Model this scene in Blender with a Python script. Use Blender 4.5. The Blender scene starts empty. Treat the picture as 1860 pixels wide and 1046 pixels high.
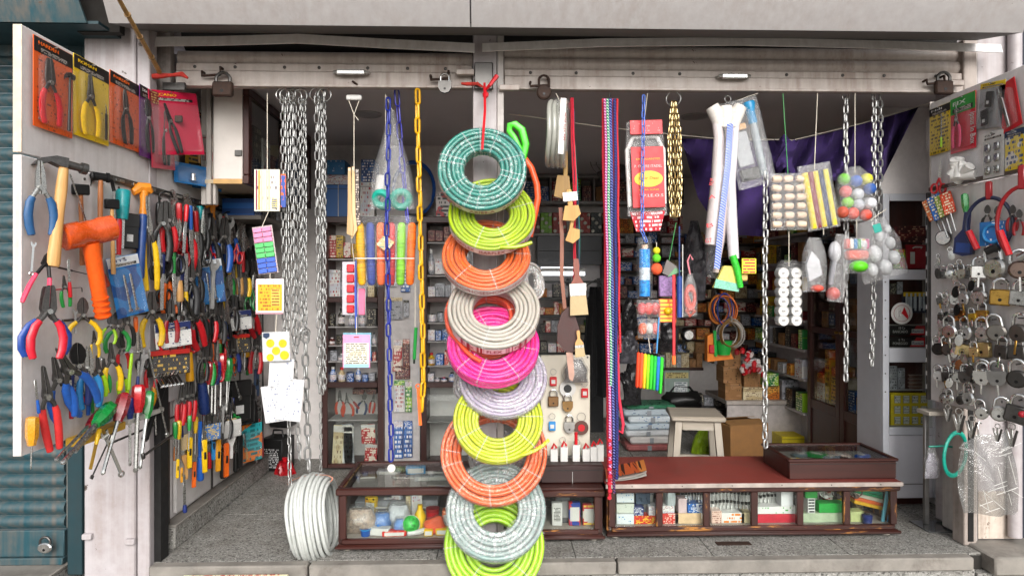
import bpy,math,random
from mathutils import Vector,Matrix,Euler
random.seed(7)
sc=bpy.context.scene
C=sc.collection
R=math.radians
# ------------------------------------------------------------------ camera
CAM=Vector((0.0,-3.1,1.2));FPX=1240.0;YAW=R(1.6);HOR=515.0
cam_d=bpy.data.cameras.new('camera');cam=bpy.data.objects.new('camera',cam_d);C.objects.link(cam)
cam.location=CAM;cam.rotation_euler=(R(90),0,-YAW)
cam_d.sensor_width=36;cam_d.lens=36*FPX/1860;cam_d.shift_y=-(523-HOR)/1860
cam_d.clip_start=0.05;cam_d.clip_end=3000
sc.camera=cam
# ------------------------------------------------------------------ sky, sun, exposure
SUN_EL,SUN_AZ=30,8
w=bpy.data.worlds.new('World');sc.world=w;w.use_nodes=True
nt=w.node_tree;nt.nodes.clear()
sky=nt.nodes.new('ShaderNodeTexSky');sky.sky_type='NISHITA';sky.sun_disc=False
sky.sun_elevation=R(SUN_EL);sky.sun_rotation=R(180-SUN_AZ)
sky.dust_density=3.5;sky.air_density=1.0;sky.ozone_density=1.0
hs=nt.nodes.new('ShaderNodeHueSaturation');hs.inputs['Saturation'].default_value=0.16
bg=nt.nodes.new('ShaderNodeBackground');bg.inputs[1].default_value=0.15
wo=nt.nodes.new('ShaderNodeOutputWorld')
nt.links.new(sky.outputs[0],hs.inputs['Color']);nt.links.new(hs.outputs[0],bg.inputs[0]);nt.links.new(bg.outputs[0],wo.inputs[0])
sl=bpy.data.lights.new('sun','SUN');sl.energy=1.1;sl.angle=R(32);sl.color=(1,0.965,0.92)
sun=bpy.data.objects.new('sun',sl);C.objects.link(sun)
sd=Vector((math.sin(R(SUN_AZ))*math.cos(R(SUN_EL)),-math.cos(R(SUN_AZ))*math.cos(R(SUN_EL)),math.sin(R(SUN_EL))))
sun.rotation_euler=(-sd).to_track_quat('-Z','Y').to_euler()
sun.location=(0,-6,8)
vs_=sc.view_settings;vs_.view_transform='Standard';vs_.look='None';vs_.gamma=1;vs_.use_curve_mapping=False
vs_.exposure=0.78
sc.render.engine='CYCLES'
cy=sc.cycles
cy.use_denoising=True
cy.max_bounces=8;cy.diffuse_bounces=4;cy.glossy_bounces=4;cy.transmission_bounces=6;cy.transparent_max_bounces=24
cy.caustics_reflective=False;cy.caustics_refractive=False;cy.sample_clamp_indirect=6
# ------------------------------------------------------------------ pixel <-> place helpers
def ray(px,py):
 x=(px-930)/FPX;z=-(py-HOR)/FPX
 return Vector((x*math.cos(YAW)+math.sin(YAW),-x*math.sin(YAW)+math.cos(YAW),z))
def P(px,py,Y):
 d=ray(px,py);return CAM+d*((Y-CAM.y)/d.y)
def PX(px,py,X):
 d=ray(px,py);return CAM+d*((X-CAM.x)/d.x)
def PZ(px,py,Z):
 d=ray(px,py);return CAM+d*((Z-CAM.z)/d.z)
def mpp(Y):
 return(Y-CAM.y)/FPX
# ------------------------------------------------------------------ mesh builder
class MB:
 def __init__(s):s.v=[];s.f=[]
 def add(s,vs,fs,M=None):
  b=len(s.v)
  s.v+=[tuple(M@Vector(p))for p in vs]if M else[tuple(p)for p in vs]
  s.f+=[tuple(i+b for i in f)for f in fs];return s
 def box(s,x0,x1,y0,y1,z0,z1,ch=0.0,M=None):
  if x1<x0:x0,x1=x1,x0
  if y1<y0:y0,y1=y1,y0
  if z1<z0:z0,z1=z1,z0
  ch=min(ch,(x1-x0)*.45,(y1-y0)*.45,(z1-z0)*.45)
  if ch<=0:
   vs=[(x,y,z)for x in(x0,x1)for y in(y0,y1)for z in(z0,z1)]
   return s.add(vs,[(0,1,3,2),(4,6,7,5),(0,4,5,1),(2,3,7,6),(0,2,6,4),(1,5,7,3)],M)
  vs=[];idx={}
  L=((x0,x1),(y0,y1),(z0,z1))
  for i in(0,1):
   for j in(0,1):
    for k in(0,1):
     e=(i,j,k)
     for ax in range(3):
      p=[L[a][e[a]]+(0 if a==ax else(ch if e[a]==0 else-ch))for a in range(3)]
      idx[(e,ax)]=len(vs);vs.append(tuple(p))
  fs=[]
  def face(ids):fs.append(tuple(ids))
  for ax in range(3):
   a,b=[q for q in range(3)if q!=ax]
   for side in(0,1):
    q=[]
    for(u,v)in((0,0),(1,0),(1,1),(0,1)):
     e=[0,0,0];e[ax]=side;e[a]=u;e[b]=v;q.append(idx[(tuple(e),ax)])
    face(q)
   for u in(0,1):
    for v in(0,1):
     e0=[0,0,0];e1=[0,0,0];e0[a]=e1[a]=u;e0[b]=e1[b]=v;e1[ax]=1
     face((idx[(tuple(e0),a)],idx[(tuple(e1),a)],idx[(tuple(e1),b)],idx[(tuple(e0),b)]))
  for e in[(i,j,k)for i in(0,1)for j in(0,1)for k in(0,1)]:
   face([idx[(e,ax)]for ax in range(3)])
  return s.add(vs,fs,M)
 def tube(s,pts,r,n=8,closed=False,caps=True,M=None,flat=None):
  """sweep a circle (or, with flat=(a,b), an ellipse) along pts"""
  pts=[Vector(p)for p in pts];N=len(pts)
  rs=r if isinstance(r,(list,tuple))else[r]*N
  tang=[]
  for i in range(N):
   a=pts[(i-1)%N]if(closed or i>0)else pts[0]
   b=pts[(i+1)%N]if(closed or i<N-1)else pts[-1]
   t=(b-a);tang.append(t.normalized()if t.length>1e-9 else Vector((0,0,1)))
  up=Vector((0,1,0))if abs(tang[0].y)<.9 else Vector((1,0,0))
  u=(up-tang[0]*up.dot(tang[0])).normalized()
  vs=[]
  for i in range(N):
   u=(u-tang[i]*u.dot(tang[i]));u=u.normalized()if u.length>1e-6 else tang[i].orthogonal().normalized()
   q=tang[i].cross(u)
   for k in range(n):
    a=2*math.pi*k/n
    fa,fb=flat or(1,1)
    vs.append(pts[i]+(u*math.cos(a)*fa+q*math.sin(a)*fb)*rs[i])
  fs=[]
  for i in range(N if closed else N-1):
   for k in range(n):
    j=(i+1)%N;l=(k+1)%n
    fs.append((i*n+k,i*n+l,j*n+l,j*n+k))
  if caps and not closed:
   fs.append(tuple(range(n-1,-1,-1)));fs.append(tuple((N-1)*n+k for k in range(n)))
  return s.add(vs,fs,M)
 def cyl(s,p0,p1,r0,r1=None,n=12,M=None):
  return s.tube([p0,p1],[r0,r0 if r1 is None else r1],n,M=M)
 def torus(s,R_,r,n=24,m=8,M=None,ez=1.0):
  """ring in the local XZ plane (axis Y)"""
  return s.tube([(R_*math.cos(2*math.pi*i/n),0,ez*R_*math.sin(2*math.pi*i/n))for i in range(n)],r,m,closed=True,M=M)
 def lathe(s,prof,n=16,M=None,sx=1,sy=1):
  vs=[];fs=[]
  for(r,z)in prof:
   for k in range(n):
    a=2*math.pi*k/n;vs.append((r*math.cos(a)*sx,r*math.sin(a)*sy,z))
  for i in range(len(prof)-1):
   for k in range(n):
    l=(k+1)%n;fs.append((i*n+k,i*n+l,(i+1)*n+l,(i+1)*n+k))
  fs.append(tuple(range(n-1,-1,-1)));fs.append(tuple((len(prof)-1)*n+k for k in range(n)))
  return s.add(vs,fs,M)
 def prism(s,poly,y0,y1,M=None):
  """polygon in XZ, extruded along Y from y0 to y1 (y0 towards the viewer)"""
  n=len(poly);vs=[(x,y0,z)for x,z in poly]+[(x,y1,z)for x,z in poly]
  fs=[tuple(range(n)),tuple(range(2*n-1,n-1,-1))]+[(i,i+n,(i+1)%n+n,(i+1)%n)for i in range(n)]
  return s.add(vs,fs,M)
 def grid(s,fn,nu,nv,M=None,thick=0):
  vs=[fn(i/nu,j/nv)for j in range(nv+1)for i in range(nu+1)]
  fs=[(j*(nu+1)+i,j*(nu+1)+i+1,(j+1)*(nu+1)+i+1,(j+1)*(nu+1)+i)for j in range(nv)for i in range(nu)]
  return s.add(vs,fs,M)
 def mesh(s,name='mesh',sharp=38):
  me=bpy.data.meshes.new(name);me.from_pydata(s.v,[],s.f);me.update()
  import bmesh
  bm=bmesh.new();bm.from_mesh(me);bmesh.ops.recalc_face_normals(bm,faces=bm.faces);bm.to_mesh(me);bm.free()
  me.polygons.foreach_set('use_smooth',[True]*len(me.polygons))
  me.set_sharp_from_angle(angle=R(sharp));me.update();return me
def link(o,parent=None):
 C.objects.link(o)
 if parent is not None:o.parent=parent
 return o
def setmat(o,m):
 if len(o.data.materials)==0:o.data.materials.append(None)
 o.material_slots[0].link='OBJECT';o.material_slots[0].material=m
def part(name,me,m,parent=None,M=None):
 if isinstance(me,MB):me=me.mesh(name)
 o=bpy.data.objects.new(name,me);link(o,parent)
 if M is not None:o.matrix_local=M
 setmat(o,m);return o
def tag(o,label,cat,group=None,kind=None):
 if label:o['label']=label
 if cat:o['category']=cat
 if group:o['group']=group
 if kind:o['kind']=kind
 return o
def thing(name,label,cat,M=None,group=None):
 o=bpy.data.objects.new(name,None);o.empty_display_size=.03;link(o)
 if M is not None:o.matrix_world=M if isinstance(M,Matrix)else Matrix.Translation(M)
 return tag(o,label,cat,group)
def struct(name,me,m,parent=None):
 o=part(name,me,m,parent)
 if parent is None:o['kind']='structure'
 return o
def one(name,label,cat,me,m,M=None,group=None):
 return tag(part(name,me,m,None,M),label,cat,group)
AX={'F':(Vector((1,0,0)),Vector((0,1,0))),'L':(Vector((0,1,0)),Vector((-1,0,0))),'R':(Vector((0,-1,0)),Vector((1,0,0)))}
def frame(p,side='F',turn=0.0,roll=0.0,scale=1.0):
 """local x = to the viewer's right along the surface, y = into the surface, z = up; turn = rotation about z, roll = in-plane tilt (both degrees)"""
 x,y=AX[side]
 m=Matrix((x,y,Vector((0,0,1)))).transposed().to_4x4()
 m=m@Matrix.Rotation(R(turn),4,'Z')@Matrix.Rotation(R(-roll),4,'Y')
 return Matrix.Translation(p)@m@Matrix.Scale(scale,4)
def bb(x0,y0,x1,y1,Y):
 """a picture box at distance Y -> (bottom centre, width, height)"""
 p=P((x0+x1)/2,y1,Y);return p,(x1-x0)*mpp(Y),(y1-y0)*mpp(Y)
def along(t,b,plane,off=0.03,face=0.6,roll=0):
 """matrix whose z runs from the lower to the upper picture point on a plane; its face turns part-way to the street"""
 side,k=plane
 if side=='F':A,B=P(*t,k-off),P(*b,k-off)
 elif side=='L':A,B=PX(*t,k+off),PX(*b,k+off)
 else:A,B=PX(*t,k-off),PX(*b,k-off)
 mid=(A+B)/2
 if side!='F':
  pass
 up=(A-B);L=up.length;up.normalize()
 x,y=AX[side]
 n=-y;tc=(CAM-mid);tc.z=0;tc.normalize()
 nn=(n*(1-face)+tc*face).normalized()if side!='F' else n
 xr=up.cross(-nn)*-1
 xr=(-nn).cross(up);xr.normalize();yy=up.cross(xr)
 m=Matrix((xr,yy,up)).transposed().to_4x4()
 return Matrix.Translation(B)@m@Matrix.Rotation(R(roll),4,'Z')@Matrix.Scale(L,4)
ORD=['leftmost','second','third','fourth','fifth','sixth','seventh','eighth','ninth','tenth','eleventh','twelfth','thirteenth','fourteenth','fifteenth','sixteenth','seventeenth','eighteenth','nineteenth','twentieth']+['%d-th'%i for i in range(21,60)]
def nth(i):return 'first' if i==0 else ORD[i]
# ------------------------------------------------------------------ materials
def lin(h):
 if isinstance(h,str):
  h=h.lstrip('#');v=[int(h[i:i+2],16)/255 for i in(0,2,4)]
  return tuple((x/12.92 if x<=.04045 else((x+.055)/1.055)**2.4)for x in v)
 return tuple(h)
_M={}
def nn_(nt,t,**kw):
 n=nt.nodes.new(t)
 for k,v in kw.items():
  if hasattr(n,k):setattr(n,k,v)
  else:n.inputs[k].default_value=v
 return n
def base(name):
 m=bpy.data.materials.new(name);m.use_nodes=True;t=m.node_tree;t.nodes.clear()
 out=t.nodes.new('ShaderNodeOutputMaterial');b=t.nodes.new('ShaderNodeBsdfPrincipled');t.links.new(b.outputs[0],out.inputs[0])
 return m,t,b,out
def mixc(t,fac,a,b,mode='MIX'):
 n=t.nodes.new('ShaderNodeMix');n.data_type='RGBA';n.blend_type=mode
 for s,v in((0,fac),(6,a),(7,b)):
  if hasattr(v,'links'):t.links.new(v,n.inputs[s])
  elif s==0:n.inputs[0].default_value=v
  else:n.inputs[s].default_value=(*v[:3],1)
 return n.outputs[2]
def ramp(t,src,stops):
 n=t.nodes.new('ShaderNodeValToRGB');e=n.color_ramp.elements
 while len(e)<len(stops):e.new(.5)
 for q,(p,v)in zip(e,stops):q.position=p;q.color=(v,v,v,1)if not hasattr(v,'__len__')else(*v,1)
 t.links.new(src,n.inputs[0]);return n.outputs[0]
def noise(t,vec,scale,detail=3,rough=.55,w=None,out=0):
 n=t.nodes.new('ShaderNodeTexNoise');n.inputs['Scale'].default_value=scale;n.inputs['Detail'].default_value=detail;n.inputs['Roughness'].default_value=rough
 if w is not None:n.noise_dimensions='4D';t.links.new(w,n.inputs['W'])
 if vec is not None:t.links.new(vec,n.inputs['Vector'])
 return n.outputs[out]
def bumpn(t,b,h,s=.3,d=.002):
 n=t.nodes.new('ShaderNodeBump');n.inputs['Strength'].default_value=s;n.inputs['Distance'].default_value=d
 t.links.new(h,n.inputs['Height']);t.links.new(n.outputs[0],b.inputs['Normal'])
def vecs(t,kind='Object',sc3=None):
 tc=t.nodes.new('ShaderNodeTexCoord');o=tc.outputs[kind]
 if sc3:
  mp=t.nodes.new('ShaderNodeMapping');mp.inputs['Scale'].default_value=sc3;t.links.new(o,mp.inputs[0]);o=mp.outputs[0]
 return o
def orand(t):
 oi=t.nodes.new('ShaderNodeObjectInfo');m=t.nodes.new('ShaderNodeMath');m.operation='MULTIPLY';m.inputs[1].default_value=37.0
 t.links.new(oi.outputs['Random'],m.inputs[0]);return m.outputs[0]
def mat(col,rough=.45,metal=0.0,var=.18,vs=25,bump=0.0,bs=300,coat=0,sss=0,dirt=0.0,spec=.5):
 """general solid: colour with cloudy variation, uneven gloss, optional relief and grime"""
 key=('mat',str(col),rough,metal,var,vs,bump,bs,coat,sss,dirt,spec)
 if key in _M:return _M[key]
 m,t,b,out=base('solid');col=lin(col);v=vecs(t);w_=orand(t)
 n1=noise(t,v,vs,4,.6,w_)
 lo=tuple(c*(1-var)for c in col);hi=tuple(min(1,c*(1+var*.7))for c in col)
 cc=mixc(t,ramp(t,n1,[(.3,0.),(.7,1.)]),lo,hi)
 if dirt:
  n2=noise(t,v,7,6,.7,w_);n3=noise(t,v,60,3,.6,w_)
  mk=t.nodes.new('ShaderNodeMath');mk.operation='MULTIPLY';t.links.new(ramp(t,n2,[(.5,0.),(.75,dirt)]),mk.inputs[0]);t.links.new(ramp(t,n3,[(.35,.3),(.65,1.)]),mk.inputs[1])
  cc=mixc(t,mk.outputs[0],cc,(.07,.055,.045))
 t.links.new(cc,b.inputs['Base Color'])
 t.links.new(ramp(t,n1,[(.3,max(.03,rough-.08)),(.7,min(1,rough+.1))]),b.inputs['Roughness'])
 b.inputs['Metallic'].default_value=metal;b.inputs['Coat Weight'].default_value=coat;b.inputs['Specular IOR Level'].default_value=spec
 if sss:b.inputs['Subsurface Weight'].default_value=sss;b.inputs['Subsurface Radius'].default_value=(.02,.02,.02);b.inputs['Subsurface Scale'].default_value=.3
 if bump:bumpn(t,b,noise(t,v,bs,3,.6,w_),bump)
 _M[key]=m;return m
def wood(col,dark,rough=.45,scale=1.0,axis='Z',worn=0.0,coat=0.0):
 key=('wood',str(col),str(dark),rough,scale,axis,worn,coat)
 if key in _M:return _M[key]
 m,t,b,out=base('wood');w_=orand(t)
 s3={'Z':(40,40,3),'X':(3,40,40),'Y':(40,3,40)}[axis]
 v=vecs(t,'Object',tuple(q*scale for q in s3));n1=noise(t,v,1.2,5,.65,w_)
 cc=mixc(t,ramp(t,n1,[(.3,0.),(.7,1.)]),lin(dark),lin(col))
 if worn:
  v0=vecs(t,'Object',tuple((q if q>10 else q*2.2)*.45 for q in s3));n2=noise(t,v0,1.0,7,.75,w_);v3=vecs(t,'Object',tuple(q*.5 for q in s3));n3=noise(t,v3,2.2,4,.7,w_)
  ad=t.nodes.new('ShaderNodeMath');ad.operation='ADD';t.links.new(n2,ad.inputs[0]);t.links.new(n3,ad.inputs[1])
  mk=ramp(t,ad.outputs[0],[(1.16-worn*.25-.03,0.),(min(.999,1.16-worn*.25+.06),1.)])
  mk=ramp(t,n2,[(.62-worn*.2,0.),(.66-worn*.2,1.)])
  mk2=mixc(t,1.0,mk,ramp(t,n3,[(.36,0.),(.5,1.)]),'MULTIPLY')
  cc=mixc(t,mk2,cc,lin('#a8702f'))
  t.links.new(ramp(t,mk,[(0.,rough),(1.,.75)]),b.inputs['Roughness'])
 else:t.links.new(ramp(t,n1,[(.2,rough-.07),(.8,rough+.1)]),b.inputs['Roughness'])
 t.links.new(cc,b.inputs['Base Color']);b.inputs['Coat Weight'].default_value=coat;b.inputs['Coat Roughness'].default_value=.2
 bumpn(t,b,n1,.25,.001);_M[key]=m;return m
def terrazzo(scale=120,lo='#6d6c69',hi='#b9b7b1',dirt=.4):
 key=('terr',scale,lo,hi,dirt)
 if key in _M:return _M[key]
 m,t,b,out=base('terrazzo');v=vecs(t)
 vo=t.nodes.new('ShaderNodeTexVoronoi');vo.inputs['Scale'].default_value=scale;t.links.new(v,vo.inputs[0])
 sp=t.nodes.new('ShaderNodeSeparateColor');t.links.new(vo.outputs['Color'],sp.inputs[0])
 cc=mixc(t,ramp(t,sp.outputs[0],[(.12,0.),(.2,.55),(.75,.7),(.85,1.)]),lin('#2f2e2d'),lin(hi))
 vo2=t.nodes.new('ShaderNodeTexVoronoi');vo2.inputs['Scale'].default_value=scale*2.3;t.links.new(v,vo2.inputs[0])
 sp2=t.nodes.new('ShaderNodeSeparateColor');t.links.new(vo2.outputs['Color'],sp2.inputs[0])
 cc=mixc(t,ramp(t,sp2.outputs[1],[(.5,0.),(.6,.75)]),cc,lin(lo))
 n2=noise(t,v,5,6,.7)
 cc=mixc(t,ramp(t,n2,[(.45,0.),(.75,dirt)]),cc,(.09,.075,.06))
 t.links.new(cc,b.inputs['Base Color']);t.links.new(ramp(t,n2,[(.3,.45),(.7,.8)]),b.inputs['Roughness'])
 bumpn(t,b,sp2.outputs[0],.12,.001);_M[key]=m;return m
def paint(col,dirtc='#5b4a3c',dirt=.6,rough=.55,streak=True,chip=0.25,under='#3a2d25'):
 """old oil paint on wall or sheet: stains, vertical streaks and chips"""
 key=('paint',str(col),str(dirtc),dirt,rough,streak,chip,str(under))
 if key in _M:return _M[key]
 m,t,b,out=base('paint');v=vecs(t)
 n1=noise(t,v,3.0,6,.7);n2=noise(t,v,26,4,.65)
 cc=mixc(t,ramp(t,n2,[(.3,0.),(.7,1.)]),tuple(q*.88 for q in lin(col)),lin(col))
 if streak:
  v2=vecs(t,'Object',(30,30,1.2));n3=noise(t,v2,1.0,4,.6)
  mu=mixc(t,1.0,ramp(t,n1,[(.36,0.),(.64,1.)]),ramp(t,n3,[(.34,0.),(.62,1.)]),'MULTIPLY')
 else:mu=ramp(t,n1,[(.5,0.),(.78,1.)])
 f=t.nodes.new('ShaderNodeMath');f.operation='MULTIPLY';f.inputs[1].default_value=dirt;t.links.new(mu,f.inputs[0])
 cc=mixc(t,f.outputs[0],cc,lin(dirtc))
 if chip:
  n4=noise(t,v,14,8,.75);k=ramp(t,n4,[(.7-chip*.12,0.),(.72-chip*.12,1.)])
  cc=mixc(t,k,cc,lin(under));bumpn(t,b,n4,.25,.002)
 else:bumpn(t,b,n2,.1,.001)
 t.links.new(cc,b.inputs['Base Color']);t.links.new(ramp(t,n1,[(.3,rough-.1),(.7,rough+.2)]),b.inputs['Roughness'])
 _M[key]=m;return m
def printm(base_c,ink,lines=7,dens=.5,xs=14,rough=.4,second=None,seed=0):
 """printed card: rows of small type and a few coloured blocks, laid out over the piece's own bounds"""
 key=('print',str(base_c),str(ink),lines,dens,xs,rough,str(second),seed)
 if key in _M:return _M[key]
 lines=max(lines+1,round(lines*1.6))if lines>1 else 1;xs=xs*1.6;m,t,b,out=base('print');v=vecs(t,'Generated');w_=orand(t)
 sx=t.nodes.new('ShaderNodeSeparateXYZ');t.links.new(v,sx.inputs[0])
 def mth(op,a,b_=None):
  n=t.nodes.new('ShaderNodeMath');n.operation=op
  for i,q in enumerate((a,b_)):
   if q is None:continue
   if hasattr(q,'links'):t.links.new(q,n.inputs[i])
   else:n.inputs[i].default_value=q
  return n.outputs[0]
 zz=mth('MULTIPLY',sx.outputs[2],float(lines));fr=mth('FRACT',zz);fl=mth('FLOOR',zz)
 band=mth('MULTIPLY',mth('GREATER_THAN',fr,.22),mth('LESS_THAN',fr,.78))
 cb=t.nodes.new('ShaderNodeCombineXYZ');t.links.new(mth('MULTIPLY',sx.outputs[0],float(xs)),cb.inputs[0]);t.links.new(mth('MULTIPLY',fl,7.31),cb.inputs[1]);cb.inputs[2].default_value=seed*3.7
 n1=noise(t,cb.outputs[0],1.0,2,.6,w_)
 mar=mth('MULTIPLY',mth('GREATER_THAN',sx.outputs[0],.08),mth('LESS_THAN',sx.outputs[0],.92))
 k=mth('MULTIPLY',mth('MULTIPLY',band,mar),mth('GREATER_THAN',n1,1-dens))
 cc=mixc(t,0.0,lin(base_c),lin(base_c))
 if second:
  cb2=t.nodes.new('ShaderNodeCombineXYZ');t.links.new(mth('MULTIPLY',sx.outputs[0],1.6),cb2.inputs[0]);t.links.new(mth('MULTIPLY',sx.outputs[2],3.0),cb2.inputs[1]);cb2.inputs[2].default_value=seed
  n2=noise(t,cb2.outputs[0],1.0,0,.5,w_)
  cc=mixc(t,mth('GREATER_THAN',n2,.53),lin(base_c),lin(second))
 cc=mixc(t,k,cc,lin(ink))
 t.links.new(cc,b.inputs['Base Color']);b.inputs['Roughness'].default_value=rough;_M[key]=m;return m
def clear(tint='#ffffff',body=.10,gloss=.22,bs=45,bump=.6,rough=.12):
 """thin crinkled plastic film"""
 key=('clear',tint,body,gloss,bs,bump,rough)
 if key in _M:return _M[key]
 m=bpy.data.materials.new('film');m.use_nodes=True;t=m.node_tree;t.nodes.clear()
 out=t.nodes.new('ShaderNodeOutputMaterial');tr=t.nodes.new('ShaderNodeBsdfTransparent');df=t.nodes.new('ShaderNodeBsdfDiffuse');gl=t.nodes.new('ShaderNodeBsdfGlossy')
 tr.inputs[0].default_value=(*[.5+.5*q for q in lin(tint)],1);df.inputs[0].default_value=(*lin(tint),1);gl.inputs['Roughness'].default_value=rough
 v=vecs(t);w_=orand(t);n1=noise(t,v,bs,5,.7,w_)
 bn=t.nodes.new('ShaderNodeBump');bn.inputs['Strength'].default_value=bump;bn.inputs['Distance'].default_value=.02;t.links.new(n1,bn.inputs['Height']);t.links.new(bn.outputs[0],gl.inputs['Normal'])
 m1=t.nodes.new('ShaderNodeMixShader');m2=t.nodes.new('ShaderNodeMixShader')
 m1.inputs[0].default_value=body;t.links.new(tr.outputs[0],m1.inputs[1]);t.links.new(df.outputs[0],m1.inputs[2])
 fr=t.nodes.new('ShaderNodeLayerWeight');fr.inputs[0].default_value=.12;t.links.new(bn.outputs[0],fr.inputs['Normal'])
 mx=t.nodes.new('ShaderNodeMath');mx.operation='MULTIPLY_ADD';t.links.new(fr.outputs['Facing'],mx.inputs[0]);mx.inputs[1].default_value=.35+gloss*.7;mx.inputs[2].default_value=gloss*.3
 t.links.new(mx.outputs[0],m2.inputs[0]);t.links.new(m1.outputs[0],m2.inputs[1]);t.links.new(gl.outputs[0],m2.inputs[2]);t.links.new(m2.outputs[0],out.inputs[0])
 _M[key]=m;return m
def glassm():
 if 'glass' in _M:return _M['glass']
 m=bpy.data.materials.new('pane_glass');m.use_nodes=True;t=m.node_tree;t.nodes.clear()
 out=t.nodes.new('ShaderNodeOutputMaterial');tr=t.nodes.new('ShaderNodeBsdfTransparent');gl=t.nodes.new('ShaderNodeBsdfGlossy');gl.inputs['Roughness'].default_value=.03
 tr.inputs[0].default_value=(.93,.95,.94,1)
 fr=t.nodes.new('ShaderNodeFresnel');ge=t.nodes.new('ShaderNodeNewGeometry');mr=t.nodes.new('ShaderNodeMapRange');mr.inputs[3].default_value=1.42;mr.inputs[4].default_value=1/1.42;t.links.new(ge.outputs['Backfacing'],mr.inputs[0]);t.links.new(mr.outputs[0],fr.inputs[0]);mx=t.nodes.new('ShaderNodeMixShader')
 t.links.new(fr.outputs[0],mx.inputs[0]);t.links.new(tr.outputs[0],mx.inputs[1]);t.links.new(gl.outputs[0],mx.inputs[2]);t.links.new(mx.outputs[0],out.inputs[0])
 _M['glass']=m;return m
def glow(col,s):
 m,t,b,out=base('lit');b.inputs['Emission Color'].default_value=(*lin(col),1);b.inputs['Emission Strength'].default_value=s;b.inputs['Base Color'].default_value=(.8,.8,.8,1);return m
STEEL=mat('#b9b9b6',.28,1.0,.2,40);CHROME=mat('#d8d8d6',.16,1.0,.12,50);DARKST=mat('#5c5a58',.4,.9,.3,40);BLACKST=mat('#1d1c1c',.4,.6,.3,40)
ZINC=mat('#aaaaa8',.48,.85,.25,60,.2,300);BRASS=mat('#b8924a',.3,1.0,.2,40);GOLD=mat('#cdb684',.3,1.0,.2,40);RUSTY=mat('#3b2a22',.7,.4,.5,60,.4,200)
BLACK=mat('#161616',.4,0,.2,40);WHITE=mat('#c6c4c0',.4,0,.08,20);PAPER=mat('#cac8c1',.7,0,.05,20);CARDB=mat('#a67c4f',.8,0,.12,30,.2,200)
RED=mat('#c01822',.35);DRED=mat('#8d1018',.35);BLUE=mat('#1b4f9c',.35);DBLUE=mat('#1c2b66',.4);LBLUE=mat('#2f86c4',.35);YEL=mat('#e2b614',.35);ORA=mat('#e2641b',.35)
GRN=mat('#1f8a3a',.35);LIME=mat('#9fcf1a',.35);PINK=mat('#e0405f',.4);TEALP=mat('#12868a',.35);PURP=mat('#4a1f5e',.4);GREY=mat('#8d8c8a',.5);LGREY=mat('#bdbcba',.5)
HWOOD=wood('#d2a468','#b07f45',.5,1.0);HWOOD2=wood('#a86a3c','#8a5028',.5,1.0)
VARN=wood('#40180f','#270d08',.42,.6,'X',0,.15);VARNZ=wood('#40180f','#270d08',.42,.6,'Z',0,.15)
WORN=wood('#3c170e','#240d08',.45,.6,'X',.38,.05);WORNZ=wood('#3c170e','#240d08',.45,.6,'Z',.33,.05);WORN2=wood('#3c170e','#240d08',.45,.6,'X',.15,.1)
FILM=clear('#ffffff',.02,.05,25,.35,.1);FILM2=clear('#ffffff',.06,.34,30,1.0,.1);GLASS=glassm()
STRING=mat('#d8d0bf',.8);WIRE=mat('#c9c5bb',.6)
def textmesh(s,h,depth=.0006,align='CENTER',width=None):
 """flat lettering in the XZ plane, facing -Y, baseline centre at the origin, capital height h"""
 cu=bpy.data.curves.new('t','FONT');cu.body=s;cu.size=h/.70;cu.align_x=align;cu.resolution_u=2;cu.extrude=depth
 o=bpy.data.objects.new('t',cu);C.objects.link(o);bpy.context.view_layer.update()
 me=bpy.data.meshes.new_from_object(o.evaluated_get(bpy.context.evaluated_depsgraph_get()))
 bpy.data.objects.remove(o);bpy.data.curves.remove(cu)
 k=1.0
 if width:
  xs=[v.co.x for v in me.vertices]
  if xs:k=width/max(1e-6,max(xs)-min(xs))
 for v in me.vertices:v.co=Vector((v.co.x*k,-v.co.z,v.co.y))
 me.materials.clear();me.update();return me
def letters(parent,s,h,m,x=0,y=0,z=0,width=None,name='lettering',rot=0):
 M_=Matrix.Translation((x,y,z))@Matrix.Rotation(R(-rot),4,'Y')
 return part(name,textmesh(s,h,width=width),m,parent,M_)
# ================================================================== the setting
XL=P(300,515,0).x
XR=P(1688,515,-.05).x
CEIL=2.15
XWR=XR+.42
XPART=P(905,515,1.6).x
XA=P(272,1012,-.14).x;XB=P(1768,990,-.14).x
TERR=terrazzo(150,'#66645f','#aeaca6',.6);TERR2=terrazzo(130,'#7c7a75','#aeaca7',.4)
CONC=mat('#7f7a73',.8,0,.28,9,.6,60,dirt=.9)
WALLP=paint('#cfc8c4','#7a6656',.55,.6,True,.15);WALLC=paint('#e4dedb','#a08f80',.25,.6,False,0)
PILLAR=paint('#b0aaac','#7d6a60',.6,.5,True,.55,'#4a3c34')
TEAL=paint('#1a454f','#6a5c50',.7,.42,True,.3,'#53402f');TEALD=paint('#14343b','#2a211c',.4,.45,True,.2)
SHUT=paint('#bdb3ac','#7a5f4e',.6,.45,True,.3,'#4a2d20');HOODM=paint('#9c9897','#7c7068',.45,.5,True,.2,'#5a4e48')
CEILM=mat('#cbc5c6',.7,0,.06,3)
m_=MB();m_.box(-900,900,-900,900,-.62,-.6);struct('ground',m_,mat('#8a867e',.9,0,.25,3,.4,80))
m_=MB();m_.box(-60,60,-1.9,-.05,-.6,-.5,.01);struct('pavement',m_,CONC)
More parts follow.
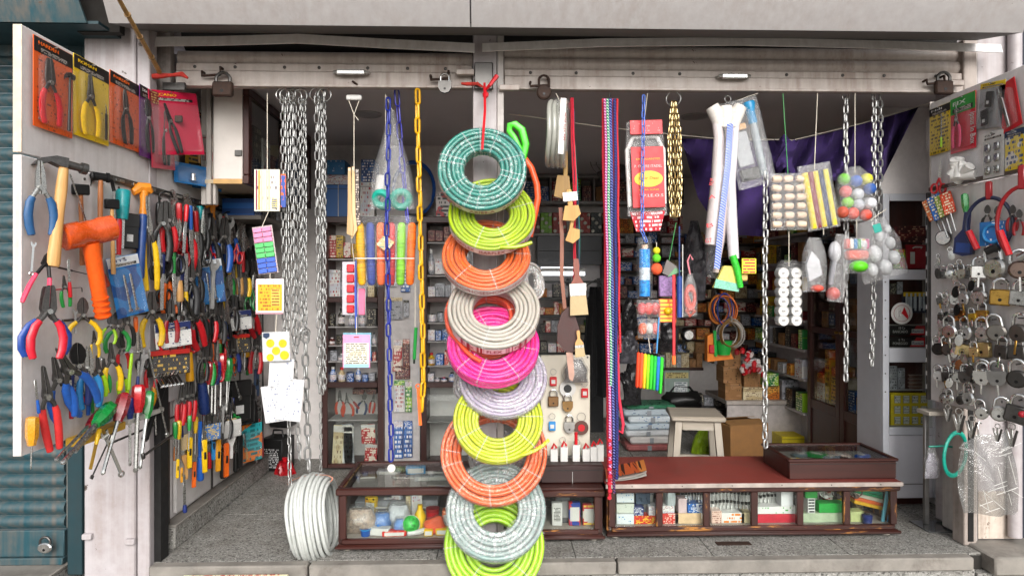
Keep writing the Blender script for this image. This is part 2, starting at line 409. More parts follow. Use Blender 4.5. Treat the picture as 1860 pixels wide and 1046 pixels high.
# raised terrazzo floor with nosing and riser
fl=struct('floor',MB().box(XA,XWR+.3,-.115,3.3,-.5,-.012),mat('#2b2824',.9))
tm={}
yy=-.112;row=0
while yy<3.2:
 x=XA+.002+(row%2)*0
 while x<XWR+.2:
  x1=min(x+.61,XWR+.28);y1=min(yy+.61,3.28)
  part('floor_tile',MB().box(x,x1-.004,yy,y1-.004,-.0115,0,.001),TERR,fl)
  x=x1
 yy+=.61;row+=1
riser=struct('riser',MB().box(XA-.005,XB,-.148,-.118,-.498,-.058),TERR2)
for i,(a,b)in enumerate(((272,560),(562,1120),(1122,1768))):
 part('nosing',MB().box(P(a,1012,-.16).x,P(b,1012,-.16).x-.003,-.172,-.1165,-.056,.002-.001*(i%2),.006),CONC,riser)
struct('ledge',MB().box(P(1790,980,-.14).x,P(2100,980,-.14).x,-.2,.1,-.07,.012,.008),CONC)
struct('ledge_base',MB().box(P(1770,980,-.14).x,P(2100,980,-.14).x,-.16,.1,-.498,-.072),TERR2)
# inner walls and ceiling
struct('ceiling',MB().box(XL-.3,XWR+.3,.06,3.3,CEIL,CEIL+.1),CEILM)
wl=struct('wall_left',MB().box(XL-.2,XL-.03,.0,1.75,0,CEIL-.001),WALLC)
struct('wall_back_front_bay',MB().box(XL-.029,XPART-.03,1.62,1.75,0,CEIL-.001),WALLC)
struct('partition',MB().box(XPART-.029,XPART+.03,1.3,3.1,0,CEIL-.001),WALLC)
struct('wall_back',MB().box(XPART+.031,XWR-.001,3.0,3.1,0,CEIL-.001),WALLC)
struct('wall_right',MB().box(XWR,XWR+.1,.12,3.1,0,CEIL-.001),WALLC)
for px,py in((1262,212),(668,208),(372+880,250)):
 q=PZ(px,py,CEIL-.002)
 if q.y>.3:
  t=thing('ceiling_light','round recessed ceiling fitting, unlit, '+('above the brass chain' if px==1262 else 'above the hanging wooden strips' if px==668 else 'deeper in the right bay'),'ceiling light',q,'recessed ceiling fittings')
  part('trim_ring',MB().torus(.075,.006,28,6,Matrix.Rotation(R(90),4,'X')),mat('#a5a2a2',.4),t)
  part('diffuser',MB().cyl((0,0,-.002),(0,0,.0015),.068,n=24),mat('#979496',.5),t)
# skirting of the left wall
sk=tag(struct('skirting',MB().box(XL-.028,XL+.035,.02,1.62,.001,.10,.004),terrazzo(150,'#77756f','#c2c0ba',.7)),None,None)
part('skirting_cap',MB().box(XL-.028,XL+.04,.018,1.62,.1005,.112,.002),CONC,sk)
# ---------------------------------------------------------------- facade: pillars, posts, hood, shutters
def xspan(a,b,Y):return P(a,515,Y).x,P(b,515,Y).x
t=thing('wall_pillar','white painted wall pillar with chipped paint beside the teal shutter','pillar',(P(200,515,-.15).x,-.1,-.5))
ox,oy,oz=t.location
a,b=xspan(152,246,-.15)
part('shaft',MB().box(a-ox,b-ox,-.05,.3,0,3.4,.006),PILLAR,t)
a,b=xspan(247.5,271,-.15)
part('guide_channel',MB().box(a-ox,b-ox,-.045,.02,.18,3.0,.004),PILLAR,t)
part('kerb_stone',MB().box(a-ox,b-ox-.002,-.056,.02,0,.178,.006),CONC,t)
part('dark_slot',MB().box(b-ox+.001,b-ox+.03,-.01,.06,.45,1.3),mat('#0c0a09',.9),t)
for zz_ in(.55,.50):pass
for px_,py_ in((160,973),(238,982)):
 q=P(px_,py_,-.155);part('latch_stub',MB().box(q.x-.02-ox,q.x+.02-ox,-.07,-.049,q.z-.012-oz,q.z+.012-oz,.003),PILLAR,t)
# timber jamb inside the opening
a,b=xspan(282,304,.02)
t=thing('door_jamb','white jamb with a brown timber edge at the foot of the tool wall','jamb',(a,.0,0))
part('plaster_face',MB().box(0,(b-a)*.55,0,.05,.11,2.2,.003),PILLAR,t)
part('timber_strip',MB().box((b-a)*.56,(b-a)*.8,0,.05,.11,2.2,.003),wood('#7a4630','#5a2e1e',.6),t)
part('iron_strip',MB().box((b-a)*.81,(b-a)*.98,-.005,.05,.11,.75,.002),DARKST,t)
# middle post
a,b=xspan(859,915,-.05)
t=thing('shutter_post','dirty white post between the two shutters behind the hose coils','post',((a+b)/2,0,0));hw=(b-a)/2
part('shaft',MB().box(-hw,hw*.55,-.05,.05,0,2.32,.004),PILLAR,t)
part('guide_rail',MB().box(hw*.57,hw*1.0,-.045,.05,0,2.32,.003),paint('#bdb6b2','#4a3a30',.7,.5),t)
part('lock_plate',MB().box(-hw*.9,hw*.3,-.075,-.051,2.06,2.18,.004),DARKST,t)
# right rail and pillar
a,b=xspan(1748,1772,-.02)
t=thing('guide_rail_post','dark stained guide rail at the end of the wide shutter above the lock board','rail',((a+b)/2,0,0));hw=(b-a)/2
part('rail',MB().box(-hw,hw,-.03,.05,0,2.32,.004),paint('#a89c94','#3a2c24',.8,.5),t)
part('slot',MB().box(-hw*.4,hw*.4,-.034,-.0305,.02,2.05),mat('#0c0a09',.9),t)
a,b=xspan(1774,1852,.0)
t=thing('wall_pillar','cream wall pillar with a rusted foot behind the lock board','pillar',((a+b)/2,0,-.06));hw=(b-a)/2
part('shaft',MB().box(-hw,hw,0,.3,.075,3.4,.006),PILLAR,t)
part('drain_pipe',MB().cyl((hw*.55,-.03,.1),(hw*.55,-.03,3.4),.028,n=14),PILLAR,t)
part('rust_patch',MB().box(-hw*.95,hw*.8,-.003,-.0005,.08,.3,.001),paint('#c9bdb0','#5a3a28',.9,.7,True,.9,'#4a2d1e'),t)
part('edge_strip',MB().box(-hw-.03,-hw-.002,-.01,.2,.072,3.4,.003),paint('#b9b2ac','#5a4a40',.7,.5),t)
t=one('wall_end','dark blue painted wall end beyond the pillar at the edge','wall',MB().box(P(1853.5,500,.0).x,P(2000,500,0).x,.02,.3,.015,3.4),mat('#1c2230',.7))
# left jamb rail (stained channel)
a,b=xspan(288,346,-.0)
t=thing('guide_rail_post','rust-stained shutter channel above the tool boards','rail',(a,0,1.85))
part('rail',MB().box(.0,(b-a)*.5,-.04,.0,.0,.5,.004),paint('#a39a94','#2e221c',.9,.5),t)
part('bracket',MB().box((b-a)*.3,(b-a),-.055,-.041,.20,.235,.003),DARKST,t)
part('lower_bracket',MB().box((b-a)*.25,(b-a)*.9,-.055,-.041,.06,.09,.003),RUSTY,t)
# wall above
struct('facade_wall',MB().box(-8,8,.06,.3,2.33,6),PILLAR)
# canopy hood: leaning sheet face, soffit, bent drip strip
yF,zF=-.36,P(900,50,-.36).z
aL=P(198,48,yF).x;aR=P(1858,48,yF).x
t=thing('awning','pale grey sheet-metal awning over the shop front','awning',(0,yF,zF))
mid=P(855,48,yF).x
def hood_panel(x0,x1):
 b=MB();pr=[(0,0),(-.17,.3),(-.17,.9),(-.16,.9),(-.16,.3),(.012,.004)]
 n=len(pr);vs=[(x,y,z)for x in(x0,x1)for y,z in pr]
 b.add(vs,[tuple(range(n)),tuple(range(2*n-1,n-1,-1))]+[(i,(i+1)%n,(i+1)%n+n,i+n)for i in range(n)]);return b
part('face_panel',hood_panel(aL,mid-.003),HOODM,t);part('face_panel',hood_panel(mid+.003,aR),HOODM,t)
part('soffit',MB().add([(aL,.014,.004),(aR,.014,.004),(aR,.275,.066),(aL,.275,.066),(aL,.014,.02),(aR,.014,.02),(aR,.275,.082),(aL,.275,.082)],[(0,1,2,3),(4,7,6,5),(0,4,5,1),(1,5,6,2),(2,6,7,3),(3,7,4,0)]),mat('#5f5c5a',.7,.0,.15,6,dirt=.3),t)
part('top_sheet',MB().box(aL,aR,-.158,.4,.92,.935),HOODM,t)
def strip(pts,h,nm):
 b=MB();n=len(pts)
 vs=[]
 for x,y,z in pts:vs+=[(x,y,z),(x,y-.012,z-h),(x,y-.008,z-h-.001),(x,y+.004,z)]
 fs=[]
 for i in range(n-1):
  for k in range(4):fs.append((i*4+k,i*4+(k+1)%4,(i+1)*4+(k+1)%4,(i+1)*4+k))
 fs+=[(3,2,1,0),tuple((n-1)*4+k for k in range(4))]
 b.add(vs,fs);return b
Ys=-.09
STRIPM=paint('#ece8e6','#9a8c80',.35,.4,True,.1,'#7a6a5c')
def sp(px,py,dy=0):q=P(px,py,Ys+dy);return(q.x,q.y-yF,q.z-zF)
part('drip_strip',strip([sp(238,68),sp(400,66,-.01),sp(540,62,-.02),(sp(551,62.5,-.02)),sp(700,71,-.006),sp(862,79)],.044,'s'),STRIPM,t)
part('drip_strip',strip([sp(876,79),sp(1100,70),sp(1350,68),sp(1600,74),sp(1818,81)],.04,'s'),STRIPM,t)
# shutters: every slat its own piece
def slat(w_,h,bulge=.014,up=True):
 b=MB();pr=[(0,0),(-.004,h*.12),(-bulge,h*.35),(-bulge*1.05,h*.6),(-bulge*.6,h*.85),(0,h*.96)]
 vs=[];n=len(pr)
 for x in(-w_/2,w_/2):vs+=[(x,y,z)for y,z in pr]
 b.add(vs,[(i,i+1,i+1+n,i+n)for i in range(n-1)]+[tuple(range(n))[::-1],tuple(range(n,2*n))]);return b.mesh('slat',50)
def shutter(name,label,x0,x1,yb0,yb1,nsl,Y,m,riv,group='rolled-up shutters'):
 a,b=P(x0,515,Y).x,P(x1,515,Y).x;zt=P((x0+x1)/2,yb0,Y).z;zb=P((x0+x1)/2,yb1,Y).z
 t=thing(name,label,'shutter',((a+b)/2,Y,zb),group);W=b-a;H=zt-zb
 bar=part('bottom_bar',MB().box(-W/2,W/2,-.02,.02,0,H*.66,.004),m,t)
 part('top_flange',MB().box(-W/2,W/2,-.013,.018,H*.665,H,.003),m,t)
 for i in range(riv):
  xx=-W/2+W*(i+.5)/riv+random.uniform(-.03,.03)
  part('rivet',MB().lathe([(.0075,0),(.0075,.002),(.004,.0045),(.0,.005)],10,Matrix.Translation((xx,-.0135,H*.83))@Matrix.Rotation(R(90),4,'X')),DARKST,t)
 s=slat(W,.06)
 part('roller_drum',MB().cyl((-W/2,.12,H+.16),(W/2,.12,H+.16),.085,n=16),mat('#1a1715',.8),t);part('bottom_lip',MB().box(-W/2,W/2,-.026,-.0205,.0,.012,.002),m,t)  # near-black drum added so the gap above the slats reads as shade
 for i in range(nsl):part('slat',s,m,t,Matrix.Translation((0,.01+.012*i,H+.002+i*.058)))
 return t,W,H
s1,W1,H1=shutter('rolling_shutter','white rolled-up shutter of the narrower bay with padlocks on its bottom bar',322,858,118,161,1,-.005,SHUT,7)
s2,W2,H2=shutter('rolling_shutter','white rolled-up shutter of the wider bay with a handle',916,1748,131,168,2,-.005,SHUT,9)
def lift_handle(t,x,z,W):
 h=part('lift_handle',MB().tube([(x-W/2,-.018,z),(x-W/2,-.055,z-.004),(x+W/2,-.055,z-.004),(x+W/2,-.018,z)],.007,8),STEEL,t)
 part('grip',MB().box(x-W*.42,x+W*.42,-.062,-.048,z-.016,z+.006,.004),STEEL,h)
q=P(638,131,-.05);lift_handle(s1,q.x-s1.location.x,q.z-s1.location.z,.15)
q=P(1333,138,-.05);lift_handle(s2,q.x-s2.location.x,q.z-s2.location.z,.14)
q=P(645,152,-.03);part('bolt',MB().cyl((q.x-s1.location.x-.012,-.03,q.z-s1.location.z+.01),(q.x-s1.location.x+.012,-.021,q.z-s1.location.z-.008),.005,n=8),RUSTY,s1)
for(px,py,s_)in((383,133,s1),(795,140,s1),(975,152,s2),(1690,148,s2)):
 q=P(px,py,-.03);x=q.x-s_.location.x;z=q.z-s_.location.z
 part('hasp',MB().tube([(x-.03,-.02,z),(x-.03,-.045,z),(x-.03,-.05,z-.02),(x+.05,-.05,z-.015),(x+.05,-.045,z+.02),(x+.05,-.02,z+.02)],.006,8),RUSTY,s_)
t=one('steel_bar_clip','small white steel clip at the end of the wide shutter bar','clip',MB().box(-.045,.045,-.012,.012,-.012,.012,.003),SHUT,frame(P(925,160,-.06)))
t=one('steel_bar_clip','white steel clip beside the middle post on the narrow shutter','clip',MB().box(-.04,.04,-.012,.012,-.012,.012,.003),SHUT,frame(P(845,132,-.06)))
t=one('steel_bar_clip','pale steel bolt end at the far end of the wide shutter','clip',MB().box(-.03,.03,-.012,.012,-.012,.012,.003),SHUT,frame(P(1737,152,-.06)))
# neighbour's teal shutter, post and hood
a,b=xspan(-150,121,.0)
t=thing('rolling_shutter','closed teal rolling shutter of the neighbouring shop','shutter',((a+b)/2,.0,-.06));W=b-a
s=slat(W,.0625,.02);n=0;z=.17
while z<2.36:
 part('slat',s,TEAL,t,Matrix.Translation((0,0,z)));z+=.0605
part('bottom_bar',MB().box(-W/2,W/2,-.018,.018,.05,.168,.004),TEAL,t)
part('bottom_angle',MB().box(-W/2,W/2,-.03,.018,.018,.049,.003),TEAL,t)
a,b=xspan(121.5,150,-.06)
t=thing('shutter_post','teal painted guide post between the neighbouring shutter and the white pillar','post',((a+b)/2,-.03,-.075))
part('rail',MB().box(-(b-a)/2,(b-a)/2,-.03,.08,.0,2.6,.004),TEALD,t)
part('inner_lip',MB().box(-(b-a)/2-.012,-(b-a)/2-.001,-.005,.02,.0,2.6,.002),TEALD,t)
yF2,zF2=-.33,P(80,41,-.33).z
a,b=P(-200,40,yF2).x,P(157,40,yF2).x
t=thing('awning','weathered teal hood above the neighbouring shutter','awning',(a,yF2,zF2));W=b-a
bb_=MB();prf=[(0,0),(-.10,.3),(-.10,.9),(-.09,.9),(-.09,.3),(.01,.003)]
vs=[(0,y,z)for y,z in prf]+[(W if z<.01 else W-.06*min(z,.3)/.3,y,z)for y,z in prf];n=len(prf)
bb_.add(vs,[tuple(range(n)),tuple(range(2*n-1,n-1,-1))]+[(i,(i+1)%n,(i+1)%n+n,i+n)for i in range(n)])
part('face_panel',bb_,TEAL,t)
part('soffit',MB().box(0,W+.04,.012,.27,.0,.012),TEALD,t)
part('drip_strip',MB().box(0,W+.1,.272,.285,-.045,.004,.003),TEAL,t)
part('strut',MB().box(W-.03,W+.05,.287,.31,-.24,-.046,.003),TEALD,t)
one('gap_shade','near-black sheet standing in for the shade in the gap between the two hoods','panel',MB().box(P(146,10,-.22).x,P(222,10,-.22).x,-.24,-.2,2.235,3.2),mat('#17130f',.9))  # open gap: its shade is painted as a near-black sheet
struct('neighbour_plinth',MB().box(P(-300,1030,0).x,P(126,1030,0).x,-.14,.2,-.498,-.062),TERR2)
struct('neighbour_sill',MB().box(P(-300,1030,0).x,P(126,1030,0).x,-.16,.2,-.061,-.043,.004),CONC)
# bamboo pole holding the awning, red rag
p0=P(212,-8,-.62);p1=P(290,131,-.13)
t=thing('bamboo_pole','thin bamboo pole slanting up past the awning corner','pole',p1)
v=p0-p1
part('cane',MB().tube([v*(i/12)for i in range(13)],[.010-.002*(i/12)for i in range(13)],8),wood('#b08a4e','#7c5a2c',.5,1),t)
for k in(.22,.5,.78):part('node_ring',MB().tube([v*(k-.006),v*(k+.006)],.0125,8),wood('#8a6a38','#5c4020',.5,1),t)
# ================================================================== tool kinds (unit length along z, face towards -y)
_K={}
def mir(pts):return[(-x,z)for x,z in reversed(pts)]
def k_pliers(jaw='lineman',spread=.12):
 J={'lineman':[(.004,.60),(.06,.61),(.085,.68),(.075,.80),(.05,.96),(.03,1.0),(.004,1.0)],'needle':[(.004,.58),(.055,.60),(.07,.66),(.045,.76),(.02,.98),(.004,1.0)],'cutter':[(.004,.66),(.07,.68),(.11,.78),(.10,.88),(.05,.97),(.004,1.0)],'snips':[(.004,.55),(.05,.57),(.06,.66),(.05,.85),(.015,1.0),(.004,.99)]}[jaw]
 out=[('jaw',MB().prism(J,-.035,.0),DARKST),('jaw',MB().prism(mir(J),-.012,.028),DARKST),('pivot',MB().cyl((0,-.05,.64),(0,.03,.64),.036,n=12),STEEL)]
 for sx in(-1,1):
  pts=[(sx*x,0,z)for x,z in((.03,.62),(.075,.55),(.085+spread*.45,.44),(.075+spread*.8,.28),(.06+spread*.85,.12),(.05+spread*.7,.012))]
  out.append(('tang',MB().tube(pts[:3],[.035,.032,.03],8,flat=(.8,1)),DARKST))
  out.append(('handle',MB().tube([tuple(a+(b-a)*.35 for a,b in zip(pts[1],pts[2]))]+pts[2:]+[tuple(Vector(pts[-1])+Vector((0,0,-.012)))],[.042,.052,.056,.054,.047,.026],10,flat=(.72,1)),RED))
 return out
def k_screwdriver(hl=.42,r=.06):
 n=12;prof=[(.0,1-hl),(r*.62,1-hl),(r*.7,1-hl*.88),(r*.95,1-hl*.7),(r,1-hl*.3),(r*.92,.975),(r*.55,1.0),(0,1.0)]
 h=MB();vs=[];fs=[]
 for rr,z in prof:
  for k in range(n):
   a=2*math.pi*k/n;q=rr*(1 if k%2 else .86);vs.append((q*math.cos(a),q*math.sin(a),z))
 for i in range(len(prof)-1):
  for k in range(n):l=(k+1)%n;fs.append((i*n+k,i*n+l,(i+1)*n+l,(i+1)*n+k))
 h.add(vs,fs)
 return[('handle',h,RED),('shaft',MB().tube([(0,0,0),(0,0,.02),(0,0,.06),(0,0,1-hl+.01)],[.008,.02,.017,.018],8),STEEL)]
def k_hammer(kind='claw'):
 out=[('handle',MB().lathe([(0,0),(.05,.0),(.058,.03),(.05,.25),(.045,.5),(.05,.7),(.04,.9),(0,.9)],12,sy=.75),HWOOD)]
 if kind=='claw':
  hd=MB().cyl((.0,0,.94),(.14,0,.94),.04,.036,12).cyl((.14,0,.94),(.19,0,.94),.052,.052,14)
  hd.prism([(0.02,.90),(.02,.99),(-.08,.985),(-.2,.93),(-.25,.86),(-.23,.86),(-.12,.92),(-.04,.9)],-.04,.04)
 elif kind=='peen':
  hd=MB().cyl((-.12,0,.94),(.1,0,.94),.05,.045,12).cyl((.1,0,.94),(.15,0,.94),.058,.058,12).lathe([(0,-.05),(.04,-.03),(.05,0),(.04,.03),(0,.05)],12,Matrix.Translation((-.14,0,.94)))
 else:
  hd=MB().box(-.16,.16,-.06,.06,.87,1.0,.015)
 out.append(('head',hd,DARKST));return out
def k_mallet():
 hd=MB();Mx=Matrix.Translation((0,0,.86))@Matrix.Rotation(R(90),4,'Y')
 hd.lathe([(0,-.32),(.10,-.32),(.125,-.30),(.125,-.12),(.115,-.1),(.115,.1),(.125,.12),(.125,.30),(.10,.32),(0,.32)],18,Mx)
 return[('head',hd,ORA),('handle',MB().lathe([(0,0),(.07,0),(.09,.03),(.088,.1),(.092,.3),(.1,.7),(.105,.76),(0,.76)],14,sy=.8),ORA),('grip_ridges',MB().tube([(0,0,z)for z in(.02,.03,.04)],.094,12).tube([(0,0,.08),(0,0,.095)],.098,12).tube([(0,0,.14),(0,0,.155)],.098,12).tube([(0,0,.2),(0,0,.215)],.098,12),ORA)]
def k_wrench():
 b=MB().prism([(-.035,0),(.035,0),(.045,.06),(.03,.4),(.04,.75),(.1,.82),(.13,.9),(.09,1.0),(.055,.99),(.075,.92),(.05,.88),(.0,.87),(-.02,.96),(-.06,.99),(-.09,.93),(-.06,.8),(-.035,.72),(-.025,.4),(-.04,.06)],-.025,.025)
 return[('body',b,STEEL),('jaw_screw',MB().cyl((-.03,0,.8),(.06,0,.8),.024,n=8),DARKST)]
def k_spanner():
 b=MB().prism([(-.03,.1),(.03,.1),(.03,.85),(.07,.9),(.08,1.0),(.035,1.0),(.03,.94),(-.03,.94),(-.035,1.0),(-.08,1.0),(-.07,.9),(-.03,.85)],-.015,.015)
 return[('bar',b,CHROME),('ring',MB().torus(.05,.02,14,6,Matrix.Translation((0,0,.05))),CHROME)]
def k_hacksaw():
 return[('frame',MB().tube([(-.12,0,.3),(-.12,0,.9),(-.1,0,.97),(0,0,1.0),(.1,0,.97),(.12,0,.88)],.018,6),BLACKST),('blade',MB().box(.11,.125,-.003,.003,.3,.9),STEEL),('handle',MB().tube([(-.12,0,.32),(-.1,0,.2),(-.02,0,.08),(.03,0,.0)],[.03,.04,.045,.03],8),RED)]
def k_saw():
 teeth=[];n=26
 for i in range(n):z=.3+.68*i/n;teeth+=[(.16-.1*i/n,z),(.145-.1*i/n,z+.34/n)]
 return[('blade',MB().prism([(-.05,.28),(.1,.28)]+teeth+[(.03,1.0),(-.05,1.0)],-.004,.004),STEEL),('handle',MB().tube([(-.05,0,.3),(-.08,0,.2),(-.04,0,.06),(.04,0,.02),(.1,0,.1),(.12,0,.24),(.08,0,.32)],[.04,.045,.05,.05,.045,.045,.035],8,flat=(.6,1)),HWOOD)]
def k_bar(r=.05,hl=.3):
 return[('blade',MB().box(-.035,.035,-.01,.01,hl-.02,1.0,.006),STEEL),('handle',MB().lathe([(0,0),(r*.8,0),(r,.03),(r*.9,hl*.6),(r*.75,hl),(0,hl)],10),HWOOD)]
def k_cutter():
 return[('body',MB().box(-.06,.06,-.03,.03,0,.72,.02),YEL),('blade',MB().prism([(-.04,.7),(.04,.7),(.04,.86),(-.04,1.0)],-.004,.004),STEEL),('slider',MB().box(-.025,.025,-.045,-.029,.3,.46,.01),BLACK)]
def k_scissors():
 out=[]
 for sx in(-1,1):
  out.append(('blade',MB().prism([(sx*-.01,.42),(sx*.04,.45),(sx*.035,.7),(sx*.004,1.0),(sx*-.012,.7)],-.012*sx-.006,-.012*sx+.006),STEEL))
  out.append(('handle',MB().tube([(sx*(.09+.065*math.cos(a)),0,.14+.13*math.sin(a))for a in[2*math.pi*i/14 for i in range(14)]],.026,6,closed=True).tube([(sx*.05,0,.26),(sx*-.01,0,.46)],.024,6),RED))
 return out+[('pivot',MB().cyl((0,-.03,.46),(0,.03,.46),.022,n=10),STEEL)]
def k_brush():
 return[('handle',MB().prism([(-.03,0),(.03,0),(.04,.1),(.03,.3),(.1,.48),(.1,.55),(-.1,.55),(-.1,.48),(-.03,.3),(-.04,.1)],-.02,.02),HWOOD),('ferrule',MB().box(-.11,.11,-.028,.028,.55,.66,.006),STEEL),('bristles',MB().prism([(-.105,.66),(.105,.66),(.12,1.0),(-.12,1.0)],-.024,.024),mat('#b9a47e',.9,0,.3,200,.5,600))]
def k_trowel():
 return[('blade',MB().prism([(0,1.0),(.13,.6),(.02,.56),(-.02,.56),(-.13,.6)],-.006,.006),STEEL),('tang',MB().tube([(0,0,.57),(0,.05,.5),(0,.05,.4),(0,0,.36)],.02,6),STEEL),('handle',MB().lathe([(0,0),(.05,0),(.055,.1),(.045,.3),(.03,.38),(0,.38)],10),HWOOD2)]
def k_rod():
 return[('rod',MB().tube([(0,0,0),(0,0,.97),(.0,0,1.0)],[.014,.014,.01],8),STEEL),('tip',MB().box(-.03,.03,-.015,.015,-.03,.03,.006),STEEL)]
def k_pump():
 return[('barrel',MB().lathe([(0,0),(.05,0),(.055,.02),(.055,.66),(.04,.7),(0,.7)],12),BLUE),('head',MB().tube([(-.14,0,.9),(-.06,0,.96),(.06,0,.97),(.1,0,.93)],[.04,.06,.06,.03],8).lathe([(0,.68),(.05,.68),(.04,.8),(.06,.93),(0,.95)],10),ORA)]
def k_tube():
 return[('barrel',MB().lathe([(0,0),(.1,0),(.11,.02),(.11,.96),(.09,1.0),(0,1.0)],12),BLUE),('cap',MB().lathe([(0,.82),(.118,.82),(.118,.97),(.1,1.01),(0,1.01)],12),BLACK)]
def k_pouch():
 return[('pouch',MB().box(-.22,.22,-.06,.04,0,.85,.04),BLACK),('flap',MB().box(-.23,.23,-.075,.045,.6,1.0,.03),BLACK),('blank_label',MB().box(-.12,.05,-.068,-.061,.2,.4,.003),LGREY)]
def k_hex():
 return[('key',MB().tube([(-.1,0,.02),(.12,0,.02),(.16,0,.06),(.16,0,1.0)],.018,6),BLACKST),('sleeve',MB().tube([(.16,0,.6),(.16,0,.97)],.034,8),RED)]
def k_boltcut():
 out=[('jaw',MB().prism([(.0,.7),(.08,.74),(.06,.9),(.0,1.0)],-.03,.03),BLACKST),('jaw',MB().prism([(.0,1.0),(-.06,.9),(-.08,.74),(0,.7)],-.02,.04),BLACKST)]
 for sx in(-1,1):
  out.append(('lever',MB().tube([(sx*.03,0,.74),(sx*.1,0,.55),(sx*.13,0,.5)],.03,6),BLACKST));out.append(('handle',MB().tube([(sx*.11,0,.53),(sx*.16,0,.3),(sx*.19,0,.05),(sx*.19,0,0)],[.036,.042,.042,.03],8),PINK))
 return out
KF={n[2:]:f for n,f in list(globals().items())if n.startswith('k_')}
def kind(name,*a):
 key=(name,)+a
 if key not in _K:_K[key]=[(nm,b.mesh(nm),m)for nm,b,m in KF[name](*a)]
 return _K[key]
def kparts(parent,k,cols=None,M=None,sub=None):
 for nm,me,m in k:
  mm=(cols or{}).get(nm,m);part(nm,me,mm,parent,M)
LP=('L',XL)
def tool(name,k,t,b,label,cols=None,cat=None,plane=LP,off=.035,face=.6,wide=1.0,roll=0,group='tools hung on the left boards'):
 M_=along(t,b,plane,off,face,roll)@Matrix.Diagonal((wide,wide,1,1))
 o=thing(name,label,cat or name.replace('_',' '),M_,group)
 kparts(o,kind(*k)if isinstance(k,tuple)else kind(k),cols);return o
def grip(m,**kw):d={'handle':m};d.update(kw);return d
# ================================================================== the two boards at the left
yN=PX(40,400,XL).y;zt=PX(40,45,XL).z;zm=PX(40,279,XL).z;zb=PX(40,828,XL).z
LAM=paint('#d6d2d1','#8a7c72',.28,.5,True,.06,'#7a6a5c')
yE=PX(322,400,XL).y
t=thing('display_board','white upper board of the opened door carrying blister packs','board',(XL,yN,zm))
part('panel',MB().box(-.022,0,0,yE-yN,.004,zt-zm,.002),LAM,t)
part('edge_band',MB().box(-.026,.001,-.004,-.0005,.004,zt-zm,.001),mat('#d5c3ad',.6),t)
t=thing('display_board','white lower board of the opened door crowded with hand tools','board',(XL,yN,zb))
part('panel',MB().box(-.022,0,0,yE-yN,0,zm-zb-.004,.002),LAM,t)
part('edge_band',MB().box(-.026,.001,-.004,-.0005,0,zm-zb-.004,.001),WALLP,t)
for i in range(9):
 yy=.1+i*(yE-yN-.15)/8;part('pegboard_screw',MB().cyl((-.001,yy,zm-zb-.03),(.003,yy,zm-zb-.03),.005,n=8),DARKST,t)
# inner tool wall panels
t=thing('display_board','grey laminated tool wall inside the shop above the skirting','board',(XL-.025,yE+.01,.13))
y1_=PX(478,515,XL).y
for i in range(3):
 ya=(y1_-yE)*i/3;yb=(y1_-yE)*(i+1)/3-.004
 part('panel',MB().box(0,.018,ya,yb,0,1.55,.002),mat('#cfcbc8',.5,0,.08,8,dirt=.2),t)
 part('joint_strip',MB().box(.019,.024,yb-.01,yb+.008,0,1.55,.001),DARKST,t)
# slotted hanging rails
for zpx,lab,xa,xb in((352,'slotted steel rail along the top of the tool wall',196,478),(566,'thin steel hanging rail halfway up the tool wall',110,470),(762,'thin lower steel rail with screwdrivers',200,470)):
 q=PX(300,zpx,XL);ya=PX(xa,400,XL).y;yb=PX(xb,400,XL).y
 t=thing('hanging_rail',lab,'rail',(XL,ya,q.z),'hanging rails on the tool wall');hh=.028 if zpx==352 else .008
 part('rail',MB().box(.004,.010,0,yb-ya,-hh/2,hh/2,.001),DARKST,t)
 if zpx==352:
  for i in range(14):yy=(yb-ya)*(i+.5)/14;part('slot_tab',MB().box(.0105,.014,yy-.03,yy+.03,-.006,.006,.001),STEEL,t)
# blister cards on the upper board
def lcard(x0,x1,ytl,ybl,out=.012,side='L',X=None):
 """picture columns x0..x1 on the board; ytl / ybl = top and bottom rows at the left edge"""
 X=XL if X is None else X;s=1 if side=='L' else-1
 a=PX(x0,ytl,X+s*out);b=PX(x1,ytl,X+s*out);c=PX(x0,ybl,X+s*out)
 w_=abs(b.y-a.y);h=a.z-c.z
 return Vector((X+s*out,(a.y+b.y)/2,c.z)),w_,h
def blister(name,label,p,w_,h,side,col,head,words,inner=(),roll=0,cat='blister pack',group=None,turn=0,wordcol=None,headh=.17,bump=.028,sub=None):
 o=thing(name,label,cat,frame(p,side,-turn if side=='L' else turn,roll),group)
 part('backing_card',MB().box(-w_/2,w_/2,-.0015,.0015,0,h,.001),col,o)
 if head:
  hd=part('header',MB().box(-w_*.492,w_*.492,-.0028,-.0016,h*(1-headh),h*.993,.0004),head,o)
  if words:letters(hd,words,h*headh*.24,wordcol or WHITE,-w_*.14,-.0034,h*(1-headh*.5),w_*.5);part('header_print',MB().box(-w_*.4,w_*.4,-.0033,-.0029,h*(1-headh*.92),h*(1-headh*.66)),printm('#1b1817','#b0a8a0',2,.55,10),hd)
 if sub:part('small_print',MB().box(-w_*.46,w_*.46,-.0026,-.0016,h*.03,h*.16,.0004),sub,o)
 for k,cols,x,z,L,rl,wd in inner:
  for nm,me,m in(kind(*k)if isinstance(k,tuple)else kind(k)):
   part(nm,me,cols.get(nm,m),o,Matrix.Translation((x*w_,-.014,z*h))@Matrix.Rotation(R(-rl),4,'Y')@Matrix.Diagonal((L*h*wd,L*h*.6,L*h,1)))
 if bump:
  d=MB();zz=h*(1-headh)*.97
  d.box(-w_*.44,w_*.44,-bump,-.0017,h*.05,zz,.008);part('clear_blister',d,FILM,o)
 part('hang_hook',MB().tube([(0,.004,h*.97),(0,-.012,h*.965),(0,-.014,h*.98)],.0022,6),STEEL,o)
 return o
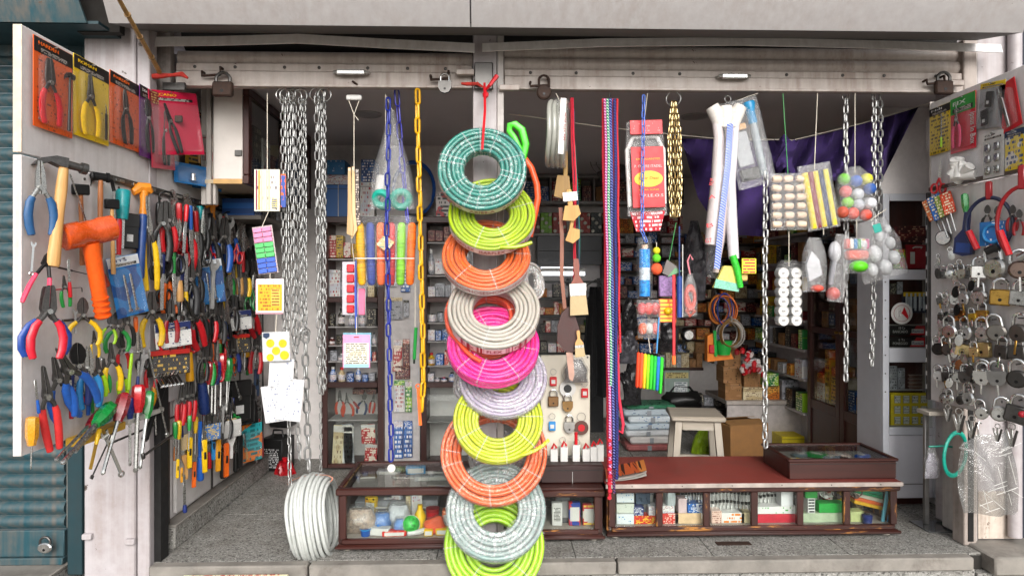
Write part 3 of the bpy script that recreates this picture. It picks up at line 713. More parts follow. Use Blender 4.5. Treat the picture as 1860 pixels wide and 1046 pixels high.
ORC=printm('#d8591c','#7a2a08',16,.42,12,.4,None,1);YELC=printm('#d8b416','#6b5208',16,.35,12,.4,None,2);BLK=mat('#1b1817',.4);CRIM=printm('#b3163a','#6d0a20',12,.3,9,.35,None,3);PURC=printm('#5a1e66','#2c0e36',10,.4,9,.4,None,4)
G_='blister packs on the upper left board'
p,w_,h=lcard(60,131,62,228);blister('blister_pack','orange blister pack with red-handled pliers nearest the street',p,w_,h,'L',ORC,BLK,'HARDEN',[(('pliers','lineman',.12),grip(RED),-.14,.06,.74,4,1.25),('hammer',grip(BLACK,head=BLACK),.3,.06,.7,-2,.55)],group=G_,wordcol=ORA)
p,w_,h=lcard(133,197,96,244);blister('blister_pack','yellow blister pack with yellow and black pliers',p,w_,h,'L',YELC,BLK,'ROMAN',[(('pliers','needle',.12),grip(YEL),-.1,.04,.78,3,1.25),('cutter',{'body':BLACK},.32,.06,.48,0,.9)],group=G_,wordcol=YEL)
p,w_,h=lcard(199,253,126,258);blister('blister_pack','narrow orange blister pack with locking pliers beside the yellow pack',p,w_,h,'L',ORC,BLK,'HARDEN',[(('pliers','snips',.06),grip(BLACK),0,.05,.76,8,1.2)],group=G_,wordcol=ORA)
p,w_,h=lcard(253,283,152,282,.02);blister('blister_pack','dark purple pack with black cutters behind the crimson packs',p,w_,h,'L',PURC,BLK,'TOOL',[(('pliers','cutter',.06),grip(BLACK,jaw=BLACKST),0,.08,.75,8,.9)],group=G_)
p,w_,h=lcard(276,318,160,300,.03);blister('blister_pack','lower crimson pack half hidden under another crimson pack',p,w_,h,'L',CRIM,printm('#7d0d28','#d0b070',3,.5,9),'',[(('pliers','needle',.06),grip(BLACK),0,.05,.72,0,.8)],group=G_,roll=6)
p,w_,h=lcard(296,350,152,270,.075);blister('blister_pack','tilted crimson blister pack with long black pliers',p,w_,h,'L',CRIM,CRIM,'VULCANO',[(('pliers','needle',.02),grip(BLACK,jaw=BLACKST),0,.02,.8,12,.7)],group=G_,roll=10,turn=26,wordcol=YEL)
p,w_,h=lcard(352,392,195,298,.05);blister('blister_pack','small black and yellow pack of bits beside the white wall cabinet',p,w_,h,'L',printm('#c2921a','#201a10',8,.6,8),BLK,'BITS',[('bar',{},-.2,.06,.7,4,.9),('bar',{},.15,.06,.7,-4,.9)],group=G_,turn=20,wordcol=YEL)
for i,(a_,b_,c_,d_)in enumerate(((330,362,292,330),(362,390,286,340))):
 p,w_,h=lcard(a_,b_,c_,d_,.05);o=blister('blister_pack',('small blue blister with a clear fitting below the crimson packs','taller blue blister with two clear fittings below the black pack')[i],p,w_,h,'L',mat('#1d6fae',.35),None,'',[],group=G_,turn=24)
 for k in range(i+1):part('fitting',MB().lathe([(0,0),(.013,0),(.013,.012),(.009,.02),(.011,.032),(0,.034)],10,Matrix.Translation((0,-.014,h*(.2+.4*k)))),CHROME,o)
# hand tools of the near board, street edge first
tool('tin_snips',('pliers','snips',.1),(72,292),(76,428),'tin snips with steel levers and blue grips at the board corner',grip(mat('#1f4f7c',.5),jaw=STEEL,tang=STEEL))
tool('claw_hammer',('hammer','claw'),(118,286),(96,484),'claw hammer with a long pale wooden handle',grip(HWOOD,head=DARKST),off=.06,wide=1.0)
tool('steel_rod','rod',(127,316),(160,412),'thin bright steel rod behind the orange mallet',cat='rod')
tool('wooden_mallet',('hammer','block'),(146,335),(150,482),'wooden mallet handle hanging behind the orange mallet',grip(HWOOD2,head=BLACKST),wide=.6,off=.02)
tool('ball_peen_hammer',('hammer','peen'),(183,312),(181,470),'brown handled hammer behind the orange mallet',grip(HWOOD2,head=BLACKST),wide=.62,off=.03)
tool('hacksaw','hacksaw',(184,322),(190,520),'black hacksaw frame hanging around the hammers',grip(mat('#8e2a1a',.4)),wide=.9,off=.02)
tool('wire_brush',('hammer','block'),(203,362),(206,498),'light wooden handled hammer beside the black pouch',grip(HWOOD,head=BLACKST),wide=.55,off=.04)
tool('rubber_mallet','mallet',(157,396),(188,578),'big orange rubber mallet',{'head':mat('#c24a14',.25,coat=.6),'handle':mat('#e85a10',.4),'grip_ridges':mat('#e85a10',.4)},off=.09,wide=.8,face=.45)
tool('tool_pouch','pouch',(238,388),(236,452),'small black tool pouch beside the teal file',off=.02)
tool('file',('bar',.09,.5),(220,452),(224,345),'file with a teal handle uppermost',grip(TEALP),wide=1.3)
tool('pry_bar',('bar',.05,.4),(214,560),(214,398),'long red handled scraper beside the pouch',grip(RED),off=.03,wide=.9)
tool('hand_pump','pump',(262,336),(254,505),'blue hand pump with an orange top beside the drill bit card',{'barrel':mat('#1c3f7c',.4),'head':mat('#d8821a',.4)},wide=.8)
tool('end_nipper',('pliers','needle',.06),(266,355),(276,528),'thin long-nosed pliers with yellow grips behind the drill bit card',grip(YEL,jaw=STEEL),wide=.55,off=.05)
tool('bolt_cutter','boltcut',(92,455),(62,556),'small bolt cutter with pink handles',wide=.95,off=.05)
tool('bent_lever','hex',(103,494),(166,508),'bent black iron lever beside the mallet handle',{'sleeve':BLACKST},off=.02,wide=.5)
tool('bent_lever','hex',(98,532),(150,527),'black iron lever with a red tip below the other lever',off=.02,wide=.4)
tool('combination_pliers',('pliers','lineman',.3),(84,520),(82,646),'large pliers with wide open blue handles',grip(mat('#173f8e',.4)),off=.05,wide=.95)
tool('combination_pliers',('pliers','lineman',.16),(92,518),(84,652),'large pliers with red handles in front of the blue pair',grip(mat('#c6162c',.35)),off=.09,wide=.98)
tool('end_nipper',('pliers','cutter',.34),(150,540),(152,630),'end nippers with open yellow handles',grip(YEL),off=.04,wide=.9)
tool('side_cutter',('pliers','cutter',.2),(202,572),(196,624),'small side cutters with yellow-green handles under the mallet',grip(LIME),off=.05)
tool('side_cutter',('pliers','cutter',.25),(213,565),(213,640),'side cutters with green and blue handles under the mallet',grip(GRN),off=.03)
tool('combination_pliers',('pliers','lineman',.14),(275,530),(276,630),'yellow handled pliers hanging below the drill bit card',grip(YEL),off=.03)
p,w_,h=lcard(222,262,462,574,.07);o=blister('drill_bit_card','blue and white card of steel drill bits, nearer the street',p,w_*.8,h,'L',printm('#2472b0','#cfe0ee',5,.35,7,.35,'#1b4a86',5),mat('#c9cdd0',.4),'BITS',[('rod',{},-.12,.1,.6,0,2.2),('rod',{},.08,.1,.6,0,2.2)],roll=12,turn=28,cat='blister pack',wordcol=DBLUE)
# smaller tools filling the gaps of the near board
rg=random.Random(77)
for i,(x,y,L,k,cn,cm,what)in enumerate(((58,440,60,'spanner','bright',CHROME,'spanner'),(118,500,58,('pliers','needle',.06),'green',GRN,'long-nosed pliers'),(128,470,70,('bar',.05,.4),'red',RED,'handled scraper'),(136,560,46,'wrench','grey',GREY,'wrench'),(232,560,70,('pliers','lineman',.1),'black',BLACK,'handled pliers'),(246,575,66,('screwdriver',.42,.06),'orange',ORA,'handled screwdriver'),(222,612,60,('pliers','cutter',.1),'red',RED,'handled cutters'),(256,600,70,'scissors','black',BLACK,'handled scissors'),(170,600,50,('pliers','needle',.08),'yellow',YEL,'handled pliers'),(184,598,56,'spanner','bright',STEEL,'spanner'),(222,660,60,('pliers','needle',.06),'lime',LIME,'handled pliers'),(252,655,56,('bar',.06,.5),'navy',DBLUE,'handled chisel'),(278,640,64,('pliers','lineman',.08),'red',RED,'handled pliers'),(118,640,60,('pliers','lineman',.06),'black',BLACK,'handled pliers'),(128,690,70,('bar',.06,.45),'red',DRED,'handled chisel'),(150,690,66,('pliers','snips',.06),'blue',BLUE,'handled snips'),(172,690,60,('pliers','needle',.05),'green',GRN,'handled pliers'),(290,560,80,'hacksaw','red',RED,'handled hacksaw'),(284,700,90,('screwdriver',.4,.05),'amber',mat('#c98a14',.3),'handled screwdriver'),(68,690,60,('bar',.05,.4),'blue',BLUE,'handled file'),(284,420,90,'saw','black',BLACK,'handled saw'),(296,470,80,('pliers','lineman',.08),'orange',ORA,'handled pliers'))):
 tool(what.split()[-1],k,(x+rg.uniform(-5,5),y),(x+rg.uniform(-5,5),y+L),'small %s %s %s'%(cn,what,('under the blue tin snips','right of the pink bolt cutter','between hammer handle and mallet','above the yellow end nippers','beside the mallet grip','below the blue drill bit card','under the green side cutters','left of the yellow pliers','beside the end nippers','hanging left of the mallet end','above the dark red screwdriver','behind the adjustable wrench','at the board end above the rod','behind the slanted black pliers','behind the blue pliers','behind the bright blue snips','behind the lime pliers','at the board end beside the white pack','right of the green screwdriver','above the amber screwdriver','at the board end under the top rail','at the board end beside the chisel')[i]),{'handle':cm,'body':cm,'bar':cm if k=='spanner' else STEEL},off=.022+.012*(i%3),wide=1.0,group='small tools in the gaps of the near board')
# lower rows
tool('long_nose_pliers',('pliers','needle',.02),(78,664),(100,818),'long-nosed pliers with straight red handles at the lower corner',grip(mat('#c22a2a',.4)),off=.04,wide=.75)
tool('long_nose_pliers',('pliers','needle',.1),(97,648),(120,762),'long-nosed pliers with blue handles beside the red pair',grip(BLUE),off=.05,wide=1.0)
tool('long_nose_pliers',('pliers','needle',.12),(104,632),(162,742),'slanted black long-nosed pliers with blue grips',grip(BLUE),off=.08,wide=.9)
tool('scissors','scissors',(128,660),(140,742),'red handled scissors behind the blue pliers',off=.02,cat='scissors')
tool('side_cutter',('pliers','cutter',.08),(140,622),(146,738),'dark side cutters with navy handles in the lower row',grip(DBLUE,jaw=BLACKST),off=.04)
tool('tin_snips',('pliers','snips',.1),(160,628),(164,742),'small snips with bright blue handles in the lower row',grip(LBLUE,jaw=STEEL),off=.05)
tool('long_nose_pliers',('pliers','needle',.08),(176,645),(184,722),'small pliers with lime green handles',grip(LIME),off=.04,wide=.9)
tool('long_nose_pliers',('pliers','needle',.1),(201,622),(206,712),'long-nosed pliers with yellow handles in the lower row',grip(YEL),off=.05)
tool('long_nose_pliers',('pliers','needle',.06),(188,650),(192,715),'thin pliers with green and yellow grips beside the lime pair',grip(GRN),off=.03)
tool('tack_hammer',('hammer','claw'),(240,634),(233,708),'small hammer with a yellow-green handle',grip(LIME,head=STEEL),off=.05,wide=.9)
tool('adjustable_wrench','wrench',(264,633),(246,716),'grey adjustable wrench next to the small hammer',{'body':GREY},off=.04)
tool('screwdriver',('screwdriver',.55,.13),(59,756),(56,852),'short amber screwdriver hanging alone at the board corner',grip(mat('#c98a14',.25,coat=.5)),off=.03,wide=.9)
tool('screwdriver',('screwdriver',.36,.06),(204,735),(112,842),'slanted screwdriver with a green handle, lower of two',grip(mat('#0f7a34',.25,coat=.5)),off=.1,wide=1.35)
tool('screwdriver',('screwdriver',.36,.06),(190,742),(100,836),'slanted screwdriver with a dark red handle',grip(mat('#6e0e1a',.25,coat=.5)),off=.07,wide=1.0)
tool('screwdriver',('screwdriver',.4,.07),(212,738),(136,822),'slanted screwdriver with a teal handle beside the green one',grip(TEALP),off=.05,wide=.9)
tool('screwdriver',('screwdriver',.36,.06),(228,714),(186,862),'large screwdriver with a dark red fluted handle',grip(mat('#8d0f1c',.25,coat=.5)),off=.08,wide=1.35)
tool('screwdriver',('screwdriver',.32,.05),(236,722),(236,846),'screwdriver with a blue and red handle',grip(mat('#1a2f77',.3)),off=.05,wide=1.1)
tool('screwdriver',('screwdriver',.32,.05),(252,698),(246,858),'upright screwdriver with a bright red handle',grip(mat('#c0141f',.25,coat=.5)),off=.07,wide=1.45)
tool('screwdriver',('screwdriver',.36,.05),(272,710),(254,852),'screwdriver with a green handle next to the bright red one',grip(mat('#0e8a36',.25,coat=.5)),off=.06,wide=1.3)
tool('cold_chisel',('bar',.05,.4),(164,852),(181,778),'yellow cold chisel pointing down among the screwdrivers',{'blade':mat('#8a6a1a',.4),'handle':YEL},off=.07,wide=1.2)
tool('spanner','spanner',(188,784),(222,864),'long bright spanner hanging at a slant below the screwdrivers',off=.06,wide=.8)
tool('steel_rod','rod',(212,768),(167,866),'dark steel punch crossing the spanner',{'rod':DARKST,'tip':DARKST},cat='punch',off=.05,wide=.9)
t=one('tool_ledge','yellow edged ledge holding the slanted screwdrivers','ledge',MB().box(0,.05,0,PX(205,790,XL).y-PX(118,790,XL).y,0,.03,.003),mat('#c59a2c',.5),Matrix.Translation((XL,PX(118,800,XL).y,PX(118,812,XL).z)))
t=one('tool_ledge','clear plastic ledge holding the upright screwdrivers','ledge',MB().box(0,.06,0,PX(272,770,XL).y-PX(205,770,XL).y,0,.02,.003),mat('#b8b5ae',.3),Matrix.Translation((XL,PX(206,780,XL).y,PX(206,772,XL).z)))
# inner tool wall: named pieces first, then the crowd, row by row
p,w_,h=lcard(372,400,470,552,.07);blister('drill_bit_card','blue and white card of drill bits deeper in the shop',p,w_*.8,h,'L',printm('#2472b0','#cfe0ee',5,.35,7,.35,'#1b4a86',5),mat('#c9cdd0',.4),'BITS',[('rod',{},-.12,.1,.6,0,2.2),('rod',{},.1,.1,.6,0,2.2)],roll=8,turn=36,wordcol=DBLUE)
tool('hand_pump','pump',(386,366),(388,470),'second blue hand pump with an orange top, deeper in the shop',{'barrel':mat('#1c3f7c',.4),'head':mat('#d8821a',.4)},wide=.9)
tool('file',('bar',.09,.5),(366,424),(363,374),'second file with a teal handle, deeper in the shop',grip(TEALP),wide=1.5)
tool('chisel',('bar',.09,.45),(324,462),(324,548),'chisel with a square pale wooden handle',grip(HWOOD),off=.07,wide=1.2)
tool('chisel',('bar',.09,.45),(437,470),(436,535),'second chisel with a pale wooden handle, deeper in the shop',grip(HWOOD),off=.07,wide=1.2)
tool('hacksaw','hacksaw',(300,348),(312,448),'black coping frame with a steel bow under the rail',grip(BLACK),wide=1.0,off=.06)
tool('hacksaw','hacksaw',(412,385),(424,455),'second coping frame with a steel bow, deeper in the shop',grip(BLACK),wide=1.0,off=.06)
for i,(xx,yt,yb)in enumerate(((326,345,448),(352,352,460),(418,388,470),(446,395,480))):
 tool('hand_saw','saw',(xx-14,yt),(xx+2,yb),'steel saw blade under the top rail, %s from the street'%nth(i),grip(BLACK),off=.015+.012*i,cat='saw')
p,w_,h=lcard(296,336,588,634,.08);o=blister('hardware_pack','white and navy pack of fittings beside red pliers',p,w_*.8,h,'L',printm('#d7d6d2','#2a3a66',6,.4,8),mat('#222c58',.4),'FIX',[],roll=4,turn=34,headh=.35)
p,w_,h=lcard(420,446,566,602,.08);o=blister('hardware_pack','second white and navy pack of fittings, deeper in the shop',p,w_*.8,h,'L',printm('#d7d6d2','#2a3a66',6,.4,8),mat('#222c58',.4),'FIX',[],roll=4,turn=36,headh=.35)
p,w_,h=lcard(282,330,640,688,.07);o=blister('hardware_pack','black pack with gold and red print above the silver combs',p,w_*.8,h,'L',printm('#15130f','#c9a23a',4,.45,6,.3),mat('#a3221c',.4),'',[],turn=34,headh=.2)
p,w_,h=lcard(416,442,610,645,.07);o=blister('hardware_pack','second black pack with gold print, deeper in the shop',p,w_*.8,h,'L',printm('#15130f','#c9a23a',4,.45,6,.3),mat('#a3221c',.4),'',[],turn=36,headh=.2)
tool('combination_pliers',('pliers','needle',.03),(336,545),(366,632),'long red handled pliers slanting beside the white pack',grip(RED),off=.09,wide=1.0)
tool('combination_pliers',('pliers','needle',.03),(448,548),(468,610),'second slanting red handled pliers, deeper in the shop',grip(RED),off=.09)
tool('putty_gun',('bar',.13,.9),(343,634),(345,692),'thick yellow handled knife below the white pack',grip(mat('#d99a12',.4)),cat='knife',off=.07,wide=1.0)
tool('putty_gun',('bar',.13,.9),(446,604),(448,648),'second thick yellow handled knife, deeper in the shop',grip(mat('#d99a12',.4)),cat='knife',off=.07)
for i,(xx,yy)in enumerate(((327,735),(336,730),(346,728))):tool('red_grip_pliers',('pliers','snips',.02),(xx+4,yy-38),(xx,yy+38),'red gripped pliers above the middle rail, %s of three'%('nearest','middle','deepest')[i],grip(RED),cat='pliers',off=.05)
for i,(xx,yy,c_)in enumerate(((379,690,'#a3111c'),(386,688,'#8d0f1c'),(392,690,'#1a2f77'),(402,675,'#c0141f'),(413,684,'#0e8a36'))):
 tool('screwdriver',('screwdriver',.42,.06),(xx,yy-34),(xx-2,yy+66),'%s handled screwdriver in the inner bunch, %s from the street'%(('dark red','wine red','navy','bright red','green')[i],nth(i)),grip(mat(c_,.25,coat=.5)),off=.07,wide=1.6)
tool('pry_bar',('bar',.07,.5),(362,640),(372,750),'navy handled bar hanging beside the inner screwdrivers',grip(mat('#1a2c5c',.3)),off=.06,wide=1.3)
tool('steel_rod','rod',(270,640),(304,790),'long bright steel rod crossing the wall joint',cat='rod',off=.08,wide=.7)
tool('steel_rod','rod',(404,608),(436,722),'long bright steel rod slanting by the inner screwdrivers',cat='rod',off=.08,wide=.7)
tool('steel_rod','rod',(420,640),(412,762),'thin steel rod hanging below the inner screwdrivers',cat='rod',off=.06,wide=.5)
tool('dark_bar',('bar',.05,.3),(302,690),(262,800),'dark flat bar slanting below the silver combs',{'blade':BLACKST,'handle':BLACKST},cat='bar',off=.05)
tool('masonry_bit','rod',(312,790),(260,828),'dark masonry bit slanting across the wall edge',{'rod':DARKST,'tip':DARKST},cat='drill bit',off=.1,wide=1.6)
for i in range(6):tool('silver_comb','spanner',(284+i*7,682-i),(296+i*7,702-i),'short silver spanner in the slanted bunch, %s from the street'%nth(i),cat='spanner',off=.09,wide=2.2)
# bottom row
rowB=[('trowel','trowel',318,770,836,{}),('utility_cutter','cutter',322,820,868,{'body':YEL}),('utility_cutter','cutter',330,838,876,{'body':mat('#c98a14')}),('paint_brush','brush',338,788,870,{}),('utility_cutter','cutter',344,772,850,{'body':YEL}),('flat_bar',('bar',.06,.2),336,862,930,{'handle':DBLUE}),('utility_cutter','cutter',352,820,885,{'body':ORA}),('file',('bar',.06,.4),364,765,872,{'handle':BLUE,'blade':BLUE}),('utility_cutter','cutter',372,775,858,{'body':YEL}),('scraper','trowel',380,772,850,{'handle':RED}),('utility_cutter','cutter',388,768,835,{'body':LBLUE}),('scraper','cutter',396,775,856,{'body':mat('#c98a14')}),('file',('bar',.05,.4),405,758,868,{'handle':BLACK}),('utility_cutter','cutter',411,780,866,{'body':ORA}),('paint_roller','brush',420,760,832,{'handle':WHITE}),('file',('bar',.05,.4),428,770,856,{'handle':BLACK}),('utility_cutter','cutter',436,765,850,{'body':BLACK})]
for i,(nm,k,xx,yt,yb,cols)in enumerate(rowB):
 tool(nm,k,(xx+random.uniform(-2,2),yt),(xx,yb),'%s in the bottom row of the tool wall, %s from the street'%(nm.replace('_',' '),nth(i)),cols,off=.04+.02*(i%3),wide=1.0,group='bottom row of the tool wall')
p,w_,h=lcard(438,464,778,848,.05);blister('hardware_pack','orange and teal pack of screwdriver bits at the bottom of the tool wall',p,w_*.8,h,'L',printm('#d8731c','#1b6a6f',5,.5,5,.4,'#2b9aa0',2),None,'',[('bar',{},-.1,.1,.7,8,1)],turn=34)
p,w_,h=lcard(404,428,770,802,.08);blister('hardware_pack','small clear white pack hanging above the bottom row',p,w_*.8,h,'L',WHITE,None,'',[],turn=34)
p,w_,h=lcard(370,392,776,806,.08);blister('hardware_pack','small blue pack of plugs above the bottom row',p,w_*.8,h,'L',printm('#3d6fae','#e4c020',6,.5,6),None,'',[],turn=34)
for i,(xx,yt,yb,kk,cc)in enumerate(((462,706,800,('bar',.08,.5),BLACK),(470,720,830,('bar',.07,.4),RED),(466,760,840,('screwdriver',.5,.07),RED),(452,690,770,('pliers','needle',.06),BLACK),(444,700,770,'pouch',BLACK),(436,690,765,'pouch',BLACK),(466,650,720,'cutter',mat('#2b3d57')))):
 o=tool('hanging_tool',kk,(xx,yt),(xx,yb),'%s by the charger box, %s from the street'%(('black handled bar','red handled bar','red screwdriver','black pliers','small black pouch','flat black pouch','slate blue cutter')[i],nth(i)),{'handle':cc,'body':cc},cat='tool',off=.05,wide=1.2,group='tools by the charger box')
# crowd between the rails
crowd=['pliers','screwdriver','bar','pliers','file','scissors','wrench','bar','screwdriver','pliers']
pal=[('red',RED),('black',BLACK),('black',BLACK),('orange',ORA),('yellow',YEL),('black',BLACK),('red',mat('#b8161f',.4)),('black',BLACK),('navy',DBLUE),('charcoal',mat('#2b2b2d')),('blue',BLUE),('dark red',DRED),('black',BLACK),('green',GRN),('charcoal',mat('#2b2b2d'))]
kmap={'pliers':('pliers','lineman',.08),'screwdriver':('screwdriver',.42,.06),'bar':('bar',.05,.35),'file':('bar',.04,.4),'cutter':'cutter','scissors':'scissors','wrench':'wrench','pouch':'pouch','tube':'tube','brush':'brush'}
rnd=random.Random(11);cnt={}
for rI,(rowname,x0,x1,y0,hh)in enumerate((('under the top rail',288,476,366,112),('below the top rail row',292,476,462,104),('above the middle rail',298,474,548,92),('just under the middle rail',352,472,628,86),('over the skirting',310,462,772,74))):
 n=(38,35,32,20,16)[rI]
 for i in range(n):
  f=(i+rnd.uniform(.2,.8))/n;xx=x0+(x1-x0)*f
  yt=515+(y0-515)*(930-xx)/(930-x0)+rnd.uniform(-6,6);L=hh*(930-xx)/(930-x0)*rnd.uniform(.75,1.12)
  kn=crowd[(i*3+rI*2+rnd.randint(0,1))%len(crowd)];cn,cm=pal[(i*5+rI*7+rnd.randint(0,2))%len(pal)]
  up=kn in('bar','file','brush')and rnd.random()<.6
  a_,b_=(xx+rnd.uniform(-6,6),yt),(xx+rnd.uniform(-4,4),yt+L)
  if up:a_,b_=b_,a_
  tool({'bar':'scraper','tube':'torch','cutter':'utility_cutter'}.get(kn,kn),kmap[kn],a_,b_,'%s %s %s, %s from the street'%(cn,{'bar':'handled scraper','tube':'torch','cutter':'utility cutter','file':'handled file','wrench':'marked wrench','pliers':'handled pliers','screwdriver':'handled screwdriver','scissors':'handled scissors','brush':'handled brush'}.get(kn,kn),rowname,nth(i)),{'handle':cm,'body':cm if kn=='cutter' else GREY,'barrel':cm,'pouch':cm,'flap':cm},cat=kn if kn not in('bar',)else 'scraper',off=rnd.choice((.03,.05,.075)),wide=1.0,group='crowd of tools '+rowname)
# charger box, roll and red bag on the floor at the end of the tool wall
q,w_,h=bb(472,840,514,898,PX(476,860,XL).y+.02);q.z=max(q.z,.001)
t=thing('charger_box','black battery charger box with white print standing on the floor','box',frame(q,'F',-12))
part('carton',MB().box(-w_/2,w_/2,0,.16,0,h,.004),BLACK,t)
part('printed_panel',MB().box(-w_*.4,w_*.4,-.002,-.0005,h*.1,h*.7,.0005),printm('#141414','#cfcfcf',7,.5,9),t)
part('carry_strap',MB().tube([(-w_*.25,.08,h),(-w_*.2,.08,h+.04),(w_*.2,.08,h+.04),(w_*.25,.08,h)],.006,6),BLACK,t)
q2=q+Vector((0,.02,h+.012))
t=thing('power_tool_case','black power tool case with an orange emblem on the charger box','case',frame(q2+Vector((0,.12,.03)),'F',-12))
part('case',MB().box(-w_*.48,w_*.48,0,.12,0,h*1.5,.01),BLACK,t);part('emblem',MB().box(-w_*.2,w_*.25,-.003,-.0006,h*.5,h*1.0,.001),printm('#241a16','#d8541c',3,.6,5),t);part('latch',MB().box(-w_*.1,w_*.1,-.008,-.0006,h*1.15,h*1.3,.002),DARKST,t)
q,w_,h=bb(496,838,540,880,1.25)
t=thing('red_pouch','red plastic bag of goods lying behind the long chain','bag',frame(q+Vector((0,0,.001))));part('bag',MB().grid(lambda u,v:((u-.5)*w_*(1-.5*v*v),-.05*math.sin(math.pi*u)+.01*math.sin(17*u+9*v),v*h),12,8).grid(lambda u,v:((u-.5)*w_*(1-.5*v*v),.05*math.sin(math.pi*u),v*h),12,8),mat('#a3121c',.3,0,.3,30,.5,60),t);part('knot',MB().lathe([(0,0),(.012,.004),(.02,.03),(0,.032)],8,Matrix.Translation((0,0,h*.95))),RED,t)
# ================================================================== chains
_L={}
def linkmesh(L,W,r,n=5):
 k=(round(L,4),round(W,4),round(r,4))
 if k not in _L:
  pts=[];hw=W/2-r;hl=L/2-r-hw
  for i in range(n+1):a=math.pi*i/n;pts.append((hw*math.cos(a),0,hl+hw*math.sin(a)))
  for i in range(n+1):a=math.pi+math.pi*i/n;pts.append((hw*math.cos(a),0,-hl+hw*math.sin(a)))
  _L[k]=MB().tube(pts,r,6,closed=True).mesh('link',60)
 return _L[k]
def chain(label,pts,Y,Lpx,Wpx,rpx,m,name='steel_chain',cat='chain',group='hanging chains',hook=None,twist=0,sway=0):
 """pts: picture points from the top down; each link is its own piece"""
 q=[P(x,y,Y+(i and sway*math.sin(i)))for i,(x,y)in enumerate(pts)];s=mpp(Y)
 L,W,r=Lpx*s,Wpx*s,rpx*s;pitch=L-2.3*r
 t=thing(name,label,cat,q[0],group);me=linkmesh(L,W,r)
 d=0;i=0;rest=0
 for a,b in zip(q,q[1:]):
  seg=(b-a);ln=seg.length;dr=seg/ln;pos=rest
  rot=Vector((0,0,-1)).rotation_difference(dr).to_matrix().to_4x4()
  while pos<ln:
   c=a+dr*pos-q[0]
   c+=Vector((random.uniform(-1,1)*r*.5,random.uniform(-1,1)*r*.6,0))
   part('link',me,m,t,Matrix.Translation(c)@rot@Matrix.Rotation(R((90 if i%2 else 0)+32+twist+random.uniform(-9,9)),4,'Z'));pos+=pitch;i+=1
  rest=pos-ln
 if hook:part('hook_ring',MB().torus(hook*s,hook*s*.11,20,6,Matrix.Translation((0,0,hook*s*.8))@Matrix.Rotation(R(random.uniform(-35,35)),4,'Z')),STEEL,t)
 return t
ch=[('outermost zinc chain strand nearest the tool wall',[(513,182),(516,610)],0),('zinc chain strand running down almost to the step, the longest',[(521,184),(523,610),(529,1024)],30),('zinc chain strand ending beside the paper slips',[(529,182),(533,600),(544,832)],10),('short zinc chain strand tucked behind the first bunch',[(536,184),(540,640)],50)]
for i,(lab,pts,tw)in enumerate(ch):chain(lab,pts,.0+.018*(i%2)-.01*(i==1),18,9,1.35,ZINC,hook=12,twist=tw)
chain('zinc chain strand of the middle bunch',[(545,184),(548,612)],.0,15,9,1.4,ZINC,hook=12)
chain('twisted zinc chain strand of the middle bunch',[(553,186),(555,610)],.02,15,9,1.4,ZINC,twist=40)
chain('heavy zinc chain hanging lower than the middle bunch',[(554,612),(561,862)],.0,26,14,2.2,ZINC,hook=9)
for i in range(3):chain('zinc chain strand of the bunch beside the blue cartons, '+('nearest the tool wall','middle','nearest the rope pack')[i],[(575+7*i,182),(578+6*i,500),(580+5*i,722-5*i)],.0+.015*(i%2),(20,16,14)[i],(10,9,8)[i],1.4,ZINC,hook=12,twist=i*25)
chain('thin zinc chain hanging low beside the middle bunch',[(582,735),(583,852)],.03,12,6,1.1,ZINC)
PBLUE=mat('#1d2b86',.3);PVIO=mat('#3a3aa0',.3);PYEL=mat('#dba412',.3)
t=chain('long royal blue plastic chain down to the glass case',[(706,190),(703,420),(711,846)],-.03,27,11,1.9,PBLUE,'plastic_chain',group='plastic chains')
q=P(711,850,-.03)-t.location;part('end_disc',MB().cyl(q+Vector((0,.004,0)),q+Vector((0,-.002,0)),.018,n=18),WHITE,t)
chain('violet blue plastic chain slanting behind the clear bag',[(722,178),(728,270),(742,420)],.05,34,12,1.6,PVIO,'plastic_chain',group='plastic chains')
t=chain('yellow plastic chain beside the hose coils',[(758,176),(764,420),(769,690),(766,742)],-.02,32,12,2.4,PYEL,'plastic_chain',group='plastic chains')
chain('pale blue chain in front of the red loofah bag',[(1169,180),(1166,420),(1175,440)],-.08,17,8,1.2,mat('#4a6cc0',.3),'plastic_chain',group='plastic chains')
for i in range(4):
 xx=1216+6.4*i;chain('brass chain strand of the looped bunch, '+nth(i)+' of four',[(1224+(i-1.5)*2,190),(xx,250),(xx+1,360),(1226+(i-1.5)*3.5,402-abs(i-1.5)*4)],-.01+.02*(i%2),15,8.5,1.4,GOLD,'brass_chain',group='brass chain bunch',hook=13 if i in(1,4)else None,twist=i*31)
chain('zinc chain hanging down to the small display box',[(1391,318),(1389,560),(1390,806)],-.03,20,12,2.0,ZINC)
chain('zinc chain between the sponge roll and the bag of balls',[(1536,184),(1537,690)],.04,20,11,2.0,ZINC,hook=10)
chain('doubled zinc chain strand in front of the purple cloth, longer one',[(1588,176),(1588,430),(1584,662)],.03,18,11,1.9,ZINC)
chain('doubled zinc chain strand in front of the purple cloth, shorter one',[(1598,176),(1599,330),(1592,420)],.05,18,11,1.9,ZINC,twist=40)
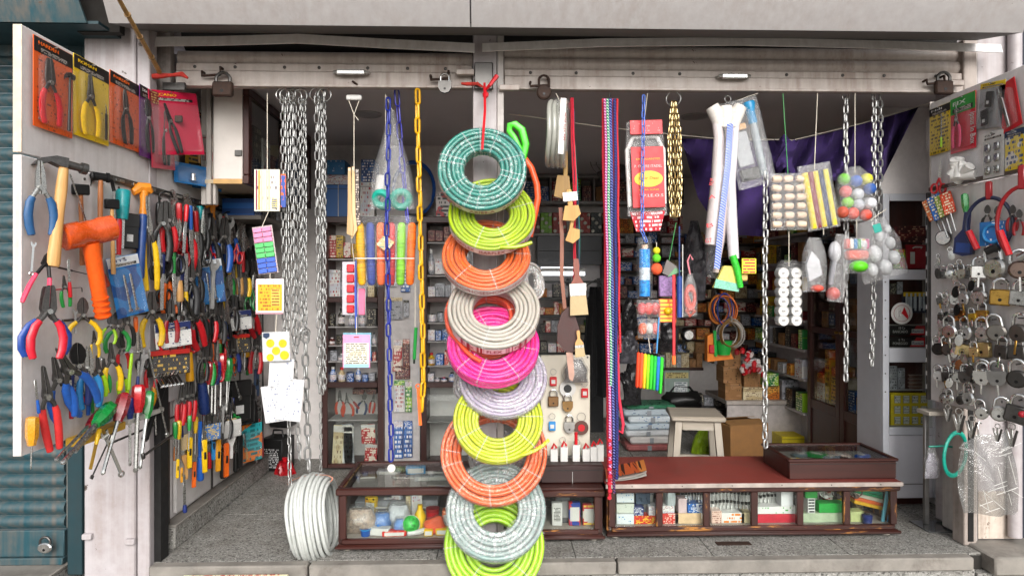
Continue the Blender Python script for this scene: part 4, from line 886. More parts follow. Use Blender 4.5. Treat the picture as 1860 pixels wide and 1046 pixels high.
# ================================================================== hose coils
def hose(col,prt=None,rough=.3,k=.35):
 key=('hose',col,prt,rough,k)
 if key in _M:return _M[key]
 m,t,b,out=base('hose');v=vecs(t);w_=orand(t);n1=noise(t,v,14,3,.5,w_)
 cc=mixc(t,ramp(t,n1,[(.35,0.),(.65,1.)]),tuple(q*.85 for q in lin(col)),lin(col))
 if prt:
  n2=noise(t,v,170,2,.5,w_);n3=noise(t,v,9,2,.5,w_)
  mk=mixc(t,1.0,ramp(t,n2,[(.5,0.),(.58,1.)]),ramp(t,n3,[(.45,0.),(.6,1.)]),'MULTIPLY')
  f=t.nodes.new('ShaderNodeMath');f.operation='MULTIPLY';f.inputs[1].default_value=k;t.links.new(mk,f.inputs[0]);cc=mixc(t,f.outputs[0],cc,lin(prt))
 t.links.new(cc,b.inputs['Base Color']);b.inputs['Roughness'].default_value=rough
 b.inputs['Subsurface Weight'].default_value=.15;b.inputs['Subsurface Scale'].default_value=.02
 _M[key]=m;return m
_T={}
def ringmesh(Rr,r,n=60,m=8):
 k=(round(Rr,4),round(r,4))
 if k not in _T:_T[k]=MB().tube([(Rr*(1+.006*math.sin(2*a)+.003*math.sin(5*a))*math.cos(a),r*.35*math.sin(3*a+1),Rr*(1+.006*math.sin(2*a)+.003*math.sin(5*a))*math.sin(a))for a in[2*math.pi*i/n for i in range(n)]],r,m,closed=True).mesh('hose_loop',60)
 return _T[k]
WRAPF=clear('#ffffff',.01,.1,42,.9,.1);BANDM=clear('#ffffff',.24,.4,60,.6,.2)
def coil(label,x0,y0,x1,y1,Y,tilt,m,hole=.44,layers=3,loops=None,band=None,nb=9,text=None,film=WRAPF,textcol=None,seed=0,roll=0,yaw=0,squash=0,wrapw=.0022):
 rn=random.Random(seed);s=mpp(Y);Ro=(x1-x0)/2*s;ri=Ro*hole
 n=(loops+1 if loops else 0)or max(3,round((Ro-ri)/.0185));hr=(Ro-ri)/(2*n);th=layers*2*hr*.95
 c=P((x0+x1)/2,(y0+y1)/2,Y)
 t=thing('hose_coil',label,'hose coil',Matrix.Translation(c)@Matrix.Rotation(R(yaw),4,'Z')@Matrix.Rotation(R(-tilt),4,'X')@Matrix.Rotation(R(roll),4,'Y'),'hose coils hanging in a column')
 for ly in range(layers):
  yy=-th/2+hr+ly*2*hr*.95
  for i in range(n):
   if 0<ly<layers-1 and 0<i<n-1:continue
   rr=ri+hr+2*hr*i
   part('hose_loop',ringmesh(rr,hr*1.0),m,t,Matrix.Translation((rn.uniform(-1,1)*hr*.18,yy+rn.uniform(-1,1)*hr*.22,rn.uniform(-1,1)*hr*.18))@Matrix.Rotation(R(rn.uniform(-1,1)),4,'X')@Matrix.Rotation(rn.uniform(0,6.28),4,'Y'))
 if seed in(2,5,8):a_=rn.uniform(200,330);part('hose_end',MB().tube([((Ro-hr+q*.012)*math.cos(R(a_+9*q)),-th/2-hr*.5*min(1,q),(Ro-hr+q*.012)*math.sin(R(a_+9*q)))for q in range(5)],hr,8),m,t)
 e=.0025;N=72;vs=[];fs=[]
 prof=[(ri-e,-th/2+.004),(ri+.006,-th/2-e),(Ro-.008,-th/2-e),(Ro+e,-th/2+.006),(Ro+e,th/2-.006),(Ro-.008,th/2+e),(ri+.006,th/2+e),(ri-e,th/2-.004)]
 K=len(prof)
 for i in range(N):
  a=2*math.pi*i/N
  for k,(rr,yy)in enumerate(prof):rr+=rn.uniform(0,.0012);vs.append((rr*math.cos(a),yy+rn.uniform(-.0006,.0006),rr*math.sin(a)))
 for i in range(N):
  for k in range(K):j=(i+1)%N;l=(k+1)%K;fs.append((i*K+k,i*K+l,j*K+l,j*K+k))
 if film:part('shrink_wrap',MB().add(vs,fs),film,t)
 for i in range(nb):
  a=2*math.pi*(i+rn.uniform(-.3,.3))/nb;da=rn.uniform(-.1,.1);vs=[];fs=[];g=.0012
  for k,(rr,yy)in enumerate(prof):
   rr2=rr+(g if k in(3,4)else-g if k in(0,7)else 0);y2=yy+(-g if k in(1,2)else g if k in(5,6)else 0)
   for sd in(-1,1):
    aa=a+da*(rr-ri)/(Ro-ri);px,pz=rr2*math.cos(aa),rr2*math.sin(aa)
    vs.append((px-math.sin(aa)*sd*wrapw,y2,pz+math.cos(aa)*sd*wrapw))
  for k in range(K):l=(k+1)%K;fs.append((2*k,2*k+1,2*l+1,2*l))
  part('wrap_band',MB().add(vs,fs),BANDM,t)
 if band:
  a0,a1,bm=band;R2=Ro+.0045;hb=th*.40;M_=30
  lb=part('label_band',MB().add([(R2*math.cos(R(a0+(a1-a0)*i/M_)),sgn*hb,R2*math.sin(R(a0+(a1-a0)*i/M_)))for i in range(M_+1)for sgn in(-1,1)],[(2*i,2*i+1,2*i+3,2*i+2)for i in range(M_)]),bm,t)
  if text:
   am=(a0+a1)/2
   for k in((-.28,0,.28)if a1-a0>90 else(0,)):
    me=textmesh(text,hb*1.05,.0003);ac=R(am+k*(a1-a0))
    for v in me.vertices:
     tx,tz=v.co.x,v.co.z;an=ac+tx/R2;v.co=Vector(((R2+.0012-v.co.y)*math.cos(an),-(tz-hb*.5),(R2+.0012-v.co.y)*math.sin(an)))
    me.update();part('lettering',me,textcol or DRED,lb)
 return t,Ro,th
WB=mat('#d9d2cf',.5);WBR=printm('#d9cfca','#8d1420',3,.5,30)
coil('teal green hose coil tied at the top of the column',796,226,956,392,-.24,14,hose('#087a6c','#e8efec',.3,.55),.42,3,5,(-165,-15,WB),12,'ARIES-A',seed=1)
coil('lime yellow hose coil second from the top',815,322,972,462,-.19,30,hose('#a2bd0c'),.41,3,6,(-160,-20,WB),6,'ISARFLEX',seed=2)
coil('orange hose coil third from the top with a printed band',803,398,963,533,-.18,36,hose('#e0672a'),.46,3,5,(-165,-15,WB),5,'HOSESHOP',seed=3)
coil('white translucent hose coil in the middle of the column',814,498,981,630,-.22,34,hose('#b4ada2'),.46,3,5,(-150,-30,WBR),3,'FLEX',seed=4)
coil('coral hose coil peeping out under the white one',808,512,970,640,-.16,34,hose('#e2502e','#f0b0a0',.35,.3),.44,3,5,None,4,seed=5)
coil('hot pink hose coil below the white one',812,556,979,700,-.22,38,hose('#f0128a','#f8b8dc',.3,.25),.42,3,5,None,7,seed=6)
coil('lavender clear hose coil half hidden behind the pink one',834,628,993,745,-.17,36,hose('#a79cb0','#ffffff',.25,.6),.42,3,6,None,16,seed=7,film=FILM2)
coil('bright yellow hose coil in front of the large orange one',824,692,986,834,-.24,32,hose('#b9c60c','#f8f8c0',.3,.3),.44,3,6,None,9,seed=8)
coil('large orange hose coil with a wide hole',801,736,993,906,-.18,30,hose('#e0622c','#f4d0b8',.3,.55),.62,3,4,None,14,seed=9)
coil('grey green clear wrapped hose coil near the bottom',811,852,990,1000,-.22,33,hose('#7f9690','#f4f6f4',.25,.9),.46,3,5,None,20,seed=10,film=FILM2)
coil('lime green hose coil at the bottom of the column',807,900,989,1078,-.17,22,hose('#a3d41a','#dcf08a',.3,.3),.42,3,5,None,6,seed=11)
coil('crumpled clear hose coil behind the orange and white ones',930,462,1000,560,-.08,10,hose('#a8a29c','#ffffff',.25,.8),.4,2,3,None,8,seed=12,film=FILM2,yaw=50)
coil('crumpled grey clear coil peeping beside the pink one',824,668,900,730,-.1,20,hose('#8a8688','#ffffff',.25,.8),.4,2,3,None,8,seed=13,film=FILM2)
coil('flat clear coil with grey wire inside the large orange hole',850,800,950,850,-.06,40,hose('#8d8d8c','#ffffff',.25,.8),.3,2,4,None,10,seed=14,film=FILM2)
# red tie, green clip, orange hose behind
t=thing('tie_cord','red cord tying the teal coil to the shutter post','cord',P(880,150,-.1))
o0=t.location
part('tie',MB().tube([P(880,152,-.1)-o0,P(881,200,-.2)-o0,P(878,240,-.29)-o0,P(876,272,-.3)-o0],.006,6),RED,t)
part('bow_end',MB().tube([P(881,165,-.11)-o0,P(890,155,-.14)-o0,P(903,138,-.13)-o0],[.006,.008,.01],6),RED,t)
part('knot',MB().lathe([(0,-.02),(.012,-.01),(.014,.005),(0,.02)],8,Matrix.Translation(P(882,172,-.12)-o0)),RED,t)
t=thing('hose_gun','lime green watering hose handle behind the teal coil','hose handle',P(950,285,-.1));o0=t.location
part('handle_loop',MB().tube([P(x,y,-.1)-o0 for x,y in((950,288),(955,262),(948,236),(935,226),(926,228),(925,238),(934,250),(944,272),(948,288))],[.012,.013,.014,.013,.012,.011,.011,.011,.012],8,flat=(1,1.3)),mat('#3fc41a',.3),t)
part('hose_tail',MB().tube([P(x,y,-.08)-o0 for x,y in((951,286),(965,305),(975,335),(977,360),(972,386),(962,430))],.0145,10),mat('#e2542a',.3),t)
# clear hose roll standing on the floor by the left case
c=P(572,938,.02)
t=thing('hose_roll','large roll of white translucent hose standing on the floor beside the left case','hose coil',Matrix.Translation(c)@Matrix.Rotation(R(90),4,'Z')@Matrix.Rotation(R(-7),4,'X'))
Ro=(1018-858)/2*mpp(.02);hm=mat('#bcbfbb',.3,0,.12,20,coat=.25,sss=.4);rn=random.Random(4)
for i in range(9):
 for j in range(2):
  part('hose_loop',ringmesh(round(Ro-.012-j*.02-.003*(i%3)-.0016*(i-4)**2,3),.0092),hm,t,Matrix.Translation((0,(i-4)*.0172+rn.uniform(-.004,.004),rn.uniform(-.004,.004)-j*.0))@Matrix.Rotation(R(rn.uniform(-2.5,2.5)),4,'X')@Matrix.Rotation(R(rn.uniform(-2,2)),4,'Z'))
part('tie_band',MB().torus(.10,.004,24,5,Matrix.Translation((0,0,Ro-.04))@Matrix.Rotation(R(90),4,'Z')@Matrix.Diagonal((1,1,.28,1))),mat('#b9806a',.5),t)
# ================================================================== bags and packs
def bagmesh(w_,h,d,top=1.0,bot=1.0,seed=0,crump=.06,nu=22,nv=16,neck=.2):
 rn=random.Random(seed);ph=[rn.uniform(0,6)for _ in range(6)]
 def f(u,v):
  a=2*math.pi*u;wx=bot+(top-bot)*(max(0,(v-(1-neck))/neck)**1.0 if top!=bot else v)
  if top<bot and v<1-neck:wx=bot
  th=math.sin(math.pi*min(1,max(0,.04+.92*v)))**.55
  c,s_=math.cos(a),math.sin(a);ca=math.copysign(abs(c)**.7,c)
  n_=1+crump*math.sin(5*a+ph[0]+7*v)+crump*.8*math.sin(9*a+ph[1]-11*v)
  return(w_/2*ca*wx*(1+.3*crump*math.sin(13*v+ph[2])),d/2*s_*th*n_,v*h)
 return MB().grid(f,nu,nv)
def string(t,pts,r=.0018,m=None,name='string'):return part(name,MB().tube(pts,r,5),m or STRING,t)
def hung(name,label,cat,x0,y0,x1,y1,Y,group=None,roll=0,turn=0,ystr=170,xs=None,m=None,sm=True):
 """an item hanging on a string: returns (empty, width, height); origin at its bottom centre"""
 p,w_,h=bb(x0,y0,x1,y1,Y);t=thing(name,label,cat,frame(p,'F',turn,roll),group)
 if ystr is not None and sm:
  inv=t.matrix_world.inverted();a=inv@P(xs or(x0+x1)/2,ystr,Y)
  string(t,[a,Vector((a.x*.5,0,(a.z+h)/2)),(0,0,h*.99)],m=m)
 return t,w_,h
def sph(r,x=0,y=0,z=0,n=12,sx=1,sz=1):
 return MB().lathe([(r*math.sin(math.pi*i/8)*sx,-r*sz*math.cos(math.pi*i/8))for i in range(9)],n,Matrix.Translation((x,y,z)))
def flatcard(t,w_,h,m,name='card',y=0,th=.003):return part(name,MB().box(-w_/2,w_/2,y-th/2,y+th/2,0,h,.001),m,t)
HG='packs hanging from the shutter bar'
# left bay
t,w_,h=hung('pencil_pack','white printed pack of pencils hanging on a string before the chains','pack',463,309,508,384,-.05,HG)
flatcard(t,w_,h,printm('#e6dcc8','#5a5560',5,.4,9,.4),'pack',0,.012);
for i in range(6):part('pencil',MB().cyl((w_*(-.4+.1*i),-.008,h*.04),(w_*(-.4+.1*i),-.008,h*.98),.0035,n=6),mat(('#8d2f4a','#e0a83a','#e3d6b0','#e8dcc0','#e3d6b0','#d8cba8')[i],.4),t)
part('cartoon_patch',MB().box(w_*.2,w_*.42,-.0095,-.0065,h*.06,h*.3,.001),printm('#d8c46a','#35508d',3,.6,4),t)
part('orange_back_pack',MB().box(w_*.52,w_*.72,.004,.012,h*.1,h*.9,.001),printm('#d8602a','#2a4a9a',3,.6,3,.4,'#2a4a9a'),t)
t,w_,h=hung('eraser_sheet','tilted card of pink, green and blue erasers','pack',470,411,506,497,-.05,HG,8,ystr=384,xs=488)
flatcard(t,w_,h,mat('#b9a8a8',.5))
for i,c_ in enumerate(['#3f62c0']*3+['#57b86a']*3+['#d887ac']*3):
 for j in(0,1):part('eraser',MB().box(w_*(-.46+.46*j),w_*(-.02+.47*j),-.010,-.002,h*(.02+.107*i),h*(.115+.107*i),.002),mat(c_,.6),t)
t,w_,h=hung('label_card','yellow printed card with a white border below the eraser card','pack',466,507,515,568,-.06,HG,ystr=497)
flatcard(t,w_,h,printm('#e8e0dc','#8a4a8a',14,.4,9));part('yellow_field',MB().box(-w_*.44,w_*.44,-.004,-.0018,h*.06,h*.84,.001),printm('#e2a41c','#9a5a08',5,.5,5),t);part('blank_window',MB().box(w_*.05,w_*.38,-.006,-.0042,h*.2,h*.7,.001),printm('#e8bc50','#8a5a18',4,.6,4),t);part('back_card',MB().box(-w_*.54,w_*.46,.004,.007,-h*.04,h*.96,.001),mat('#d8a0b0',.5),t)
t,w_,h=hung('stain_card','grey and yellow hook card hanging above the paper slips','pack',478,603,527,656,-.05,HG,2,ystr=568)
flatcard(t,w_,h,printm('#b9bcbc','#3a4560',4,.3,6));
for x,z,r_ in((-.2,.62,.2),(.25,.6,.2),(.0,.36,.2),(-.22,.14,.18),(.3,.2,.22)):part('yellow_spot',MB().cyl((x*w_,-.0042,z*h),(x*w_,-.0016,z*h),r_*w_*.75,n=16),YEL,t)
part('shield_logo',MB().prism([(-w_*.45,h*.97),(-w_*.22,h*.97),(-w_*.22,h*.85),(-w_*.335,h*.78),(-w_*.45,h*.85)],-.0045,-.0016),mat('#1f3350',.4),t)
for i,(a_,b_,c_,d_,rl)in enumerate(((486,652,530,728,-3),(482,700,524,766,8),(500,688,545,764,-6))):
 t,w_,h=hung('paper_slip',('upper printed white paper slip under the hook card','lower curled white paper slip','lower printed slip beside the chain')[i],'paper',a_,b_,c_,d_,-.04-.012*i,'paper slips among the chains',rl,sm=False)
 part('sheet',MB().grid(lambda u,v:((u-.5)*w_,.004*math.sin(3*u+i)+.01*(v-.5)**2,v*h),8,8),printm('#bfbfc0','#8087a0',9,.4,7,.7,None,i),t);part('staple',MB().box(-.006,.006,-.004,-.001,h*.96,h*.97,.0005),STEEL,t)
# wooden strips on the plastic hook
t=thing('plastic_hook','white plastic ceiling hook with a string above the wooden strips','hook',P(643,178,-.02));o0=t.location
part('plate',MB().box(-.035,.035,-.01,.01,-.012,.012,.005),WHITE,t);string(t,[(-.024,0,-.01),(0,0,-.075),(0,0,-.33)]);string(t,[(.024,0,-.01),(0,0,-.075),(.02,0,-.1)])
for i,(xa,xb,yt,yb,c_)in enumerate(((634,631,306,425,wood('#c8a878','#a07a48')),(641,640,304,430,wood('#d8bc90','#b08e58')),(648,652,308,418,mat('#4c3b33',.4)))):
 p=P(xa,yb,-.02+.01*i);h=(yb-yt)*mpp(0);t=thing('back_scratcher',('pale curved wooden strip hanging nearest the chains','middle wooden strip with a flared foot','dark patterned strip beside the wooden ones')[i],'wooden strip',p,'strips on the plastic hook')
 part('strip',MB().prism([(-.010,0),(.016-.02*i,-.01),(.02,.03),(.012,.1),(.008,h),(-.004,h),(-.006,.1)],-.003,.003),c_ if i<2 else printm('#3a2c28','#c9b8a8',16,.5,3),t);part('hole_ring',MB().torus(.004,.0012,10,5,Matrix.Translation((.002,-.003,h-.01))),STEEL,t)
# clear bag with green coils
t,w_,h=hung('clear_bag','tall clear bag with teal hose inside behind the blue chain','bag',672,200,752,380,.03,HG,ystr=172,xs=700)
part('plastic_film',bagmesh(w_,h,.1,.12,1,3,.1,neck=.75),FILM2,t)
for i in range(5):part('teal_hose',MB().torus(.032+.004*(i%2),.0165,26,8,Matrix.Translation((-.045+.085*(i%2),-.01+.012*i,.045))@Matrix.Rotation(R(25-50*(i%2)),4,'Y')@Matrix.Rotation(R(25),4,'X')),mat('#16a08c',.3),t)
part('white_roll',MB().cyl((-.05,0,.08),(-.04,0,.15),.03,n=14),WHITE,t)
# rope pack
def windmat(c_):
 m,t,b,out=base('wound');v=vecs(t,'Object',(18,18,150));n1=noise(t,v,1.0,3,.6)
 t.links.new(mixc(t,ramp(t,n1,[(.35,0.),(.6,1.)]),tuple(q*.55 for q in lin(c_)),lin(c_)),b.inputs['Base Color']);b.inputs['Roughness'].default_value=.6;bumpn(t,b,n1,.8,.004);return m
t,w_,h=hung('rope_pack','clear pack of six bright rope hanks in yellow, blue, orange, red, lime and orange','rope pack',650,402,752,521,.02,HG,ystr=172,xs=700)
for i,c_ in enumerate(('#e2a80c','#2f438f','#e4642a','#c22a36','#7cc81c','#ea6a12')):
 hk=MB();x=w_*(-.42+.168*i)
 for k in range(5):
  a=2*math.pi*k/5;pts=[(x+.011*math.cos(a+j*.35)+.003*math.sin(j*.5+i),.012*math.sin(a+j*.35),h*(.04+.92*j/12))for j in range(13)]
  hk.tube(pts,[.008]+[.0105]*11+[.008],6)
 hk=MB().lathe([(0,h*.02),(.012,h*.03),(.0185,h*.07),(.0205,h*.3),(.0185,h*.46),(.0205,h*.65),(.019,h*.93),(.012,h*.97),(0,h*.98)],14,Matrix.Translation((x,0,0))@Matrix.Rotation(R((i-2.5)*.9),4,'Y'))
 part('rope_hank',hk,windmat(c_),t)
part('plastic_film',bagmesh(w_*1.06,h*1.08,.075,1,1,5,.04),FILM,t);part('tie_string',MB().box(-w_*.52,w_*.52,-.0405,-.038,h*.42,h*.435,.0005),WHITE,t)
part('price_tag',MB().prism([(-.035,.19),(.0,.235),(.045,.2),(.01,.155)],-.0445,-.042),printm('#e0d0a0','#5a8a7a',5,.5,5,.5,'#d8a878'),t)
# red blister strip and pink card
t,w_,h=hung('sachet_strip','strip of red sachets with a blue cord behind the pink card','pack',622,476,664,572,.06,HG,ystr=428,xs=638)
flatcard(t,w_,h,mat('#b7b2b8',.4));
for i in range(5):part('red_sachet',MB().box(-w_*.3,w_*.02,-.012,-.002,h*(.04+.19*i),h*(.19+.19*i),.004),mat('#c4202c',.3),t)
part('pink_sachets',MB().box(w_*.2,w_*.48,-.008,-.002,0,h*.5,.003),mat('#d0698a',.35),t);string(t,[(w_*.12,-.015,h*1.02),(w_*.1,-.016,h*.5),(w_*.12,-.016,-.06)],.006,mat('#2a49a8',.5),'blue_cord')
t,w_,h=hung('price_card','pink hang card with rows of small samples and a blue foot','card',623,606,672,668,-.04,HG,0,ystr=575)
flatcard(t,w_,h*.96,mat('#df8fb4',.5),'pink_header');part('sample_field',MB().box(-w_*.46,w_*.46,-.004,-.0017,h*.12,h*.72,.001),printm('#e8dfc4','#57504a',7,.55,8),t);part('blue_foot',MB().box(-w_*.46,w_*.46,-.0042,-.0017,h*.01,h*.115,.001),mat('#8fbcd0',.5),t);part('hang_slot',MB().box(-.012,.012,-.0025,.0025,h*.88,h*.91,.001),DRED,t);part('backing',MB().box(-w_*.5,w_*.53,.003,.006,h*.3,h*1.02,.001),mat('#6f9fb0',.5),t)
t=thing('marker_pen','thin green marker hanging by the yellow chain','marker',P(754,660,.05));string(t,[(0,0,.17),(0,0,.5)]);part('barrel',MB().cyl((-.004,0,.02),(.004,0,.165),.008,n=8),GRN,t);part('tip',MB().cyl((-.005,0,0),(-.004,0,.02),.005,n=8),BLACK,t)
t=thing('cable_tie','orange notched strip hanging at the end of the yellow chain','strap',P(769,772,-.02));part('strip',MB().prism([(-.02,0),(-.006,.0),(-.018,.17),(-.03,.17)],-.003,.003),ORA,t);part('buckle',MB().torus(.01,.003,12,6,Matrix.Translation((-.024,0,.175))),ORA,t)
# edge-on clear hose coil
t,w_,h=hung('hose_coil','clear hose coil seen edge-on with a printed band beside the middle post','hose coil',990,182,1030,306,-.05,HG,-3)
for i in range(4):part('hose_loop',ringmesh(round(h/2-.012,3),.0115),mat('#9a9a92',.2,0,.1,20,coat=.5),t,Matrix.Translation((w_*(-.34+.22*i),0,h/2))@Matrix.Rotation(R(82),4,'Z'))
part('plastic_film',bagmesh(w_*1.05,h,h*.95,.8,.9,6,.05,neck=.3),FILM2,t);lb=part('label_band',MB().box(-.008,.016,-h*.49,-h*.485,h*.12,h*.9,.0005),WB,t);letters(lb,'HOSE FLEX PIPE',.012,DRED,.009,-h*.492,h*.5,None,rot=-90)
# red cord with brushes and scrapers
t=thing('cord_bunch','bunch of thin red and dark cords carrying brushes and scrapers','cord',P(1040,176,.0));o0=t.location
for i,(c_,pts)in enumerate((('#b01a2c',((1037,178),(1039,260),(1042,340),(1045,470),(1048,540))),('#c8203a',((1041,178),(1042,240),(1046,330),(1044,430),(1042,520))),('#2a3a4a',((1042,200),(1040,300),(1050,360),(1052,480),(1050,560))),('#1a6a5c',((1044,260),(1049,340),(1053,420),(1052,515))),('#b01a2c',((1042,560),(1044,600),(1046,640))))):
 part('cord',MB().tube([P(x+random.uniform(-1,1),y,-.0+.006*i)-o0 for x,y in pts],.0045,6),mat(c_,.7),t)
WD=wood('#c49a5c','#a57c40',.6,.8)
def scraper(label,x0,y0,x1,y1,poly,m,Y=-.03,roll=0):
 p,w_,h=bb(x0,y0,x1,y1,Y);t=thing('wood_scraper',label,'wooden tool',frame(p,'F',0,roll),'brushes and scrapers on the red cord')
 part('handle',MB().box(-w_*.14+poly*w_,w_*.14+poly*w_,-.006,.006,h*.42,h,.003),m,t);part('head',MB().prism([(-w_*.5,h*.06),(w_*.1,0),(w_*.5,h*.2),(w_*.42,h*.48),(-w_*.3,h*.5)],-.008,.008),m,t);return t
scraper('olive wooden scraper with an upright handle, topmost on the red cord',1006,275,1036,362,.2,wood('#9a7a40','#7c5c2c',.6,.8))
t=scraper('wooden float block with a white price label',1022,344,1056,402,0,WD,-.05,6);part('price_label',MB().box(-.03,.035,-.0105,-.0085,.09,.13,.0005),printm('#e4e0da','#888070',4,.5,8),t)
scraper('narrow wooden scraper handle with a square head, third on the cord',1026,386,1051,442,-.2,WD,-.04,-8)
t=thing('flat_brush','flat paint brush with pale bristles and a white label','brush',along((1046,470),(1052,572),('F',-.03),0),'brushes and scrapers on the red cord');kparts(t,kind('brush'),{'handle':wood('#8a4a3a','#6a3428')},Matrix.Translation((0,0,1))@Matrix.Rotation(R(180),4,'Y')@Matrix.Diagonal((1.35,1,1,1)));part('price_label',MB().box(-.15,.15,-.05,-.04,.42,.56,.003),PAPER,t)
t=thing('flat_brush','small paint brush at the lowest end of the cord','brush',along((1050,600),(1054,648),('F',-.03),0),'brushes and scrapers on the red cord');kparts(t,kind('brush'),{},Matrix.Translation((0,0,1))@Matrix.Rotation(R(180),4,'Y')@Matrix.Diagonal((1.6,1,1,1)))
p,w_,h=bb(1011,535,1053,720,.0);t=thing('leather_sheath','brown leather paddle-shaped sheath on a long strap','sheath',frame(P(1032,720,.0)));s_=mpp(0)
part('pad',MB().prism([(-.05,.25),(-.02,.21),(.02,.2),(.045,.25),(.05,.31),(.03,.37),(0,.41),(-.03,.38),(-.05,.32)],-.01,.01),mat('#3f1f1b',.5,0,.2,30,.3,150),t);part('strap',MB().tube([(-.015,0,.4),(-.03,0,.55),(-.028,0,.72),(-.035,0,.86)],.010,6,flat=(.3,1)),mat('#8a5a48',.6),t);part('blade',MB().prism([(-.01,.2),(.02,.21),(.028,.1),(.02,.07),(.004,.08)],-.005,.005),mat('#b08a7a',.5),t)
# rope bundle
t0=thing('rope_bundle','bundle of long red, pink and blue cords beside the loofah bag','rope',P(1108,176,-.05));o0=t0.location
def cordmat(a,b_):
 key=('cord',a,b_)
 if key in _M:return _M[key]
 m,t,b,out=base('cord');v=vecs(t,'Object',(60,60,90));wv=t.nodes.new('ShaderNodeTexWave');wv.wave_type='BANDS';wv.bands_direction='DIAGONAL';wv.inputs['Scale'].default_value=.55;t.links.new(v,wv.inputs[0])
 t.links.new(mixc(t,ramp(t,wv.outputs['Fac'],[(.74,0.),(.84,1.)]),lin(a),lin(b_)),b.inputs['Base Color']);b.inputs['Roughness'].default_value=.65;bumpn(t,b,wv.outputs['Fac'],.5,.003);_M[key]=m;return m
for nm,a,b_,xt,xb,yb,r_ in(('cord','#c01830','#c01830',1095,1107,905,.0075),('cord','#c01a48','#f0c0d0',1101,1112,880,.008),('cord','#b03a8a','#e8c0d8',1099,1109,860,.006),('cord','#1a7a5a','#d8ecd0',1104,1110,700,.006),('cord','#141a64','#8a96d8',1109,1116,850,.0085),('cord','#15186a','#5a66c0',1114,1119,800,.0075),('cord','#15184e','#303880',1117,1121,870,.007),('cord','#c0202c','#d03a40',1121,1126,640,.005),('cord','#c82a3a','#c82a3a',1113,1121,800,.009),('cord','#20204a','#8a4a6a',1106,1116,895,.006)):
 part(nm,MB().tube([P(xt+(xb-xt)*(k/14)**1.0+math.sin(k*1.3+xt)*.8,180+(yb-180)*k/14,-.06+.02*math.sin(xt))-o0 for k in range(15)],r_,8),cordmat(a,b_),t0)
part('loop_end',MB().tube([P(x,y,-.06)-o0 for x,y in((1122,640),(1124,720),(1132,770),(1130,786),(1120,780),(1119,720))],.007,8),mat('#d03048',.5),t0)
for k in range(9):part('knot',MB().lathe([(0,-.01),(.01,-.004),(.01,.004),(0,.01)],8,Matrix.Translation(P(1107+(k%2),800+k*13,-.075)-o0)),mat('#c82a3a',.5),t0)
part('hook',MB().torus(.014,.003,14,6,Matrix.Translation((0,0,.0))@Matrix.Rotation(R(70),4,'Z')),DARKST,t0)
# loofah bag
t,w_,h=hung('loofah_bag','clear bag with a red label, yellow oval and a plastic hose frame','bag',1140,220,1212,392,-.02,HG,2)
part('plastic_film',bagmesh(w_,h,.05,.9,1,8,.05),FILM2,t);part('red_header',MB().box(-w_*.4,w_*.42,-.03,-.027,h*.85,h*1.0,.002),printm('#c4161f','#e86a6a',4,.4,8),t)
part('hose_frame',MB().tube([(-w_*.44,0,h*.1),(-w_*.46,0,h*.7),(-w_*.3,0,h*.84),(w_*.3,0,h*.84),(w_*.46,0,h*.7),(w_*.44,0,h*.12)],.011,8),mat('#d3d0cc',.3),t)
lb=part('red_label',MB().box(-w_*.4,w_*.42,-.031,-.0285,h*.08,h*.72,.001),mat('#c4161f',.4),t);part('yellow_oval',MB().lathe([(0,0),(1,0),(1,.0015),(0,.0015)],28,Matrix.Translation((w_*.02,-.0318,h*.38))@Matrix.Rotation(R(90),4,'X')@Matrix.Diagonal((w_*.36,h*.085,1,1))),mat('#e0b81c',.4),lb)
letters(lb,'P. OUVRE ITADEL',.012,WHITE,w_*.02,-.0325,h*.5,w_*.7);letters(lb,'Coir Deal',.012,mat('#a06a10',.5),w_*.02,-.035,h*.375,w_*.5);letters(lb,'EXFOLIANTES',.008,YEL,w_*.02,-.0325,h*.58,w_*.6);letters(lb,'TP.I.E.O.S',.013,WHITE,w_*.08,-.0325,h*.19,w_*.6);letters(lb,'EXTRA SUAVE',.006,YEL,w_*.02,-.0325,h*.26,w_*.5)
part('red_fringe',MB().grid(lambda u,v:((u-.5)*w_*(.6+.3*v),.01*math.sin(12*u),-.07+v*.09),10,4),printm('#b8303c','#e8d0d0',3,.5,6),t)
# blue tube pack, pompoms, red bags, rainbow pack
t,w_,h=hung('scouring_tube','clear pouch with a speckled bright blue tube','pack',1158,440,1184,542,-.05,HG,ystr=425)
part('tube',MB().cyl((0,0,.01),(0,0,h*.88),w_*.38,n=14),mat('#2a86d0',.4,0,.7,90),t);part('tube_cap',MB().cyl((0,0,h*.88),(0,0,h*.96),w_*.22,n=12),mat('#c9a890',.5),t);part('plastic_film',bagmesh(w_*1.15,h*1.1,.05,.8,1,9),FILM,t);part('pale_middle',MB().cyl((0,0,h*.33),(0,0,h*.55),w_*.385,n=14),mat('#b9c4cc',.4,0,.6,90),t)
t,w_,h=hung('pompom_toy','small bunch of yellow, green and orange pompoms','toy',1183,448,1202,500,-.04,HG,ystr=440)
for z,r_,c_ in((.86,.017,'#d6c81c'),(.6,.02,'#5ec01c'),(.22,.027,'#e2542a')):part('pompom',sph(r_,0,0,z*h),mat(c_,.8,0,.3,90,.8,200),t)
